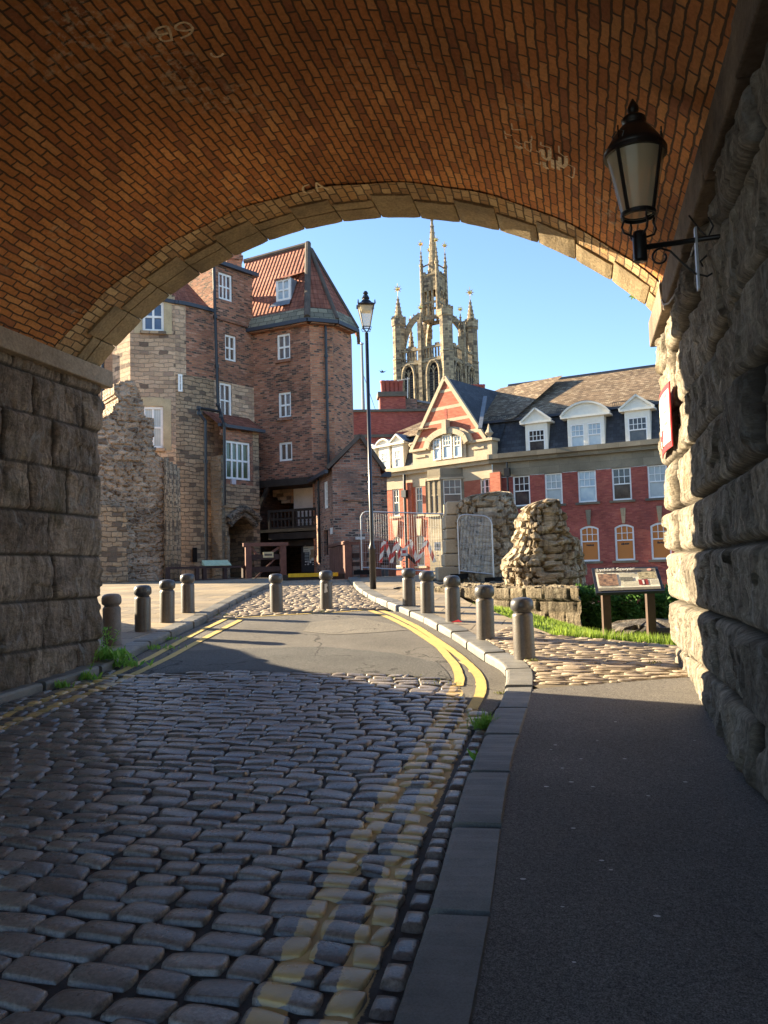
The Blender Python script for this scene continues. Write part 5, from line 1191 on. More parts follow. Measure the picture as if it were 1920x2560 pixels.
for x0, x1, y in ((20, 400, 590), (620, 740, 500), (1110, 1250, 445)):
    mb = MB(); s0, s1 = FN.at(*cr(K7, x0, y))[0], FN.at(*cr(K7, x1, y))[0]; mb.beam(FN.P(s0, zmn + .38, -so), FN.P(s1, zmn + .38, -so), .03, .03); mb.beam(FN.P(s0, zmn + .2, -so), FN.P(s1, zmn + .2, -so), .02, .02)
    for s in np.arange(s0, s1, .11): mb.beam(FN.P(s, zmn + .1, -so), FN.P(s, zmn + .38, -so), .02, .02)
    mb.build('snow_guard', M['iron'], red)
def dormer(F, r, hw, zp, arched, pane, dep=1.6, nx=1, tn=4, o=-.28, slatem='lead'):
    """dormer: white front, sash, pediment, lead roof; each its own part of the building"""
    s0, z0, s1, z1 = r; m_ = (s0 + s1) / 2; fwid = .16
    f = MB(); F.box(f, s0 - fwid, z0, s0, z1 + .35, o - dep, o); F.box(f, s1, z0, s1 + fwid, z1 + .35, o - dep, o); F.box(f, s0, z1, s1, z1 + .35, o - dep, o); F.box(f, s0 - fwid, z0 - .1, s1 + fwid, z0, o - .4, o + .06)
    d = f.build('dormer', M['ivory'], red); e0, e1 = s0 - hw, s1 + hw; zb = z1 + .35
    g = MB(); F.box(g, e0, zb, e1, zb + .12, o - dep, o + .16); n = 12 if arched else 2
    prof = [(e0 + (e1 - e0) * k / n, zb + .12 + (zp - zb - .12) * ((1 - (2 * k / n - 1) ** 2) ** .8 if arched else 1 - abs(2 * k / n - 1))) for k in range(n + 1)]
    for (a, za), (b, zb_2) in zip(prof[:-1], prof[1:]):
        g.face([F.P(a, zb + .12, o + .02), F.P(b, zb + .12, o + .02), F.P(b, zb_2, o + .02), F.P(a, za, o + .02)]); g.beam(F.P(a, za, o + .09), F.P(b, zb_2, o + .09), .16, .10)
    LOCAL_BUILD(g, 'pediment', M['ivory'], d, red)
    h = MB()
    for (a, za), (b, zb_2) in zip(prof[:-1], prof[1:]): h.face([F.P(a, za + .06, o + .18), F.P(b, zb_2 + .06, o + .18), F.P(b, zb_2 + .06, o - dep - .8), F.P(a, za + .06, o - dep - .8)])
    LOCAL_BUILD(h, 'dormer_roof', M[slatem], d, red)
    if nx == 2:
        q = MB(); F.box(q, m_ - .09, z0, m_ + .09, z1, o - .1, o + .01); LOCAL_BUILD(q, 'mullion', M['ivory'], d, red); halves = [(s0, z0, m_ - .09, z1), (m_ + .09, z0, s1, z1)]
    else: halves = [r]
    for hh in halves: window(red, F, hh, 1, 1, .06, .03, M[pane], M['white'], zfr=.52, top_nx=tn, o=o - .04)
    return d
Fd = Fac(f0 - FN.n * .28, f1 - FN.n * .28)
dz0 = Fd.at(*cr(K7, 490, 868))[1]; dz1 = Fd.at(*cr(K7, 490, 655))[1]
for t, hw, yp, ar, pn, nx, tn in (((418, 655, 560, 868), .42, 487, False, 'g_sash', 1, 4), ((783, 600, 1050, 828), .5, 432, True, 'g_sky2', 2, 3), ((1280, 545, 1445, 775), .42, 372, False, 'g_sash', 1, 4)):
    r = Fd.crect(K7, *t); zp = Fd.at(*cr(K7, (t[0] + t[2]) / 2, yp))[1]; z1 = r[3] - .1; dormer(FN, (r[0], dz0, r[2], z1), hw, zp, ar, pn, nx=nx, tn=tn)
sd = FN.at(*cr(K7, 243, 1000)); mb = MB(); FN.box(mb, sd[0] - .16, sd[1] - .5, sd[0] + .16, sd[1] - .05, .05, .3); mb.tube([FN.P(sd[0], sd[1] + .5, .2), FN.P(sd[0], sd[1] - .3, .18), FN.P(sd[0], sd[1] - 6, .12)], .06, 8); mb.build('downpipe', M['iron'], red)

# entrance wing (sunlit)
q = lambda x, y: FW.at(*cr(K6, x, y))
zwt, zwb = zct, zcb
s_gl, s_gr = q(610, 920)[0], q(1390, 830)[0]
wl_ = [FW.crect(K6, 400, 1297, 466, 1552), FW.crect(K6, 626, 1262, 696, 1530), FW.crect(K6, 1268, 1187, 1350, 1420)]; zq0, zq1 = zu0, zu1
wl_ = [(r[0], zq0, r[2], zq1) for r in wl_]
al_ = [(FW.crect(K6, 410, 1745, 480, 1900)), (FW.crect(K6, 635, 1720, 712, 1880))]; al_ = [(r[0], zl0, r[2], zl1) for r in al_]
mb = MB(); FW.wall(mb, 0, ZB, FW.L, zbr, wl_ + al_)
for r in al_: archfill(FW, mb, r, .16)
mb.build('wall', M['rbrick_l'], red)
mb = MB(); FW.wall(mb, 0, zbr, FW.L, zcb, [(r[0], zbr - .001, r[2], min(r[3], zcb)) for r in wl_ if r[3] > zbr], o=.03); mb.build('frieze', M['cstone'], red)
mb = MB(); FW.box(mb, 0, zcb, FW.L + .05, zcb + (zct - zcb) * .45, -.1, .28); FW.box(mb, 0, zcb + (zct - zcb) * .45, FW.L + .1, zct, -.6, .5); mb.build('cornice', M['cstone'], red)
for r in wl_: window(red, FW, r, 1, 1, .08, .03, M['g_sash'], M['ivory'], zfr=.5, top_nx=2, sill=.2, sillmat=M['cstone'], o=-.07)
for r in al_: window(red, FW, r, 1, 1, .08, .03, M['g_tan'], M['ivory'], zfr=.5, top_nx=2, sill=.2, sillmat=M['cstone'], o=-.07)
for r in al_:
    m_ = (r[0] + r[2]) / 2; mb = MB(); a, b = .10, .24; z0, z1 = r[3] - .02, r[3] + 1.0
    mb.hexa([FW.P(m_ - a, z0, 0), FW.P(m_ + a, z0, 0), FW.P(m_ + a, z0, .12), FW.P(m_ - a, z0, .12), FW.P(m_ - b, z1, 0), FW.P(m_ + b, z1, 0), FW.P(m_ + b, z1, .12), FW.P(m_ - b, z1, .12)]); mb.build('keystone', M['cstone'], red)
for x in (560, 1430): mb = MB(); s = q(x, 1300)[0]; FW.box(mb, s - .35, ZB, s + .35, zbr + .3, 0, .14); mb.build('pilaster', M['rbrick_l'], red)
s = q(548, 1300)[0]; mb = MB(); FW.box(mb, s - .18, zbr - .6, s + .18, zbr - .15, .16, .4); mb.tube([FW.P(s, zcb, .25), FW.P(s, zbr - .4, .27), FW.P(s, ZB, .25)], .09, 8); mb.build('downpipe', M['iron'], red)
# mansard of the wing
mb = MB(); mb.face([FW.P(0, zct, -.35), FW.P(FW.L + .1, zct, -.35), FW.P(FW.L + .3, zmn, -so), FW.P(.7, zmn, -so)]); mb.face([FW.P(0, zct, -.35), FW.P(.7, zmn, -so), FW.P(.7, zmn, -9), FW.P(0, zct, -9)]); mb.build('mansard', M['slate'], red)
mb = MB(); mb.face([FW.P(.5, zmn + .05, -so + .2), FW.P(FW.L + 1, zmn + .05, -so + .2), FW.P(FW.L + 1, zrd, -6.6), FW.P(5.2, zrd, -6.6)]); mb.build('roof', M['tile'], red)
mb = MB(); mb.face([FW.P(.5, zmn + .05, -so + .2), FW.P(5.2, zrd, -6.6), FW.P(.5, zmn, -12)]); mb.build('roof', M['slate'], red)
Fe = Fac(FW.a - FW.n * .28, FW.b - FW.n * .28)
for t, hw, yp, ar in (((418, 880, 488, 1098), .35, 735, False), ((285, 905, 352, 1118), .35, 785, True), ((150, 930, 215, 1140), .35, 830, False)):
    r = Fe.crect(K6, *t); zp = Fe.at(*cr(K6, (t[0] + t[2]) / 2 - 5, yp))[1]; dormer(FW, (r[0], zct + .1, r[2], r[3] - .05), hw, zp, ar, 'g_blind', tn=4)
# gable with lunette
ga, gl, gr = q(922, 178), q(622, 915), q(1312, 803); zgb = (gl[1] + gr[1]) / 2; zgb = min(gl[1], gr[1]) + .15; og = .12
stripes = [(267, 1), (325, 0), (480, 1), (590, 0)]
fz = lambda y: FW.at(*cr(K6, 930, y))[1]
lv = [zgb, fz(768), fz(730), fz(620), fz(588), fz(490), fz(458), fz(322), fz(294), ga[1]]
hwid = lambda z: (gr[0] - gl[0]) / 2 * max(0, (ga[1] - z) / (ga[1] - zgb)); mg = (gl[0] + gr[0]) / 2
b1, b2 = MB(), MB()
for i, (z0, z1) in enumerate(zip(lv[:-1], lv[1:])):
    t = b1 if i % 2 == 0 else b2; oo = og if i % 2 == 0 else og + .01
    t.face([FW.P(mg - hwid(z0), z0, oo), FW.P(mg + hwid(z0), z0, oo), FW.P(mg + hwid(z1), z1, oo), FW.P(mg - hwid(z1), z1, oo)])
b1.build('gable', M['rbrick_l'], red); b2.build('gable_band', M['cstone'], red)
mb = MB(); r = FW.crect(K6, 928, 483, 950, 588); FW.box(mb, *r, og - .1, og + .012); mb.build('slit_window', M['rbrick'], red)
mb = MB(); mb.beam(FW.P(mg - hwid(zgb) - .15, zgb, og), FW.P(mg, ga[1] + .02, og), .22, .2, (*FW.n, 0)); mb.beam(FW.P(mg + hwid(zgb) + .15, zgb, og), FW.P(mg, ga[1] + .02, og), .22, .2, (*FW.n, 0)); mb.build('gable_coping', M['cstone'], red)
mb = MB(); mb.face([FW.P(mg + hwid(zgb), zgb, og), FW.P(mg, ga[1], og), FW.P(mg, ga[1] - .1, -9), FW.P(mg + hwid(zgb), zgb, -9)]); mb.face([FW.P(mg - hwid(zgb), zgb, og), FW.P(mg, ga[1], og), FW.P(mg, ga[1] - .1, -9), FW.P(mg - hwid(zgb), zgb, -9)]); mb.build('roof', M['slate'], red)
mb = MB(); hip0, hip1 = W(*cr(K7, 45, 385), 47), W(*cr(K7, 0, 660), 44.6); mb.beam(hip0, hip1, .22, .08); mb.build('valley_flashing', M['lead'], red)
mb = MB(); FW.box(mb, s_gl, zct, s_gr, zgb, -.5, og - .02); FW.box(mb, s_gl - .15, zgb - .14, s_gr + .15, zgb, -.5, og + .16)
for x0, x1 in ((640, 740), (1205, 1320)): a, b = q(x0, 1000)[0], q(x1, 950)[0]; FW.box(mb, a, zct + .45, b, zgb - .4, og - .02, og + .05)
mb.build('gable_parapet', M['cstone'], red)
lm, lh = (q(835, 950)[0] + q(1115, 950)[0]) / 2, (q(1115, 950)[0] - q(835, 950)[0]) / 2; zl_ = zct + .12; ztp = q(940, 800)[1] + .42; R2 = lh * 1.25; zcn = zct + .9
zarch = lambda s, f=1.0: zcn + (ztp - zcn) * f * math.sqrt(max(0, 1 - ((s - lm) / (R2 * f)) ** 2))
mb = MB(); n = 16; ss = np.linspace(lm - R2, lm + R2, n + 1)
for a, b in zip(ss[:-1], ss[1:]):
    mb.face([FW.P(a, zct, og + .1), FW.P(b, zct, og + .1), FW.P(b, zarch(b), og + .1), FW.P(a, zarch(a), og + .1)])
    mb.beam(FW.P(lm + (a - lm) * 1.12, zcn + (zarch(a) - zcn) * 1.12, og + .18), FW.P(lm + (b - lm) * 1.12, zcn + (zarch(b) - zcn) * 1.12, og + .18), .3, .3)
    mb.beam(FW.P(lm + (a - lm) * 1.32, zcn + (zarch(a) - zcn) * 1.3, og + .1), FW.P(lm + (b - lm) * 1.32, zcn + (zarch(b) - zcn) * 1.3, og + .1), .2, .25)
mb.obox(FW.P(lm, ztp + .35, og + .25), np.array([*FW.d, 0]) * .16, np.array([*FW.n, 0]) * .2, np.array([0, 0, .42]))
mb.build('lunette_surround', M['cstone'], red)
for s0, s1, f in ((lm - lh, lm - lh * .45, .72), (lm - lh * .33, lm + lh * .33, .95), (lm + lh * .45, lm + lh, .72)):
    zt_ = zcn + (ztp - zcn) * f * .92; window(red, FW, (s0, zl_, s1, zt_), 1, 1, .07, .03, M['g_sky2'], M['ivory'], zfr=.55, top_nx=3 if f > .9 else 2, o=og + .17)
for x, y0, y1 in ((1352, 630, 795), (598, 810, 905)):
    s, z1 = q(x, y0); z0 = q(x, y1)[1]; mb = MB(); H = z1 - z0; c = FW.P(s, z0, og - .1); mb.lathe([(.2, 0), (.22, .1), (.1, .22), (.2, .34), (.26, .42), (.18, .52), (.10, H * .7), (.02, H)], c, 8); mb.build('pinnacle', M['cstone'], red)
# canted bay
zby0, zby1 = q(900, 1560)[1], zcb; pb = [(q(772, 1300)[0], 0), (q(850, 1300)[0] - .1, .85), (q(1010, 1300)[0] - .35, .85), (q(1150, 1300)[0] - .3, 0)]
bp = [FW.P(s, 0, o)[:2] for s, o in pb]; wz0, wz1 = zq0 - .1, zq1 + .15
mbw = MB(); faces = []
for a, b in zip(bp[:-1], bp[1:]):
    F = Fac(a, b); faces.append(F); hole = (.16, wz0, F.L - .16, wz1); F.wall(mbw, 0, ZB, F.L, zby1, [hole])
mbw.build('bay', M['bstone'], red)
for F, nx in zip(faces, (1, 2, 1)):
    m_ = F.L / 2; L0, L1 = .16, F.L - .16
    hs = [(L0, wz0, L1, wz1)] if nx == 1 else [(L0, wz0, m_ - .06, wz1), (m_ + .06, wz0, L1, wz1)]
    for h in hs: window(red, F, h, 1, 1, .06, .03, M['g_tan'], M['bstone'] if nx == 2 else M['ivory'], zfr=.55, top_nx=3, o=-.06)
    if nx == 2: mb = MB(); F.box(mb, m_ - .06, wz0, m_ + .06, wz1, -.15, 0); mb.build('mullion', M['bstone'], red)
    mb = MB(); F.box(mb, -.1, wz0 - .18, F.L + .1, wz0, -.1, .14); mb.build('bay_sill', M['cstone'], red); mb = MB(); F.box(mb, -.05, wz1, F.L + .05, wz1 + .12, -.1, .08); mb.build('bay_cornice', M['cstone'], red)

# ------------------------------------------------------------------ chimney building behind
FC = Fac(PP(885, 58), PP(1110, 58.5)); rc_ = thing('chimney_building', 'plain red brick building with wide chimney stack behind the office building', 'building', (*FC.a, 0))
zc0 = FC.at(940, 1030)[1]; zc1 = FC.at(940, 1090)[1]
mb = MB(); FC.wall(mb, 0, -2, FC.L, zc0); mb.face([FC.P(0, -2, 0), FC.P(0, zc0, 0), FC.P(0, zc0, -4), FC.P(0, -2, -4)]); mb.build('wall', M['rbrick'], rc_)
mb = MB(); FC.box(mb, -.15, zc0, FC.L, zc0 + .18, -4, .15); FC.box(mb, -.1, zc1 - .12, FC.L, zc1 + .1, -.1, .12); mb.build('coping', M['sill'], rc_)
a, za = FC.at(951, 1025); b, zb2 = FC.at(1014, 985); zcap = FC.at(980, 990)[1]
mb = MB(); FC.box(mb, a, zc0, b, zcap, -1.4, -.2); mb.build('chimney', M['rbrick'], rc_)
mb = MB(); FC.box(mb, a - .15, zcap, b + .15, zcap + .35, -1.5, -.05); mb.build('chimney_cap', M['sill'], rc_)
M['pot'] = plain('clay_pot', (.30, .075, .055), .3, 4)
for i in range(5):
    mb = MB(); c = FC.P(a + .3 + (b - a - .6) * i / 4, zcap + .35, -.7); mb.lathe([(.2, 0), (.17, .1), (.18, .75), (.23, .8), (.23, .95), (.18, .95)], c, 12); mb.build('chimney_pot', M['pot'], rc_, True)
mb = MB(); FC.box(mb, b + .01, zc0, b + .9, zcap - .1, -2.2, -.6); sl_ = FC.P(b + .9, zcap - .4, -.8); mb.face([FC.P(b + .9, zc0, -.8), FC.P(b + 4.6, zc0, -.8), FC.P(b + 4.3, zc0 + .2, -.8), sl_]); mb.build('wall', M['abrick'], rc_)
mb = MB(); mb.beam(sl_ + (0, 0, .15), FC.P(b + 4.6, zc0 + .25, -.8), .5, .14); mb.build('roof', M['lead'], rc_)
fp_ = W(909, 1040, 58.6); tp = W(908, 862, 58.6); fl = thing('flagpole', 'bare grey flagpole rising from the red rooftop behind the street lamp', 'flagpole', fp_)
mb = MB(); mb.tube([fp_, (fp_[0], fp_[1], tp[2])], [.13, .085], 8); mb.build('pole', plain('grey_paint', (.22, .24, .25), .2, 3, .6), fl)
mb = MB(); mb.lathe([(.06, 0), (.16, .05), (.16, .14), (0, .16)], (fp_[0], fp_[1], tp[2]), 10); mb.build('cap', M['galv'], fl)
mb = MB(); mb.tube([(fp_[0], fp_[1], fp_[2] + 3.3), W(942, 1035, 58.6)], .02, 5); mb.build('stay_wire', M['iron'], fl)
ae = thing('television_aerial', 'thin white television aerial on the rooftop before the cathedral tower', 'aerial', W(1019, 995, 57)); mb = MB(); A = np.array(ae.location); mb.tube([A, A + (.05, 0, 1.5)], .03, 6); mb.build('mast', M['plaster'], ae)
mb = MB(); mb.tube([A + (-.75, 0, 1.32), A + (.2, 0, 1.42)], .022, 6)
for t in (.1, .3, .5, .7, .9): c = A + (-.75 + .95 * t, 0, 1.32 + .1 * t); mb.tube([c + (0, -.25, 0), c + (0, .25, 0)], .015, 5)
mb.build('boom', M['plaster'], ae)
F2 = Fac(PP(1194, 56), PP(1231, 56)); c2 = thing('chimney_stack', 'row of red chimney pots showing above the brown tiled roof', 'chimney', (*F2.a, 8)); zz = F2.at(1210, 983)[1]
mb = MB(); F2.box(mb, 0, 7, F2.L, zz - .3, -1, 0); mb.build('stack', M['rbrick'], c2); mb = MB(); F2.box(mb, -.1, zz - .3, F2.L + .1, zz, -1.1, .1); mb.build('cap', M['cstone'], c2)
for i in range(5):
    mb = MB(); mb.lathe([(.13, 0), (.12, .6), (.14, .62), (.14, .74)], F2.P(.12 + (F2.L - .24) * i / 4, zz, -.5), 10); mb.build('chimney_pot', M['pot'], c2, True)

# ------------------------------------------------------------------ cathedral lantern tower
M['cath'] = brick_mat('tower_sandstone', [(.38, .30, .19), (.32, .255, .165), (.42, .335, .215), (.18, .145, .105), (.36, .285, .18), (.40, .315, .20), (.13, .105, .08), (.28, .22, .145)], (.17, .135, .085), .9, .42, .02, .03, 1, .55, .15, (.09, .075, .055), .58, .3, .7, .06, seed=2)
M['louvre'] = flat('slate_louvre', (.035, .038, .045), .6); M['gold'] = flat('gilded_metal', (.95, .62, .18), .22, .5, 1.0)
cn, clf, crt = PP(1139, 130), PP(1005, 135.6), PP(1224, 138.6)
ct = thing('cathedral_tower', 'pale stone cathedral tower with a crown spire on flying arches', 'cathedral', (*cn, 0))
ea, eb = (clf - cn), (crt - cn); La, Lb = np.linalg.norm(ea), np.linalg.norm(eb); L_ = (La + Lb) / 2; ua = ea / La; ub = np.array([ua[1], -ua[0]]); ub = ub if ub.dot(eb) > 0 else -ub
corn = [cn, cn + ua * L_, cn + ua * L_ + ub * L_, cn + ub * L_]; cc = sum(corn) / 4
zy = lambda y: W(1100, y, 133)[2]
zp0, zp1 = zy(905), zy(868); mb = MB(); mb.prism(corn if np.cross(corn[1] - corn[0], corn[2] - corn[1]) > 0 else corn[::-1], -2, zp0); mb.build('wall', M['cath'], ct)
FT = [Fac(corn[1], corn[0]), Fac(corn[0], corn[3])]
zw1, zw0 = zy(912) + .7, zy(1040)
for F in FT:
    for fr in (.27, .73):
        m_ = F.L * fr; w_ = 1.25; zs = zw1 - 2.6; out = [(m_ - w_, zw0), (m_ - w_, zs)] + [(m_ - w_ * math.cos(t) ** .8 if t < PI / 2 else m_, zs + 2.3 * math.sin(t) ** 1.1) for t in np.linspace(.1, PI / 2, 7)]; out2 = [(2 * m_ - s, z) for s, z in out[::-1]]
        pth = out + out2[1:]; mb = MB(); mb.tube([F.P(s, z, .18) for s, z in pth], .26, 6); mb.tube([F.P(m_ + (s - m_) * .8, z - .2, .06) for s, z in pth], .16, 6); mb.build('window_arch', M['cath'], ct)
        mb = MB(); mb.face([F.P(m_ + (s - m_) * .85, z - .1, .03) for s, z in pth]); mb.build('louvre_panel', M['dark'], ct)
        mb = MB(); F.box(mb, m_ - .12, zw0, m_ + .12, zs + 1.4, .03, .2)
        for sd in (-1, 1): mb.tube([F.P(m_, zs + .2, .12), F.P(m_ + sd * .35, zs + 1.0, .12), F.P(m_ + sd * .75, zs + 1.2, .12)], .08, 6)
        mb.build('mullion', M['cath'], ct); mb = MB()
        for z in np.arange(zw0 + .2, zs + .3, .42): mb.face([F.P(m_ - w_ * .8, z, .04), F.P(m_ + w_ * .8, z, .04), F.P(m_ + w_ * .8, z + .26, .14), F.P(m_ - w_ * .8, z + .26, .14)])
        mb.build('louvre', M['louvre'], ct)
    mb = MB(); F.box(mb, 0, zp0 - .25, F.L, zp0 + .1, 0, .25); F.box(mb, 0, zp0 + .1, F.L, zp0 + .5, -.35, .05); F.box(mb, 0, zp1 - .35, F.L, zp1, -.35, .08)
    for s in np.arange(.9, F.L - .5, .55): F.box(mb, s - .1, zp0 + .5, s + .1, zp1 - .35, -.3, .0)
    for s in np.arange(.9, F.L - .5, 1.5): F.box(mb, s - .35, zp1, s + .35, zp1 + .35, -.3, .05)
    mb.build('parapet', M['cath'], ct)
    mb = MB(); F.box(mb, F.L / 2 - .32, -2, F.L / 2 + .32, zy(800), -.3, .42); mb.build('buttress', M['cath'], ct)
def spirelet(mb, x, y, z, r, h, cro=6):
    mb.lathe([(r, 0), (r * .12, h * .96), (0, h)], (x, y, z), 8)
    for k in range(1, cro):
        t = k / cro; rr = r * (1 - t * .9)
        for j in range(4): a = j * PI / 2 + .4; mb.lathe([(0, -.16), (.12, 0), (0, .16)], (x + math.cos(a) * rr * 1.05, y + math.sin(a) * rr * 1.05, z + h * t), 5)
def vane(x, y, z, s=1.0):
    mb = MB(); mb.tube([(x, y, z - .3), (x, y, z + 2.2 * s)], .06, 6)
    for j in range(8):
        a = j * PI / 4; d = np.array([rh[0] * math.cos(a), rh[1] * math.cos(a), math.sin(a)]) * .75 * s; mb.tube([(x, y, z + 1.2 * s), np.array([x, y, z + 1.2 * s]) + d], [.16 * s, .03], 5)
    mb.lathe([(0, -.35), (.33, -.12), (.33, .12), (0, .35)], (x, y, z + 1.2 * s), 8); return mb.build('weathervane', M['gold'], ct)
ztur, zspt = zy(784), zy(722)
for i, c in enumerate(corn):
    q_ = c + (cc - c) / np.linalg.norm(cc - c) * .9; mb = MB(); mb.lathe([(1.25, zp0 - 22), (1.25, zp0 - 12), (1.15, zp0 - 12), (1.15, zp0 + 1), (1.25, zp0 + 1.2), (1.1, zp0 + 1.5), (1.1, ztur - 1.3), (1.28, ztur - 1.1), (1.28, ztur), (.9, ztur)], (*q_, 0), 8, .39)
    for j in range(8): a = j * PI / 4; mb.box(q_[0] + 1.05 * math.cos(a) - .22, q_[1] + 1.05 * math.sin(a) - .22, ztur, q_[0] + 1.05 * math.cos(a) + .22, q_[1] + 1.05 * math.sin(a) + .22, ztur + .45)
    mb.build('turret', M['cath'], ct)
    if i != 0:
        mb = MB(); spirelet(mb, *q_, ztur, .78, zspt - ztur); mb.build('turret_spire', M['cath'], ct); vane(*q_, zspt)
for i in range(4):
    m_ = (corn[i] + corn[(i + 1) % 4]) / 2; m_ = m_ + (cc - m_) / np.linalg.norm(cc - m_) * .3; zt_ = zy(815); mb = MB(); mb.box(m_[0] - .5, m_[1] - .5, zp0 - 1, m_[0] + .5, m_[1] + .5, zt_ - 1.5); spirelet(mb, *m_, zt_ - 1.5, .5, 4.2, 5); mb.build('pinnacle', M['cath'], ct); vane(*m_, zt_ + 2.5, .7)
zyc = lambda y: W(1100, y, 138.5)[2]
zlb, zlt, ztip = zyc(803), zyc(698), zyc(558); hl = 1.55
lc = [cc + (c - cc) / np.linalg.norm(c - cc) * hl * 1.414 for c in corn]
for i, c in enumerate(corn):
    mb = MB(); q_ = c + (cc - c) / np.linalg.norm(cc - c) * 1.4; e = lc[i]; t = np.linspace(0, 1, 14); pts = [np.array([*(q_ + (e - q_) * (1 - math.cos(a * PI / 2)) ** .85), zp1 - 1 + (zlb + .5 - zp1 + 1) * math.sin(a * PI / 2) ** .9]) for a in t]
    for a, b in zip(pts[:-1], pts[1:]): d = b - a; mb.beam(a - d * .08, b + d * .08, .62, 1.05)
    for k in range(2, 13, 2):
        p = pts[k]; out_ = np.array([*(q_ - e), 0]); out_ /= np.linalg.norm(out_); mb.lathe([(0, -.2), (.16, 0), (0, .25)], p + out_ * .45 + (0, 0, .5), 5)
    mb.build('flying_arch', M['cath'], ct)
Fl = [Fac(lc[1], lc[0]), Fac(lc[0], lc[3]), Fac(lc[2], lc[3]), Fac(lc[1], lc[2])]
mb = MB()
for F in Fl:
    for h0, h1 in ((zlb - .4, zlb + .3), (zlb + (zlt - zlb) * .62, zlt)): F.box(mb, 0, h0, F.L, h1, -.3, .0)
    for f in (.08, .36, .64, .92): F.box(mb, F.L * f - .17, zlb, F.L * f + .17, zlt - 1, -.3, .0)
    F.box(mb, 0, zlb + (zlt - zlb) * .32, F.L, zlb + (zlt - zlb) * .37, -.25, -.05)
    F.box(mb, -.1, zlt - .2, F.L + .1, zlt + .15, -.3, .15)
    for f in (.15, .5, .85): F.box(mb, F.L * f - .25, zlt + .1, F.L * f + .25, zlt + .6, -.3, .05)
mb.build('lantern', M['cath'], ct)
for c in lc:
    mb = MB(); mb.lathe([(.34, 0), (.30, zlt - zlb + 2.0), (.38, zlt - zlb + 2.1), (.38, zlt - zlb + 2.5)], (*c, zlb - .4), 8); zb3 = zlt + 2.1; spirelet(mb, *c, zb3, .27, 2.8, 4); d = (cc - c); mb.tube([(*c, zlt + 1.5), (*(c + d * .4), zlt + 2.0), (*(c + d * .75), zlt + 2.3)], .13, 6); mb.build('pinnacle', M['cath'], ct); vane(*c, zb3 + 2.8, .75)
mb = MB(); spirelet(mb, *cc, zlt, 1.05, ztip - zlt + 1.2, 10); mb.build('spire', M['cath'], ct); vane(*cc, ztip + .8, .6)
bd = thing('bird', 'small dark bird gliding in the blue sky beside the tower', 'bird', W(957, 930, 60)); B = np.array(bd.location)
mb = MB(); r3 = np.array([*rh[:2], 0]); f3 = np.array([*fh[:2], 0])
mb.tube([B - r3 * .22 + ZU * .02, B - r3 * .1, B + r3 * .05, B + r3 * .2 + ZU * .03], [.02, .06, .055, .01], 7)
mb.build('body', M['iron'], bd, True); mb = MB(); mb.face([B - r3 * .05, B + r3 * .1, B + f3 * .4 + r3 * .0 + ZU * .12]); mb.face([B - r3 * .05, B + r3 * .1, B - f3 * .35 - r3 * .1 + ZU * .12]); mb.face([B - r3 * .06 , B + r3 * .08 , B - r3 * .38 + ZU * .16]); mb.face([B - r3 * .02, B + r3 * .1 , B + r3 * .36 + ZU * .12]); mb.build('wing', M['iron'], bd)
# ------------------------------------------------------------------ ruined masonry
M['ruin'] = wallstone_mat('ruin_rubble', [(.46, .36, .235), (.36, .285, .19), (.52, .42, .285), (.41, .32, .21)], (.24, .19, .13), (.40, .35, .27), (.13, .11, .075))
M['ruin2'] = wallstone_mat('ruin_rubble_gold', [(.50, .405, .28), (.31, .25, .175), (.56, .465, .335), (.40, .325, .23), (.48, .39, .275)], (.20, .155, .10), (.45, .38, .26), (.20, .15, .08))
M['ruin_dark'] = wallstone_mat('ruin_blackened', [(.12, .10, .08), (.08, .07, .06), (.16, .13, .10)], (.05, .042, .035))
M['ruin_l'] = rubble_mat('left_ruin_rubble', warm([(.22, .17, .125), (.44, .35, .25), (.32, .255, .185), (.52, .42, .31), (.38, .30, .22), (.16, .125, .095)]), (.41, .325, .235), .34, .17, .035, .5, (.13, .11, .085))
M['plinth'] = wallstone_mat('mossy_plinth_stone', [(.24, .19, .125), (.17, .14, .10), (.29, .235, .16)], (.06, .05, .035), (.34, .30, .22), (.13, .13, .06))
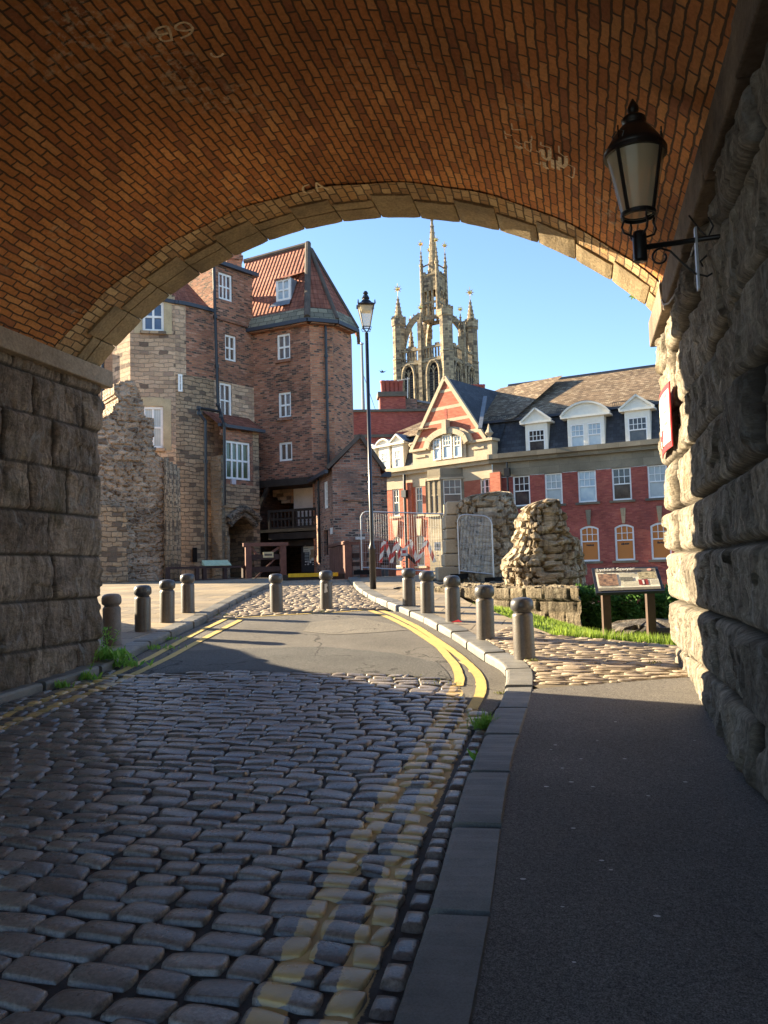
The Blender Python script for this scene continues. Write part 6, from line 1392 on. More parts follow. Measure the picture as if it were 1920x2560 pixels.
def slab(root, name, F, outline, thick, mat, cell=.055, sx=.34, sy=.2, amp=.16, seed=1, o=0.0, coarse=.06):
    """a thick wall with the outline of the ruin; one closed mesh with stone relief on its face"""
    poly = np.array([F.at(x, y) for x, y in outline]); lo, hi = poly.min(0), poly.max(0); ns, nz = int((hi[0] - lo[0]) / cell) + 2, int((hi[1] - lo[1]) / cell) + 2
    S, Z = np.meshgrid(lo[0] + np.arange(ns) * cell, lo[1] + np.arange(nz) * cell, indexing='ij')
    h, idd, pil = rubble(S, Z, sx, sy, seed); jx = .04 * fbm(S * 5, Z * 5, seed + 30, 2)
    msk = inside(poly, S + cell / 2 + .10 * fbm(S * 3, Z * 3, seed + 2, 3) * 2, Z + cell / 2 + .10 * fbm(S * 3 + 7, Z * 3, seed + 4, 3) * 2)
    off = o + amp * (h - .4) + coarse * 4 * fbm(S * .6, Z * .6, seed + 8, 3) + .03 * fbm(S * 12, Z * 12, seed + 9, 3)
    fr = F.a[None, None, :] + F.d * (S + jx)[..., None] + F.n * off[..., None]; bk = F.a + F.d * S[..., None] + F.n * (o - thick + .06 * (h - .4))[..., None]
    mb = MB(); vi, wi = {}, {}; tint = mb.att.setdefault('tint', {}); jn = mb.att.setdefault('joint', {})
    def v(i, j):
        if (i, j) not in vi:
            k_ = mb.add((fr[i, j, 0], fr[i, j, 1], Z[i, j])); vi[i, j] = k_; tint[k_] = idd[i, j]; jn[k_] = max(0, 1 - pil[i, j] * 4)
        return vi[i, j]
    def w(i, j):
        if (i, j) not in wi:
            k_ = mb.add((bk[i, j, 0], bk[i, j, 1], Z[i, j])); wi[i, j] = k_; tint[k_] = idd[i, j]; jn[k_] = 0
        return wi[i, j]
    uvf = lambda q: [(S[a], Z[a]) for a in q]
    for i in range(ns - 1):
        for j in range(nz - 1):
            if not msk[i, j]: continue
            q = [(i, j), (i + 1, j), (i + 1, j + 1), (i, j + 1)]
            mb.fi([v(*a) for a in q], uvf(q)); mb.fi([w(*a) for a in q][::-1], uvf(q[::-1]))
            for (di, dj), (a, b) in (((-1, 0), (q[3], q[0])), ((1, 0), (q[1], q[2])), ((0, -1), (q[0], q[1])), ((0, 1), (q[2], q[3]))):
                ii, jj = i + di, j + dj
                if not (0 <= ii < ns - 1 and 0 <= jj < nz - 1 and msk[ii, jj]): mb.fi([v(*b), v(*a), w(*a), w(*b)], None)
    return mb.build(name, mat, root, False)
def pile(root, name, u, rows, half_d, mat, sx=.3, sy=.17, amp=.18, seed=1, cell=.045, zmin=None):
    """a free-standing rubble stump: rows of (py, left px, right px) seen at depth u"""
    rows = sorted(rows, key=lambda r: -r[0]); zs, cs, hw = [], [], []
    for py, a, b in rows:
        A, B = W(a, py, u), W(b, py, u); zs.append((A[2] + B[2]) / 2); cs.append((A + B)[:2] / 2); hw.append(np.linalg.norm((B - A)[:2]) / 2)
    zs, cs, hw = np.array(zs), np.array(cs), np.array(hw)
    if zmin is not None: zs = np.r_[zmin, zs]; cs = np.vstack([cs[:1], cs]); hw = np.r_[hw[0], hw]
    nz = int((zs[-1] - zs[0]) / cell); zz = np.linspace(zs[0], zs[-1], nz); nt_ = int(2 * PI * hw.max() / cell)
    A, Z = np.meshgrid(np.linspace(0, 2 * PI, nt_, endpoint=False), zz, indexing='ij')
    cx, cy, H = np.interp(Z, zs, cs[:, 0]), np.interp(Z, zs, cs[:, 1]), np.interp(Z, zs, hw); dd = half_d * (.55 + .45 * H / hw.max())
    ca, sa = np.cos(A), np.sin(A); e = .55; ex = np.sign(ca) * np.abs(ca) ** e; ey = np.sign(sa) * np.abs(sa) ** e
    U = A * hw.max() * 1.0; h, idd, pil = rubble(U, Z, sx, sy, seed); ds = amp * (h - .5) + .25 * fbm(U * 1.1, Z * 1.3, seed + 4, 3) + .05 * fbm(U * 10, Z * 10, seed + 3, 3)
    dx, dy = ex * (H + ds), ey * (dd + ds)
    r2, f2 = rh[:2], fh[:2]; P = np.stack([cx + r2[0] * dx + f2[0] * dy, cy + r2[1] * dx + f2[1] * dy, Z + .05 * (h - .5)], -1)
    mb = MB(); mb.grid(P, np.stack([U, Z], -1), {'tint': idd, 'joint': np.clip(1 - pil * 4, 0, 1)}, closed=True, flip=False)
    top = P[:, -1]; c = top.mean(0) + (0, 0, .08); b = mb.n(); ci0 = mb.add(c); mb.att['tint'][ci0] = .5; mb.att['joint'][ci0] = 0
    base = b - nt_ * nz
    for i in range(nt_): mb.fi([base + i * nz + nz - 1, base + ((i + 1) % nt_) * nz + nz - 1, ci0])
    return mb.build(name, mat, root, False)

# tall ruin on the left in front of the gatehouse
FLr = Fac(PP(215, 25.8), PP(445, 27.6)); rl_ = thing('ruined_wall', 'tall ragged ruin of a medieval stone wall left of the gatehouse', 'wall', (*FLr.a, 1.2))
D = lambda pts: [(x * DS, y * DS) for x, y in pts]
slab(rl_, 'wall', FLr, D([(180, 1275), (180, 915), (205, 908), (226, 903), (243, 893), (252, 868), (247, 850), (246, 826), (262, 822), (279, 826), (292, 824), (303, 852), (312, 898), (331, 905), (332, 960), (337, 985), (352, 990), (372, 1003), (380, 1012), (381, 1100), (377, 1275)]), 1.3, M['ruin_l'], .05, .34, .17, .12, 5)
Fl2 = Fac(FLr.a + FLr.n * .55, FLr.b + FLr.n * .55); slab(rl_, 'buttress', Fl2, D([(170, 1280), (170, 1105), (205, 1092), (268, 1092), (275, 1120), (276, 1280)]), .8, M['gstone_dark'], .06, .62, .27, .05, 9, coarse=.01)
mb = MB()
for x, r_, y0 in ((357, .10, 990), (365, .12, 1000), (374, .12, 1005), (381, .09, 1012)):
    c = FLr.P(*FLr.at(x * DS, 1200 * DS), .18); zt = FLr.at(x * DS, y0 * DS)[1]; zb_ = .8; mb.lathe([(r_, 0), (r_ * 1.02, (zt - zb_) * .4), (r_ * .97, (zt - zb_) * .7), (r_ * .8, zt - zb_)], (c[0], c[1], zb_), 10)
mb.build('clustered_shaft', M['gstone_dark'], rl_, True)
# two ruins on the right and the plinth under them
ra = thing('ruined_wall', 'pale rubble stump of a ruined wall with stepped right edge, nearest ruin', 'wall', (*W(1330, 1450, 17.6)[:2], .9))
K = K8; rw = lambda y, a, b: (K[1] + y / K[2], K[0] + a / K[2], K[0] + b / K[2])
pile(ra, 'wall', 17.6, [rw(205, 715, 815), rw(240, 650, 828), rw(310, 612, 846), rw(400, 605, 872), rw(440, 595, 885), rw(458, 585, 940), rw(520, 572, 948), rw(590, 510, 962), rw(650, 505, 968), rw(740, 525, 975), rw(770, 530, 975)], .75, M['ruin2'], .24, .135, .22, 3, .03, .7)
rb = thing('ruined_wall', 'broad rubble ruin behind the temporary fence panels, with a squared sunlit end', 'wall', (*W(1200, 1440, 22.5)[:2], 1.2))
pile(rb, 'wall', 22.5, [rw(148, 400, 500), rw(172, 260, 522), rw(190, 190, 528), rw(235, 165, 532), rw(400, 160, 565), rw(550, 165, 562), rw(690, 165, 540)], .8, M['ruin2'], .30, .16, .2, 8, .045, .9)
mb = MB(); rs = np.random.RandomState(4); z = 1.0; zt = W(1125, 1262, 22.2)[2]
while z < zt:
    hgt = rs.uniform(.26, .4); stp_ = max(0, (1.9 - z)) * .55
    a = W(1116 - stp_ * 90 + rs.uniform(-3, 3), 1400, 22.2); b = W(1160, 1400, 22.2); d = (b - a)[:2]; L = np.linalg.norm(d); d /= L; n2 = np.array([-d[1], d[0]])
    c = (a + b)[:2] / 2 + n2 * .35; mb.obox((*c, z + hgt / 2), (*(d * L / 2), 0), (*(n2 * .6), 0), (0, 0, hgt / 2 - .008)); z += hgt
mb.build('squared_end', M['cstone'], rb, bevel=.03)
pl = thing('low_stone_wall', 'low coursed stone wall with a rubble top below the two right-hand ruins', 'wall', (*W(1300, 1500, 14.8)[:2], .5))
FPl = Fac(PP(985, 18.5), PP(1448, 14.6)); lo_s, hi_s = 0, FPl.L
def plinth():
    ns, nz = int((hi_s + .2) / .03), 60; S, Z = np.meshgrid(np.linspace(lo_s, hi_s, ns), np.linspace(-.6, 1.34, nz), indexing='ij'); rs = np.random.RandomState(8)
    zc = np.array([-.7, -.42, -.12, .16, .42, .66, .90, 1.12, 1.36]); ci_ = np.clip(np.searchsorted(zc, Z) - 1, 0, 7); es = np.zeros(S.shape); rid = np.zeros(S.shape)
    for c in range(8):
        e = np.cumsum(np.r_[-.3, rs.uniform(.35, .85, 40)]); m = ci_ == c; si = np.searchsorted(e, S[m]) - 1; es[m] = np.minimum(S[m] - e[si], e[si + 1] - S[m]); rid[m] = rs.uniform(0, 1, 60)[si]
    d = np.minimum(es, np.minimum(Z - zc[ci_], zc[ci_ + 1] - Z)); p = np.clip(d / .05, 0, 1); h = .06 * np.sqrt(1 - (1 - p) ** 2) * (.5 + rid) + .05 * fbm(S * 4, Z * 6, 3, 4) + np.where(ci_ == 7, .05, 0) - np.maximum(0, .2 * fbm(S * .8, Z, 9, 3))
    q = FPl.a + FPl.d * S[..., None] + FPl.n * h[..., None]; P = np.concatenate([q, Z[..., None]], -1); mb = MB(); mb.grid(P, np.stack([S, Z], -1), {'tint': rid, 'joint': np.clip(1 - d / .02, 0, 1)})
    bq = PP(1442, 20.5); B = np.stack([P[-1], np.c_[np.tile(bq, (nz, 1)), P[-1, :, 2]]], 0); mb.grid(B, np.stack([B[..., 1], B[..., 2]], -1), {'tint': np.stack([rid[-1]] * 2), 'joint': np.zeros((2, nz))})
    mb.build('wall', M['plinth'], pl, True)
    n1, n2 = int(hi_s / .05), int(6 / .05); S, T = np.meshgrid(np.linspace(lo_s, hi_s, n1), np.linspace(0.03, -6, n2), indexing='ij'); h, idd, pil = rubble(S, T, .26, .2, 15); hz = 1.24 + .12 * h + .12 * fbm(S * .9, T * .9, 4, 3) + .03 * fbm(S * 9, T * 9, 6)
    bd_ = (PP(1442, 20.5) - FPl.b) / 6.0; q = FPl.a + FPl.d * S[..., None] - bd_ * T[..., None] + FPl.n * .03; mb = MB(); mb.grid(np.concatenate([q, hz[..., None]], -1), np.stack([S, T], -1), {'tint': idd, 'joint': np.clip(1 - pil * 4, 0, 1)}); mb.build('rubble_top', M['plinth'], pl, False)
plinth()
r3_ = thing('ruined_wall', 'low grey heap of ruined stones in the grass behind the information board', 'wall', (*W(1620, 1560, 14.0)[:2], .3))
pile(r3_, 'wall', 13.4, [(1558, 1560, 1690), (1565, 1540, 1720), (1575, 1526, 1730), (1595, 1520, 1740)], .7, M['ruin_dark'], .3, .15, .16, 6, .04, .0)

# ------------------------------------------------------------------ bollards
M['boll'] = plain('bollard_grey', (.075, .066, .06), .5, 6, .38, .5, 0, 45, .25, .006, c2=(.11, .093, .08))
M['boll_lt'] = plain('bollard_worn', (.21, .175, .15), .5, 5, .6, .4, 0, 45, .25, .006, c2=(.14, .115, .10))
M['bollcap'] = plain('bollard_cap', (.055, .055, .06), .35, 5, .36, .5, 0, 45, .2, .004)
def bollard(px, py, hpx, label, lift=KH, mat='boll'):
    p = G0(px, py, lift); z = gz(*p) + lift; u = p.dot(fh[:2]); sc = hpx / FPX * u / .75; sc = min(1.1, max(.9, sc))
    b = thing('bollard', label, 'bollard', (*p, z - .01), 'grey bollards lining the road')
    pr = [(.123, -.05), (.124, .0), (.121, .10), (.121, .52), (.117, .545), (.105, .56)]
    mb = MB(); mb.lathe([(r, q * sc) for r, q in pr], (*p, z), 26, .1); mb.build('post', M[mat], b, True)
    mb = MB(); mb.lathe([(r, q * sc) for r, q in [(.102, .555), (.097, .575), (.118, .592), (.131, .61), (.133, .65), (.131, .69), (.12, .72), (.095, .742), (.05, .752), (0, .754)]], (*p, z), 26, .1); mb.build('cap', M['bollcap'] if mat == 'boll' else M['boll_lt'], b, True); b.rotation_euler = (RS.uniform(-.018, .018), RS.uniform(-.018, .018), 0)
    return b
for x, y, h_, l in ((1312, 1645, 149, 'grey bollard nearest the arch on the right footway, in front of the board'), (1214, 1595, 131, 'second bollard from the front in the row of five on the right'), (1133, 1552, 112, 'middle bollard of the right row, with red litter at its foot'), (1069, 1530, 102, 'fourth bollard from the front in the right-hand row'), (1023, 1514, 93, 'farthest bollard of the right row, next to the lamp post')):
    bollard(x, y, h_, l)
bb = bollard(281, 1611, 125, 'pale worn bollard standing in weeds beside the left bridge pier', KH, 'boll_lt')
for x, y, h_, l in ((357, 1576, 112, 'dark bollard second from the left pier, on grey flagstones'), (418, 1554, 104, 'reddish dark bollard third from the left pier'), (470, 1530, 95, 'bollard nearest the low brown fence on the left pavement')): bollard(x, y, h_, l)
bollard(692, 1530, 95, 'left one of the two bollards standing in the cobbled road', 0); b2 = bollard(816, 1522, 95, 'right one of the two road bollards, with a white sticker on it', 0)
q = np.array(b2.location); nf = -np.array([*fh[:2], 0]); mb = MB(); c = q + nf * .128 + ZU * .40
st = [(-.02, .09), (.03, .10), (.04, .06), (.02, .03), (.04, -.06), (-.03, -.08), (-.02, .0)]; mb.face([c + np.array([*rh[:2], 0]) * x + ZU * z for x, z in st]); mb.build('sticker', M['plaster'], b2)
lt = G0(1138, 1556, KH); lit = thing('litter', 'scrap of red litter at the foot of a bollard', 'litter', (*lt, gz(*lt) + KH)); mb = MB(); c = np.array(lit.location) - np.array([*fh[:2], 0]) * .13
mb.face([c + (-.08, 0, .01), c + (.02, -.03, .02), c + (.10, 0, .015), c + (.03, .04, .05)]); mb.face([c + (-.08, 0, .01), c + (.03, .04, .05), c + (-.03, .05, .01)]); mb.build('wrapper', M['red'], lit)

# ------------------------------------------------------------------ street lamp
lp = G0(933, 1472, KH); zl0_ = gz(*lp) + KH; ul = lp.dot(fh[:2]); top = W(915, 737, ul); Ht = top[2] - zl0_
M['lampblack'] = flat('black_lamp_paint', (.014, .013, .016), .28, .6)
sl2 = thing('street_lamp', 'tall black street lamp post with a tapered square glass lantern', 'street lamp', (*lp, zl0_))
hz = lambda y: W(925, y, ul)[2] - zl0_
mb = MB(); zt1, zpl = hz(1368), hz(832); mb.lathe([(.075, 0), (.075, zt1 - .08), (.085, zt1 - .06), (.085, zt1 - .02), (.05, zt1 + .08), (.048, zt1 + .2), (.042, zpl)], (*lp, zl0_), 14); mb.build('post', M['lampblack'], sl2, True)
zb_, ze, zk = hz(818), hz(770), hz(737); c0 = (*lp, zl0_); rotl = PI / 4 + .35
mb = MB(); r0_, r1_ = .115, .25; zlo, zhi = hz(818), hz(766)
for k_ in range(4):
    a = rotl + k_ * PI / 2; A = np.array([lp[0] + r0_ * math.cos(a), lp[1] + r0_ * math.sin(a), zl0_ + zlo]); B = np.array([lp[0] + r1_ * math.cos(a), lp[1] + r1_ * math.sin(a), zl0_ + zhi]); a2 = a + PI / 2
    A2 = np.array([lp[0] + r0_ * math.cos(a2), lp[1] + r0_ * math.sin(a2), zl0_ + zlo]); B2 = np.array([lp[0] + r1_ * math.cos(a2), lp[1] + r1_ * math.sin(a2), zl0_ + zhi])
    mb.tube([A, B], .011, 6); mb.tube([A, A2], .012, 6); mb.tube([B, B2], .014, 6); mb.tube([(*lp, zl0_ + zpl), A], .01, 6)
    mb.tube([(*lp, zl0_ + zpl + .03), (lp[0] + .13 * math.cos(a), lp[1] + .13 * math.sin(a), zl0_ + zpl + .06), (lp[0] + .15 * math.cos(a), lp[1] + .15 * math.sin(a), zl0_ + zlo - .02), A], .008, 5)
mb.build('lantern_frame', M['lampblack'], sl2)
mb = MB(); mb.lathe([(r0_ - .005, zlo), (r1_ - .008, zhi)], c0, 4, rotl, cap=False); mb.build('glass', M['lampglass'], sl2)
mb = MB(); mb.lathe([(.2, zhi), (.17, zhi - .12), (.16, zhi - .13), (.0, zhi - .05)], c0, 4, rotl); mb.build('reflector', M['frost'], sl2)
mb = MB(); H_ = zk - zhi; mb.lathe([(r1_ + .0, zhi), (r1_ + .035, zhi + .02), (r1_ - .07, zhi + .07), (.12, zhi + .13)], c0, 4, rotl); mb.lathe([(.11, zhi + .12), (.075, zhi + .17), (.095, zhi + .2), (.065, zhi + .26), (.04, zhi + .29), (.065, zhi + .32), (.035, zhi + .37), (.02, H_ * .85 + zhi), (.0, zk)], c0, 12)
for k_ in range(4): a = rotl + k_ * PI / 2; mb.lathe([(.02, 0), (.012, .09), (0, .1)], (lp[0] + (r1_ + .03) * math.cos(a), lp[1] + (r1_ + .03) * math.sin(a), zl0_ + zhi + .01), 5)
mb.build('hood', M['lampblack'], sl2)

# ------------------------------------------------------------------ timber fences and barriers
M['brown'] = plain('brown_stained_timber', (.15, .066, .048), .5, 5, .75, .3, 0, 30, .4, .008); M['dkbrown'] = plain('dark_stained_timber', (.05, .028, .024), .5, 5, .75, .3, 0, 30, .4, .008)
F1 = Fac(PP(415, 25.4), PP(615, 27.3)); zg = 1.38
lf = thing('timber_fence', 'low dark brown two-rail timber fence below the ruined wall', 'fence', (*F1.a, zg)); zt = F1.at(500, 1416)[1]; mb = MB()
F1.box(mb, 0, zt - .07, F1.L, zt, -.06, .06); F1.box(mb, 0, zg + .12, F1.L, zg + .22, -.03, .03); mb.build('rail', M['dkbrown'], lf)
for f in (.02, .37, .46, .72, .97): mb = MB(); s = F1.L * f; F1.box(mb, s - .06, zg - .2, s + .06, zt - .07, -.055, .055); mb.build('post', M['dkbrown'], lf)
gpn = thing('green_panel', 'narrow pale green information panel lying along the low timber fence', 'sign', F1.P(F1.L * .52, zt, 0)); mb = MB(); mb.hexa([F1.P(F1.L * .45, zt + .01, .1), F1.P(F1.L * .79, zt + .01, .1), F1.P(F1.L * .79, zt + .05, -.16), F1.P(F1.L * .46, zt + .05, -.16), F1.P(F1.L * .45, zt + .03, .1), F1.P(F1.L * .79, zt + .03, .1), F1.P(F1.L * .79, zt + .2, -.16), F1.P(F1.L * .46, zt + .2, -.16)]); mb.build('panel', plain('pale_green', (.42, .52, .36), .3, 9, .6), gpn)
F3 = Fac(PP(616, 27.2), PP(713, 27.6)); gt = thing('timber_gate', 'brown timber gate frame with a small cream sign before the gateway', 'gate', (*F3.a, zg)); r = F3.rect(616, 1358, 713, 1440); zt = r[3]
for s in (.07, F3.L - .07): mb = MB(); F3.box(mb, s - .1, zg - .2, s + .1, zt - .1, -.1, .1); mb.build('post', M['brown'], gt)
mb = MB(); F3.box(mb, -.1, zt - .1, F3.L + .1, zt + .02, -.12, .12); mb.build('top_rail', M['brown'], gt)
mb = MB(); F3.box(mb, .17, zt - .56, F3.L - .17, zt - .38, -.04, .04); F3.box(mb, .17, zt - .98, F3.L - .17, zt - .80, -.04, .04); mb.build('rail', M['dkbrown'], gt)
mb = MB(); mb.beam(F3.P(.2, zg + .1, 0), F3.P(F3.L - .2, zt - .4, 0), .03, .05); mb.beam(F3.P(.2, zt - .15, 0), F3.P(.4, zt - .45, 0), .08, .08); mb.beam(F3.P(F3.L - .2, zt - .15, 0), F3.P(F3.L - .5, zt - .35, 0), .08, .08); mb.build('brace', M['brown'], gt)
r = F3.rect(657, 1380, 683, 1394); sgn2 = MB(); F3.box(sgn2, r[0], r[1], r[2], r[3], .045, .06); sgb = sgn2.build('gate_sign', plain('gate_sign_cream', (.55, .45, .25), .2, 9, .6), gt); mb = MB(); F3.box(mb, r[0] + .05, r[1] + .06, r[2] - .05, r[3] - .06, .06, .066); LOCAL_BUILD(mb, 'lettering', M['sill'], sgb, gt)
F4 = Fac(PP(706, 26.2), PP(866, 26.0)); yb_ = thing('kerb_beam', 'heavy timber ground beam with a yellow painted strip across the forecourt', 'beam', (*F4.a, 1.4)); r = F4.rect(706, 1434, 866, 1444)
mb = MB(); F4.box(mb, 0, 1.2, F4.L, r[3] - .02, -.2, .05); mb.build('beam', M['wood'], yb_)
mb = MB(); a, b = F4.at(722, 1436)[0], F4.at(846, 1434)[0]; F4.box(mb, a, r[1] + .03, b, r[3] + .02, .05, .10); mb.build('yellow_strip', plain('yellow_paint', (.72, .42, .02), .2, 7, .5), yb_)
# footbridge parapet
F5 = Fac(PP(826, 29.6), PP(868, 25.6)); F6 = Fac(PP(868, 25.6), PP(1130, 25.2)); fb_ = thing('footbridge_parapet', 'brown timber footbridge parapet with boarded side and open rails', 'fence', (*PP(868, 25.6), 1.3)); zt = F5.at(868, 1354)[1]; zt0 = F5.at(826, 1372)[1]
mb = MB(); zb2 = 1.35
nb = 9
for i in range(nb):
    a, b = F5.L * i / nb, F5.L * (i + .92) / nb; za, zb3 = zt + (zt0 - zt) * 0, zt; F5.box(mb, a, zb2, b, zt - .1, -.03, .03)
mb.build('boarding', M['brown'], fb_)
mb = MB(); mb.beam(F5.P(0, zt - .02, 0), F5.P(F5.L, zt - .02, 0), .16, .1); s1 = F6.at(984, 1358)[0]
F6.box(mb, -.1, zt - .1, s1, zt, -.1, .08); mb.build('top_rail', M['brown'], fb_)
mb = MB()
for y0, y1 in ((1382, 1394), (1404, 1414)): r = F6.rect(868, y0, 980, y1); F6.box(mb, 0, r[1], s1, r[3], -.04, .04)
mb.build('rail', M['dkbrown'], fb_)
for f in (.0, .34, .66, 1.0): mb = MB(); s = .06 + (s1 - .12) * f; F6.box(mb, s - .11, .9, s + .11, zt - .1, -.1, .1); mb.build('post', M['brown'], fb_)
mb = MB(); mb.beam(F6.P(s1, zt - .06, 0), F6.P(s1 + .7, zt - .75, 0), .1, .1); mb.beam(F6.P(.15, 1.2, 0), F6.P(.55, .7, 0), .3, .06); mb.build('brace', M['dkbrown'], fb_)
# grey boards below the rails
gr = thing('grey_barrier', 'pale grey boarded barrier standing below the footbridge rails', 'fence', (*F6.P(.5, 0, -.5)[:2], .6)); mb = MB()
for i in range(10):
    s = .3 + i * (s1 - .3) / 10; F6.box(mb, s, .3, s + (s1 - .3) / 10 * .82, zt - .92, -.62, -.55)
mb.build('boarding', plain('grey_blue_board', (.18, .21, .25), .35, 3, .6), gr)
# tape woven through the rails and notices tied to it
M['tape'] = plain('red_white_tape', (.8, .75, .7), .1, 5, .5)
def tapemat():
    m, nt, b = mk('barrier_tape', .4, .4); uv = uvn(nt); s = nd(nt, 'ShaderNodeSeparateXYZ', {0: uv}); f = mth(nt, 'FRACT', mth(nt, 'ADD', mth(nt, 'MULTIPLY', s.outputs[0], 2.4), mth(nt, 'MULTIPLY', s.outputs[1], 3.5))); cl = mixc(nt, mth(nt, 'GREATER_THAN', f, .5), (.62, .05, .035), (.80, .74, .68)); nt.links.new(cl, b.inputs['Base Color']); return m
M['tape'] = tapemat(); tp_ = thing('barrier_tape', 'red and white barrier tape zigzagging over the footbridge rails', 'tape', F6.P(1.0, zt, .15))
kx = (900, 1240, 5.925); zz_ = [(310, 990), (350, 690), (390, 680), (470, 990), (540, 690), (560, 680), (600, 960), (735, 660), (760, 680), (855, 985), (985, 660), (1000, 680), (1110, 980)]
mb = MB(); pts = [F6.at(*cr(kx, *p)) for p in zz_]; L = 0
for i, (a, b) in enumerate(zip(pts[:-1], pts[1:])):
    d = np.array(b) - np.array(a); l = np.linalg.norm(d); n_ = np.array([-d[1], d[0]]) / l * .055; o0, o1 = (.10 + .02 * (i % 2)), (.11 + .02 * (i % 2))
    mb.face([F6.P(a[0] - n_[0], a[1] - n_[1], o0), F6.P(b[0] - n_[0], b[1] - n_[1], o1), F6.P(b[0] + n_[0], b[1] + n_[1], o1), F6.P(a[0] + n_[0], a[1] + n_[1], o0)], [(L, 0), (L + l, 0), (L + l, .11), (L, .11)]); L += l
mb.build('strip', M['tape'], tp_)
for (x0, y0, x1, y1), l, hd in (((615, 775, 712, 885), 'white notice with red heading tied among the barrier tape', 'red'), ((1108, 685, 1200, 810), 'white printed notice tied to the end of the footbridge rail', 'greytext')):
    r = F6.crect(kx, x0, y0, x1, y1); n_ = thing('notice', l, 'sign', F6.P(r[0], r[1], .18)); mb = MB(); F6.box(mb, *r, .17, .18); mb.build('sheet', M['plaster'], n_)
    mb = MB(); F6.box(mb, r[0] + .04, r[3] - .16, r[2] - .04, r[3] - .06, .18, .184); mb.build('heading', M[hd], n_); mb = MB()
    for k_ in range(4): z_ = r[3] - .26 - k_ * .085; F6.box(mb, r[0] + .05, z_, r[2] - (.05 + .06 * (k_ % 2)), z_ + .03, .18, .183)
    mb.build('lettering', M['greytext'], n_)
# temporary mesh fence panels
def heras(label, a, b, z0, z1, rot_tilt=0.0, wr=.0022, wp=.075):
    F = Fac(a, b); h = thing('fence_panel', label, 'fence', F.P(0, z0, 0), 'temporary mesh fence panels'); mb = MB(); L = F.L; rc = .22
    T = lambda s, z: F.P(s, z + rot_tilt * s / L, 0)
    pth = [T(0, z0), T(0, z1 - rc)] + [T(rc - rc * math.cos(t), z1 - rc + rc * math.sin(t)) for t in np.linspace(.2, PI / 2, 5)] + [T(L - rc + rc * math.sin(t), z1 - rc + rc * math.cos(t)) for t in np.linspace(0, PI / 2 - .2, 5)] + [T(L, z1 - rc), T(L, z0)]
    mb.tube(pth, .020, 8); mb.tube([T(0, z0 + .12), T(L, z0 + .12)], .018, 8); mb.build('frame', M['galv'], h)
    mb = MB()
    for s in np.arange(.06, L, wp): mb.tube([T(s, z0 + .12), T(s, z1 - .02)], wr, 4, False)
    for z in np.arange(z0 + .3, z1, .28): mb.tube([T(0, z), T(L, z)], .0025, 4, False)
    m_ = mb.build('wire_mesh', M['galv'], h); m_['kind'] = 'stuff'
    for s in (0, L): q_ = MB(); c = T(s, z0); q_.obox(c - (0, 0, .03), (*(F.d * .14), 0), (*(F.n * .34), 0), (0, 0, .07)); q_.build('foot', M['dark'], h)
    return h
A_, B_ = PP(905, 24.6), PP(1147, 23.6); F7 = Fac(A_, B_); heras('long galvanised mesh fence panel standing before the footbridge', A_, B_, F7.at(912, 1424)[1] - .05, F7.at(930, 1277)[1], F7.at(1147, 1290)[1] - F7.at(930, 1277)[1] + .05)
A_, B_ = PP(1148, 21.6), PP(1233, 21.2); F7 = Fac(A_, B_); heras('narrow mesh fence panel leaning against the broad ruin', A_, B_, F7.at(1150, 1438)[1], F7.at(1180, 1283)[1], F7.at(1233, 1290)[1] - F7.at(1165, 1283)[1], .0045, .04)

# ------------------------------------------------------------------ information board
c3 = (1470, 1400, 7.541); bl_, br_, tl_, tr_ = W(*cr(c3, 150, 625), 11.0), W(*cr(c3, 1450, 575), 10.75), W(*cr(c3, 65, 150), 11.35), W(*cr(c3, 1310, 125), 11.1)
ib = thing('information_board', 'tilted heritage information board with photographs on two brown posts', 'information board', (*(bl_ + br_)[:2] / 2, .6)); nrm = np.cross(br_ - bl_, tl_ - bl_); nrm /= np.linalg.norm(nrm); nrm = nrm if nrm[2] > 0 else -nrm
Q = lambda s, t, o=0: (bl_ * (1 - s) + br_ * s) * (1 - t) + (tl_ * (1 - s) + tr_ * s) * t + nrm * o
mb = MB(); mb.hexa([Q(0, 0, -.05), Q(1, 0, -.05), Q(1, 1, -.05), Q(0, 1, -.05), Q(0, 0), Q(1, 0), Q(1, 1), Q(0, 1)]); mb.build('frame', flat('navy_frame', (.02, .024, .04), .45), ib)
def rectq(mb, s0, t0, s1, t1, o): mb.face([Q(s0, t0, o), Q(s1, t0, o), Q(s1, t1, o), Q(s0, t1, o)], [(0, 0), (1, 0), (1, 1), (0, 1)])
mb = MB(); rectq(mb, .045, .07, .955, .93, .004); panel = mb.build('panel', M['cream'], ib)
mb = MB(); rectq(mb, .045, .79, .955, .93, .007); rectq(mb, .045, .07, .955, .17, .007); mb.build('heading_band', plain('taupe_band', (.20, .18, .145), .2, 5, .5), ib)
def photo(name, c, c2, sc): 
    m, nt, b = mk(name, .5, .3); v = uvn(nt); n = noise(nt, v, sc, 6, .7).outputs['Fac']; nt.links.new(ramp(nt, n, [(.35, c), (.6, c2)]), b.inputs['Base Color']); return m
ph = photo('sepia_photo', (.05, .04, .045), (.42, .26, .17), 3.5); ph2 = photo('pale_sepia_photo', (.10, .09, .06), (.58, .50, .32), 5); ph3 = photo('grey_photo', (.07, .075, .06), (.24, .23, .19), 7); ph4 = photo('crimson_photo', (.20, .03, .03), (.34, .06, .045), 2)
for m_, s0, t0, s1, t1 in ((ph, .075, .26, .36, .73), (ph3, .40, .44, .59, .59), (ph2, .68, .50, .945, .78), (ph4, .66, .25, .80, .47)): mb = MB(); rectq(mb, s0, t0, s1, t1, .007); mb.build('photograph', m_, ib)
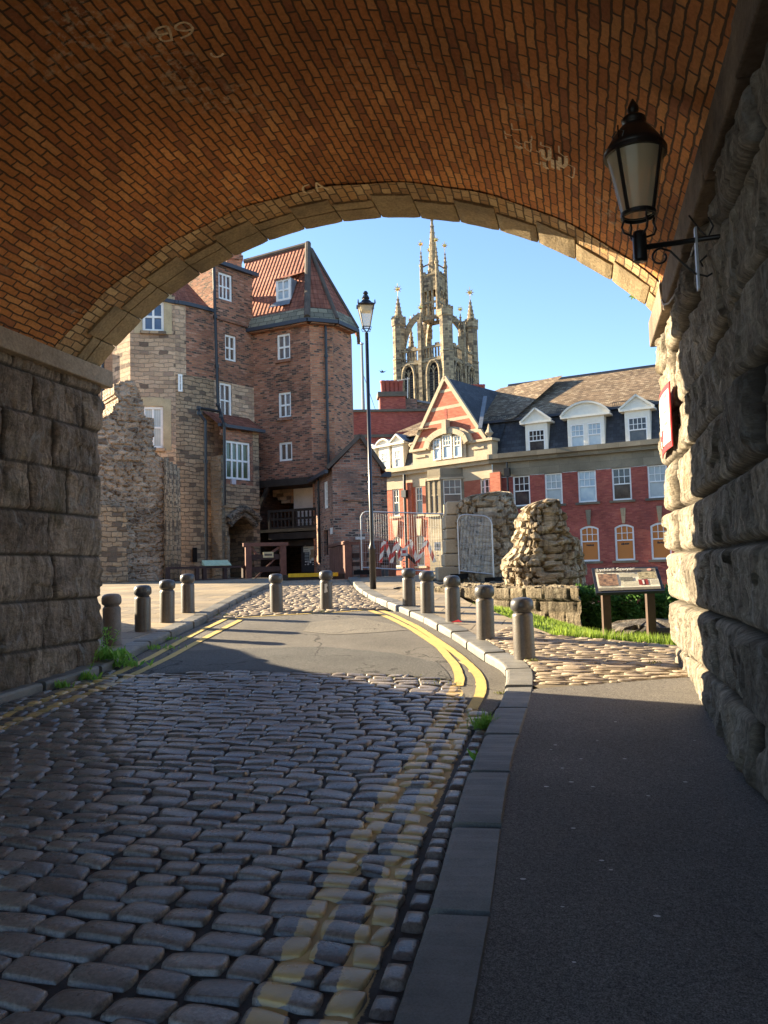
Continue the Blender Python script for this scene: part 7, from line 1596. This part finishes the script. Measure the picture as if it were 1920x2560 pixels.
mb = MB(); rectq(mb, .715, .27, .74, .42, .010); rectq(mb, .712, .40, .743, .44, .010); mb.build('portrait', M['plaster'], ib)
mb = MB()
for t in (.72, .685, .65, .615, .41, .375, .34, .305, .27, .235): rectq(mb, .40, t, .645 + .02 * (t > .5), t + .012, .007)
for t in (.44, .405, .37, .335, .30, .265): rectq(mb, .82, t, .945, t + .010, .007)
for t in (.215, .19): rectq(mb, .08, t, .345, t + .010, .007)
mb.build('lettering', M['greytext'], ib)
def text(s, size, org, ex, ey, mat, name, root, thick=.002):
    cu = bpy.data.curves.new('t', 'FONT'); cu.body = s; cu.size = size; cu.extrude = thick; ob = bpy.data.objects.new('t', cu); col.objects.link(ob); bpy.context.view_layer.update()
    me = bpy.data.meshes.new_from_object(ob.evaluated_get(bpy.context.evaluated_depsgraph_get())); bpy.data.objects.remove(ob); ez = np.cross(ex, ey); loc = np.array(root.location)
    for v in me.vertices: v.co = Vector(np.array(org) + ex * v.co.x + ey * v.co.y + ez * v.co.z - loc)
    me.materials.clear(); me.materials.append(mat); o = bpy.data.objects.new(name, me); col.objects.link(o); o.parent = root; return o
ex = (br_ - bl_) / np.linalg.norm(br_ - bl_); ey = np.cross(nrm, ex); text('Lyddell Sawyer', .085, Q(.065, .825, .012), ex, ey, M['plaster'], 'heading', ib)
mb = MB(); c = Q(.86, .865, .011); mb.face([c + ex * .03 * math.cos(t) + ey * .022 * math.sin(t) for t in np.linspace(0, 2 * PI, 12, endpoint=False)]); mb.build('emblem', flat('salmon_emblem', (.75, .42, .33), .5), ib)
for px, s in ((1519, .17), (1630, .84)):
    f = W(px, 1598, 11.15); t = Q(s, .42, -.05); mb = MB(); zb2 = gz(f[0], f[1]) - .3; mb.obox((f[0], f[1], (zb2 + t[2]) / 2), (*(rh[:2] * .055), 0), (*(fh[:2] * .045), 0), (0, 0, (t[2] - zb2) / 2)); mb.build('post', plain('board_post', (.075, .045, .032), .4, 4, .6), ib)

# ------------------------------------------------------------------ hedge, weeds and small plants
hd = thing('hedge', 'dense dark green hedge growing below the red brick building', 'hedge', (*W(1560, 1500, 17)[:2], .2))
def hedge():
    rs = np.random.RandomState(6); mb = MB(); core = MB(); A, B = W(1440, 1500, 16.2), W(1720, 1500, 15.8); d = (B - A)[:2]; L = np.linalg.norm(d); d /= L; n2 = np.array([-d[1], d[0]])
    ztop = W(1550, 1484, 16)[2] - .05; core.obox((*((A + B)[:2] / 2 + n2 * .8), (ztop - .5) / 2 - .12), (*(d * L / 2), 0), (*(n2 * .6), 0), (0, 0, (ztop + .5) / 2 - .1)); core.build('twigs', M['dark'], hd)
    for _ in range(15000):
        s = rs.uniform(0, 1); face = rs.uniform(); lump = .22 * math.sin(s * 13) + .15 * math.sin(s * 29 + 1)
        if face < .75: o = rs.uniform(-.12, .22) + .12 * math.sin(s * 21) * math.sin(rs.uniform(0, 3)); z = rs.uniform(-.5, ztop + .05 + lump * .35)
        else: o = rs.uniform(0, 1.4); z = ztop + rs.uniform(-.1, .12) + lump * .4
        p = np.array([*(A[:2] + d * L * s + n2 * o), z]); a = rs.normal(size=3); a[2] = abs(a[2]) * .6; leafat(mb, p, a, rs.uniform(.06, .12), rs.uniform(.018, .032), rs.normal(size=3))
    mb.build('foliage', M['leaf'], hd)
hedge()
def weed(label, px, py, n, L, spread, stems=0, dz=0.0, name='weed', mat='weed', seed=1, cat='weed', thin=False):
    rs = np.random.RandomState(seed); p = G0(px, py, dz); z = gz(*p) + dz; w_ = thing(name, label, cat, (*p, z)); mb = MB(); st = MB()
    for _ in range(n):
        q_ = np.array([p[0] + rs.normal() * spread, p[1] + rs.normal() * spread * .5, z]); a = rs.uniform(0, 2 * PI); d = np.array([math.cos(a) * rs.uniform(.2, .9), math.sin(a) * rs.uniform(.2, .9), rs.uniform(.3, 1.2)])
        leafat(mb, q_, d, L * rs.uniform(.5, 1.3), L * (.035 if thin else .14) * rs.uniform(.6, 1.3), (rs.normal() * .4, rs.normal() * .4, 1))
    for k_ in range(stems):
        q_ = np.array([p[0] + rs.normal() * spread * .7, p[1] + rs.normal() * spread * .3, z]); H_ = L * rs.uniform(1.6, 2.8); dx = rs.normal() * .12; st.tube([q_, q_ + (dx * .5, 0, H_ * .5), q_ + (dx, 0, H_)], .005, 5)
        for j in range(16): t = rs.uniform(.2, 1.05); a = rs.uniform(0, 2 * PI); leafat(mb, q_ + (dx * t, 0, H_ * t), (math.cos(a), math.sin(a), .5), L * rs.uniform(.35, .6), L * .10, (0, 0, 1))
    mb.build('foliage', M[mat], w_)
    if stems: st.build('stem', M[mat], w_)
    return w_
sx_ = lambda x, y: (x * DS, y * DS)
weed('tall bright green weeds sprouting at the corner of the left pier', *sx_(232, 1425), 160, .16, .16, 5, KH, seed=3)
weed('leafy weeds in the gutter just beyond the left pier', *sx_(262, 1440), 120, .11, .15, 1, .0, seed=4)
weed('broad-leaved weed against the left kerb under the arch', *sx_(190, 1470), 60, .11, .08, 1, .0, seed=5)
weed('small dandelion weed at the left kerb nearest the camera', *sx_(130, 1487), 50, .10, .07, 0, .0, seed=6)
weed('strip of low weeds along the left kerb near the second bollard', *sx_(330, 1402), 130, .07, .2, 0, .0, seed=7)
weed('thin weeds in the gutter below the third left bollard', *sx_(365, 1382), 60, .06, .14, 0, .0, seed=8)
weed('sparse moss plants along the far end of the left kerb', *sx_(470, 1330), 50, .05, .25, 0, .0, mat='moss', seed=9)
weed('shaggy grass tuft against the right kerb at the shadow line', *sx_(1048, 1578), 260, .15, .05, 0, .0, 'grass_tuft', 'weed', 10, 'grass tuft', True)
weed('single upright dock plant beside the right kerb', *sx_(1035, 1652), 12, .11, .02, 0, .0, seed=11)
weed('yellow-green moss at the sunlit curve of the kerb', *sx_(1085, 1500), 24, .04, .03, 0, .0, mat='moss', seed=12)
weed('mossy tuft on the sett footway below the nearest bollard', *sx_(1150, 1428), 30, .035, .04, 0, KH, mat='moss', seed=13)
weed('moss patch between the worn setts near the double yellow lines', *sx_(945, 1475), 60, .03, .14, 0, .01, mat='moss', seed=14)
weed('moss growing along the edge of the dark asphalt patch', *sx_(820, 1463), 50, .025, .2, 0, .01, mat='moss', seed=15)
weed('yellow flowering weed on the stone footway near the right wall', *sx_(1410, 1433), 26, .04, .05, 0, KH, mat='moss', seed=16)
weed('moss at the foot of the right one of the two road bollards', *sx_(690, 1322), 40, .04, .15, 0, .0, mat='moss', seed=17)
# fallen petals and grit on the tarmac
def grit():
    rs = np.random.RandomState(3); mb = MB(); A = [(1200, 1610), (1215, 1660), (1235, 1690), (1190, 1620), (1280, 1700), (1255, 1640), (1320, 1880), (1300, 1860), (1238, 1790), (1400, 1720), (1480, 1690), (1215, 1960), (1130, 1900), (1290, 1600), (1180, 1700), (1350, 1640), (1420, 1980), (1240, 2080), (1330, 1560), (1500, 1600)]
    for x, y in A:
        p = GD(x, y, KH); z = gz(*p) + KH + .003; a = rs.uniform(0, PI); r_ = rs.uniform(.006, .013); mb.face([(p[0] + r_ * 1.5 * math.cos(t + a) * (1 if math.cos(t) > 0 else .8), p[1] + r_ * math.sin(t + a), z) for t in np.linspace(0, 2 * PI, 7, endpoint=False)])
    o = mb.build('fallen_petals', M['plaster']); o['kind'] = 'stuff'
grit()
# ------------------------------------------------------------------ camera, sun and sky
cam = bpy.data.cameras.new('Camera'); co = bpy.data.objects.new('Camera', cam); col.objects.link(co); scene.camera = co
cam.sensor_fit = 'HORIZONTAL'; cam.sensor_width = 36; cam.lens = 36 * FPX / 1920; cam.clip_start = .05; cam.clip_end = 5000
mw = Matrix.Identity(4)
for r in range(3): mw[r][0] = ci[r]; mw[r][1] = cj[r]; mw[r][2] = -fw[r]; mw[r][3] = EYEP[r]
co.matrix_world = mw
ELEV = math.radians(19); LA = math.radians(25.5)
ld = math.cos(LA) * rh - math.sin(LA) * fh
to_sun = np.array([-ld[0] * math.cos(ELEV), -ld[1] * math.cos(ELEV), math.sin(ELEV)])
sun = bpy.data.lights.new('sun', 'SUN'); sun.energy = 4.3; sun.angle = math.radians(.5); sun.color = (1, .83, .56)
so = bpy.data.objects.new('sun', sun); col.objects.link(so); so.rotation_euler = Vector(to_sun).to_track_quat('Z', 'Y').to_euler(); so.location = (-30, 10, 30)
wd = bpy.data.worlds.new('World'); scene.world = wd; wd.use_nodes = True; nt = wd.node_tree
sky = nt.nodes.new('ShaderNodeTexSky'); sky.sky_type = 'NISHITA'; sky.sun_disc = False; sky.sun_elevation = ELEV
sky.sun_rotation = math.atan2(to_sun[0], to_sun[1]); sky.air_density = .85; sky.dust_density = .15; sky.ozone_density = 2.6; sky.altitude = 50
bg = nt.nodes['Background']; nt.links.new(sky.outputs[0], bg.inputs[0]); bg.inputs[1].default_value = .062
vs = scene.view_settings; vs.view_transform = 'Standard'; vs.look = 'None'; vs.exposure = 2.62; vs.gamma = 1; vs.use_curve_mapping = False
scene.cycles.max_bounces = 8; scene.cycles.diffuse_bounces = 7; scene.cycles.use_denoising = True
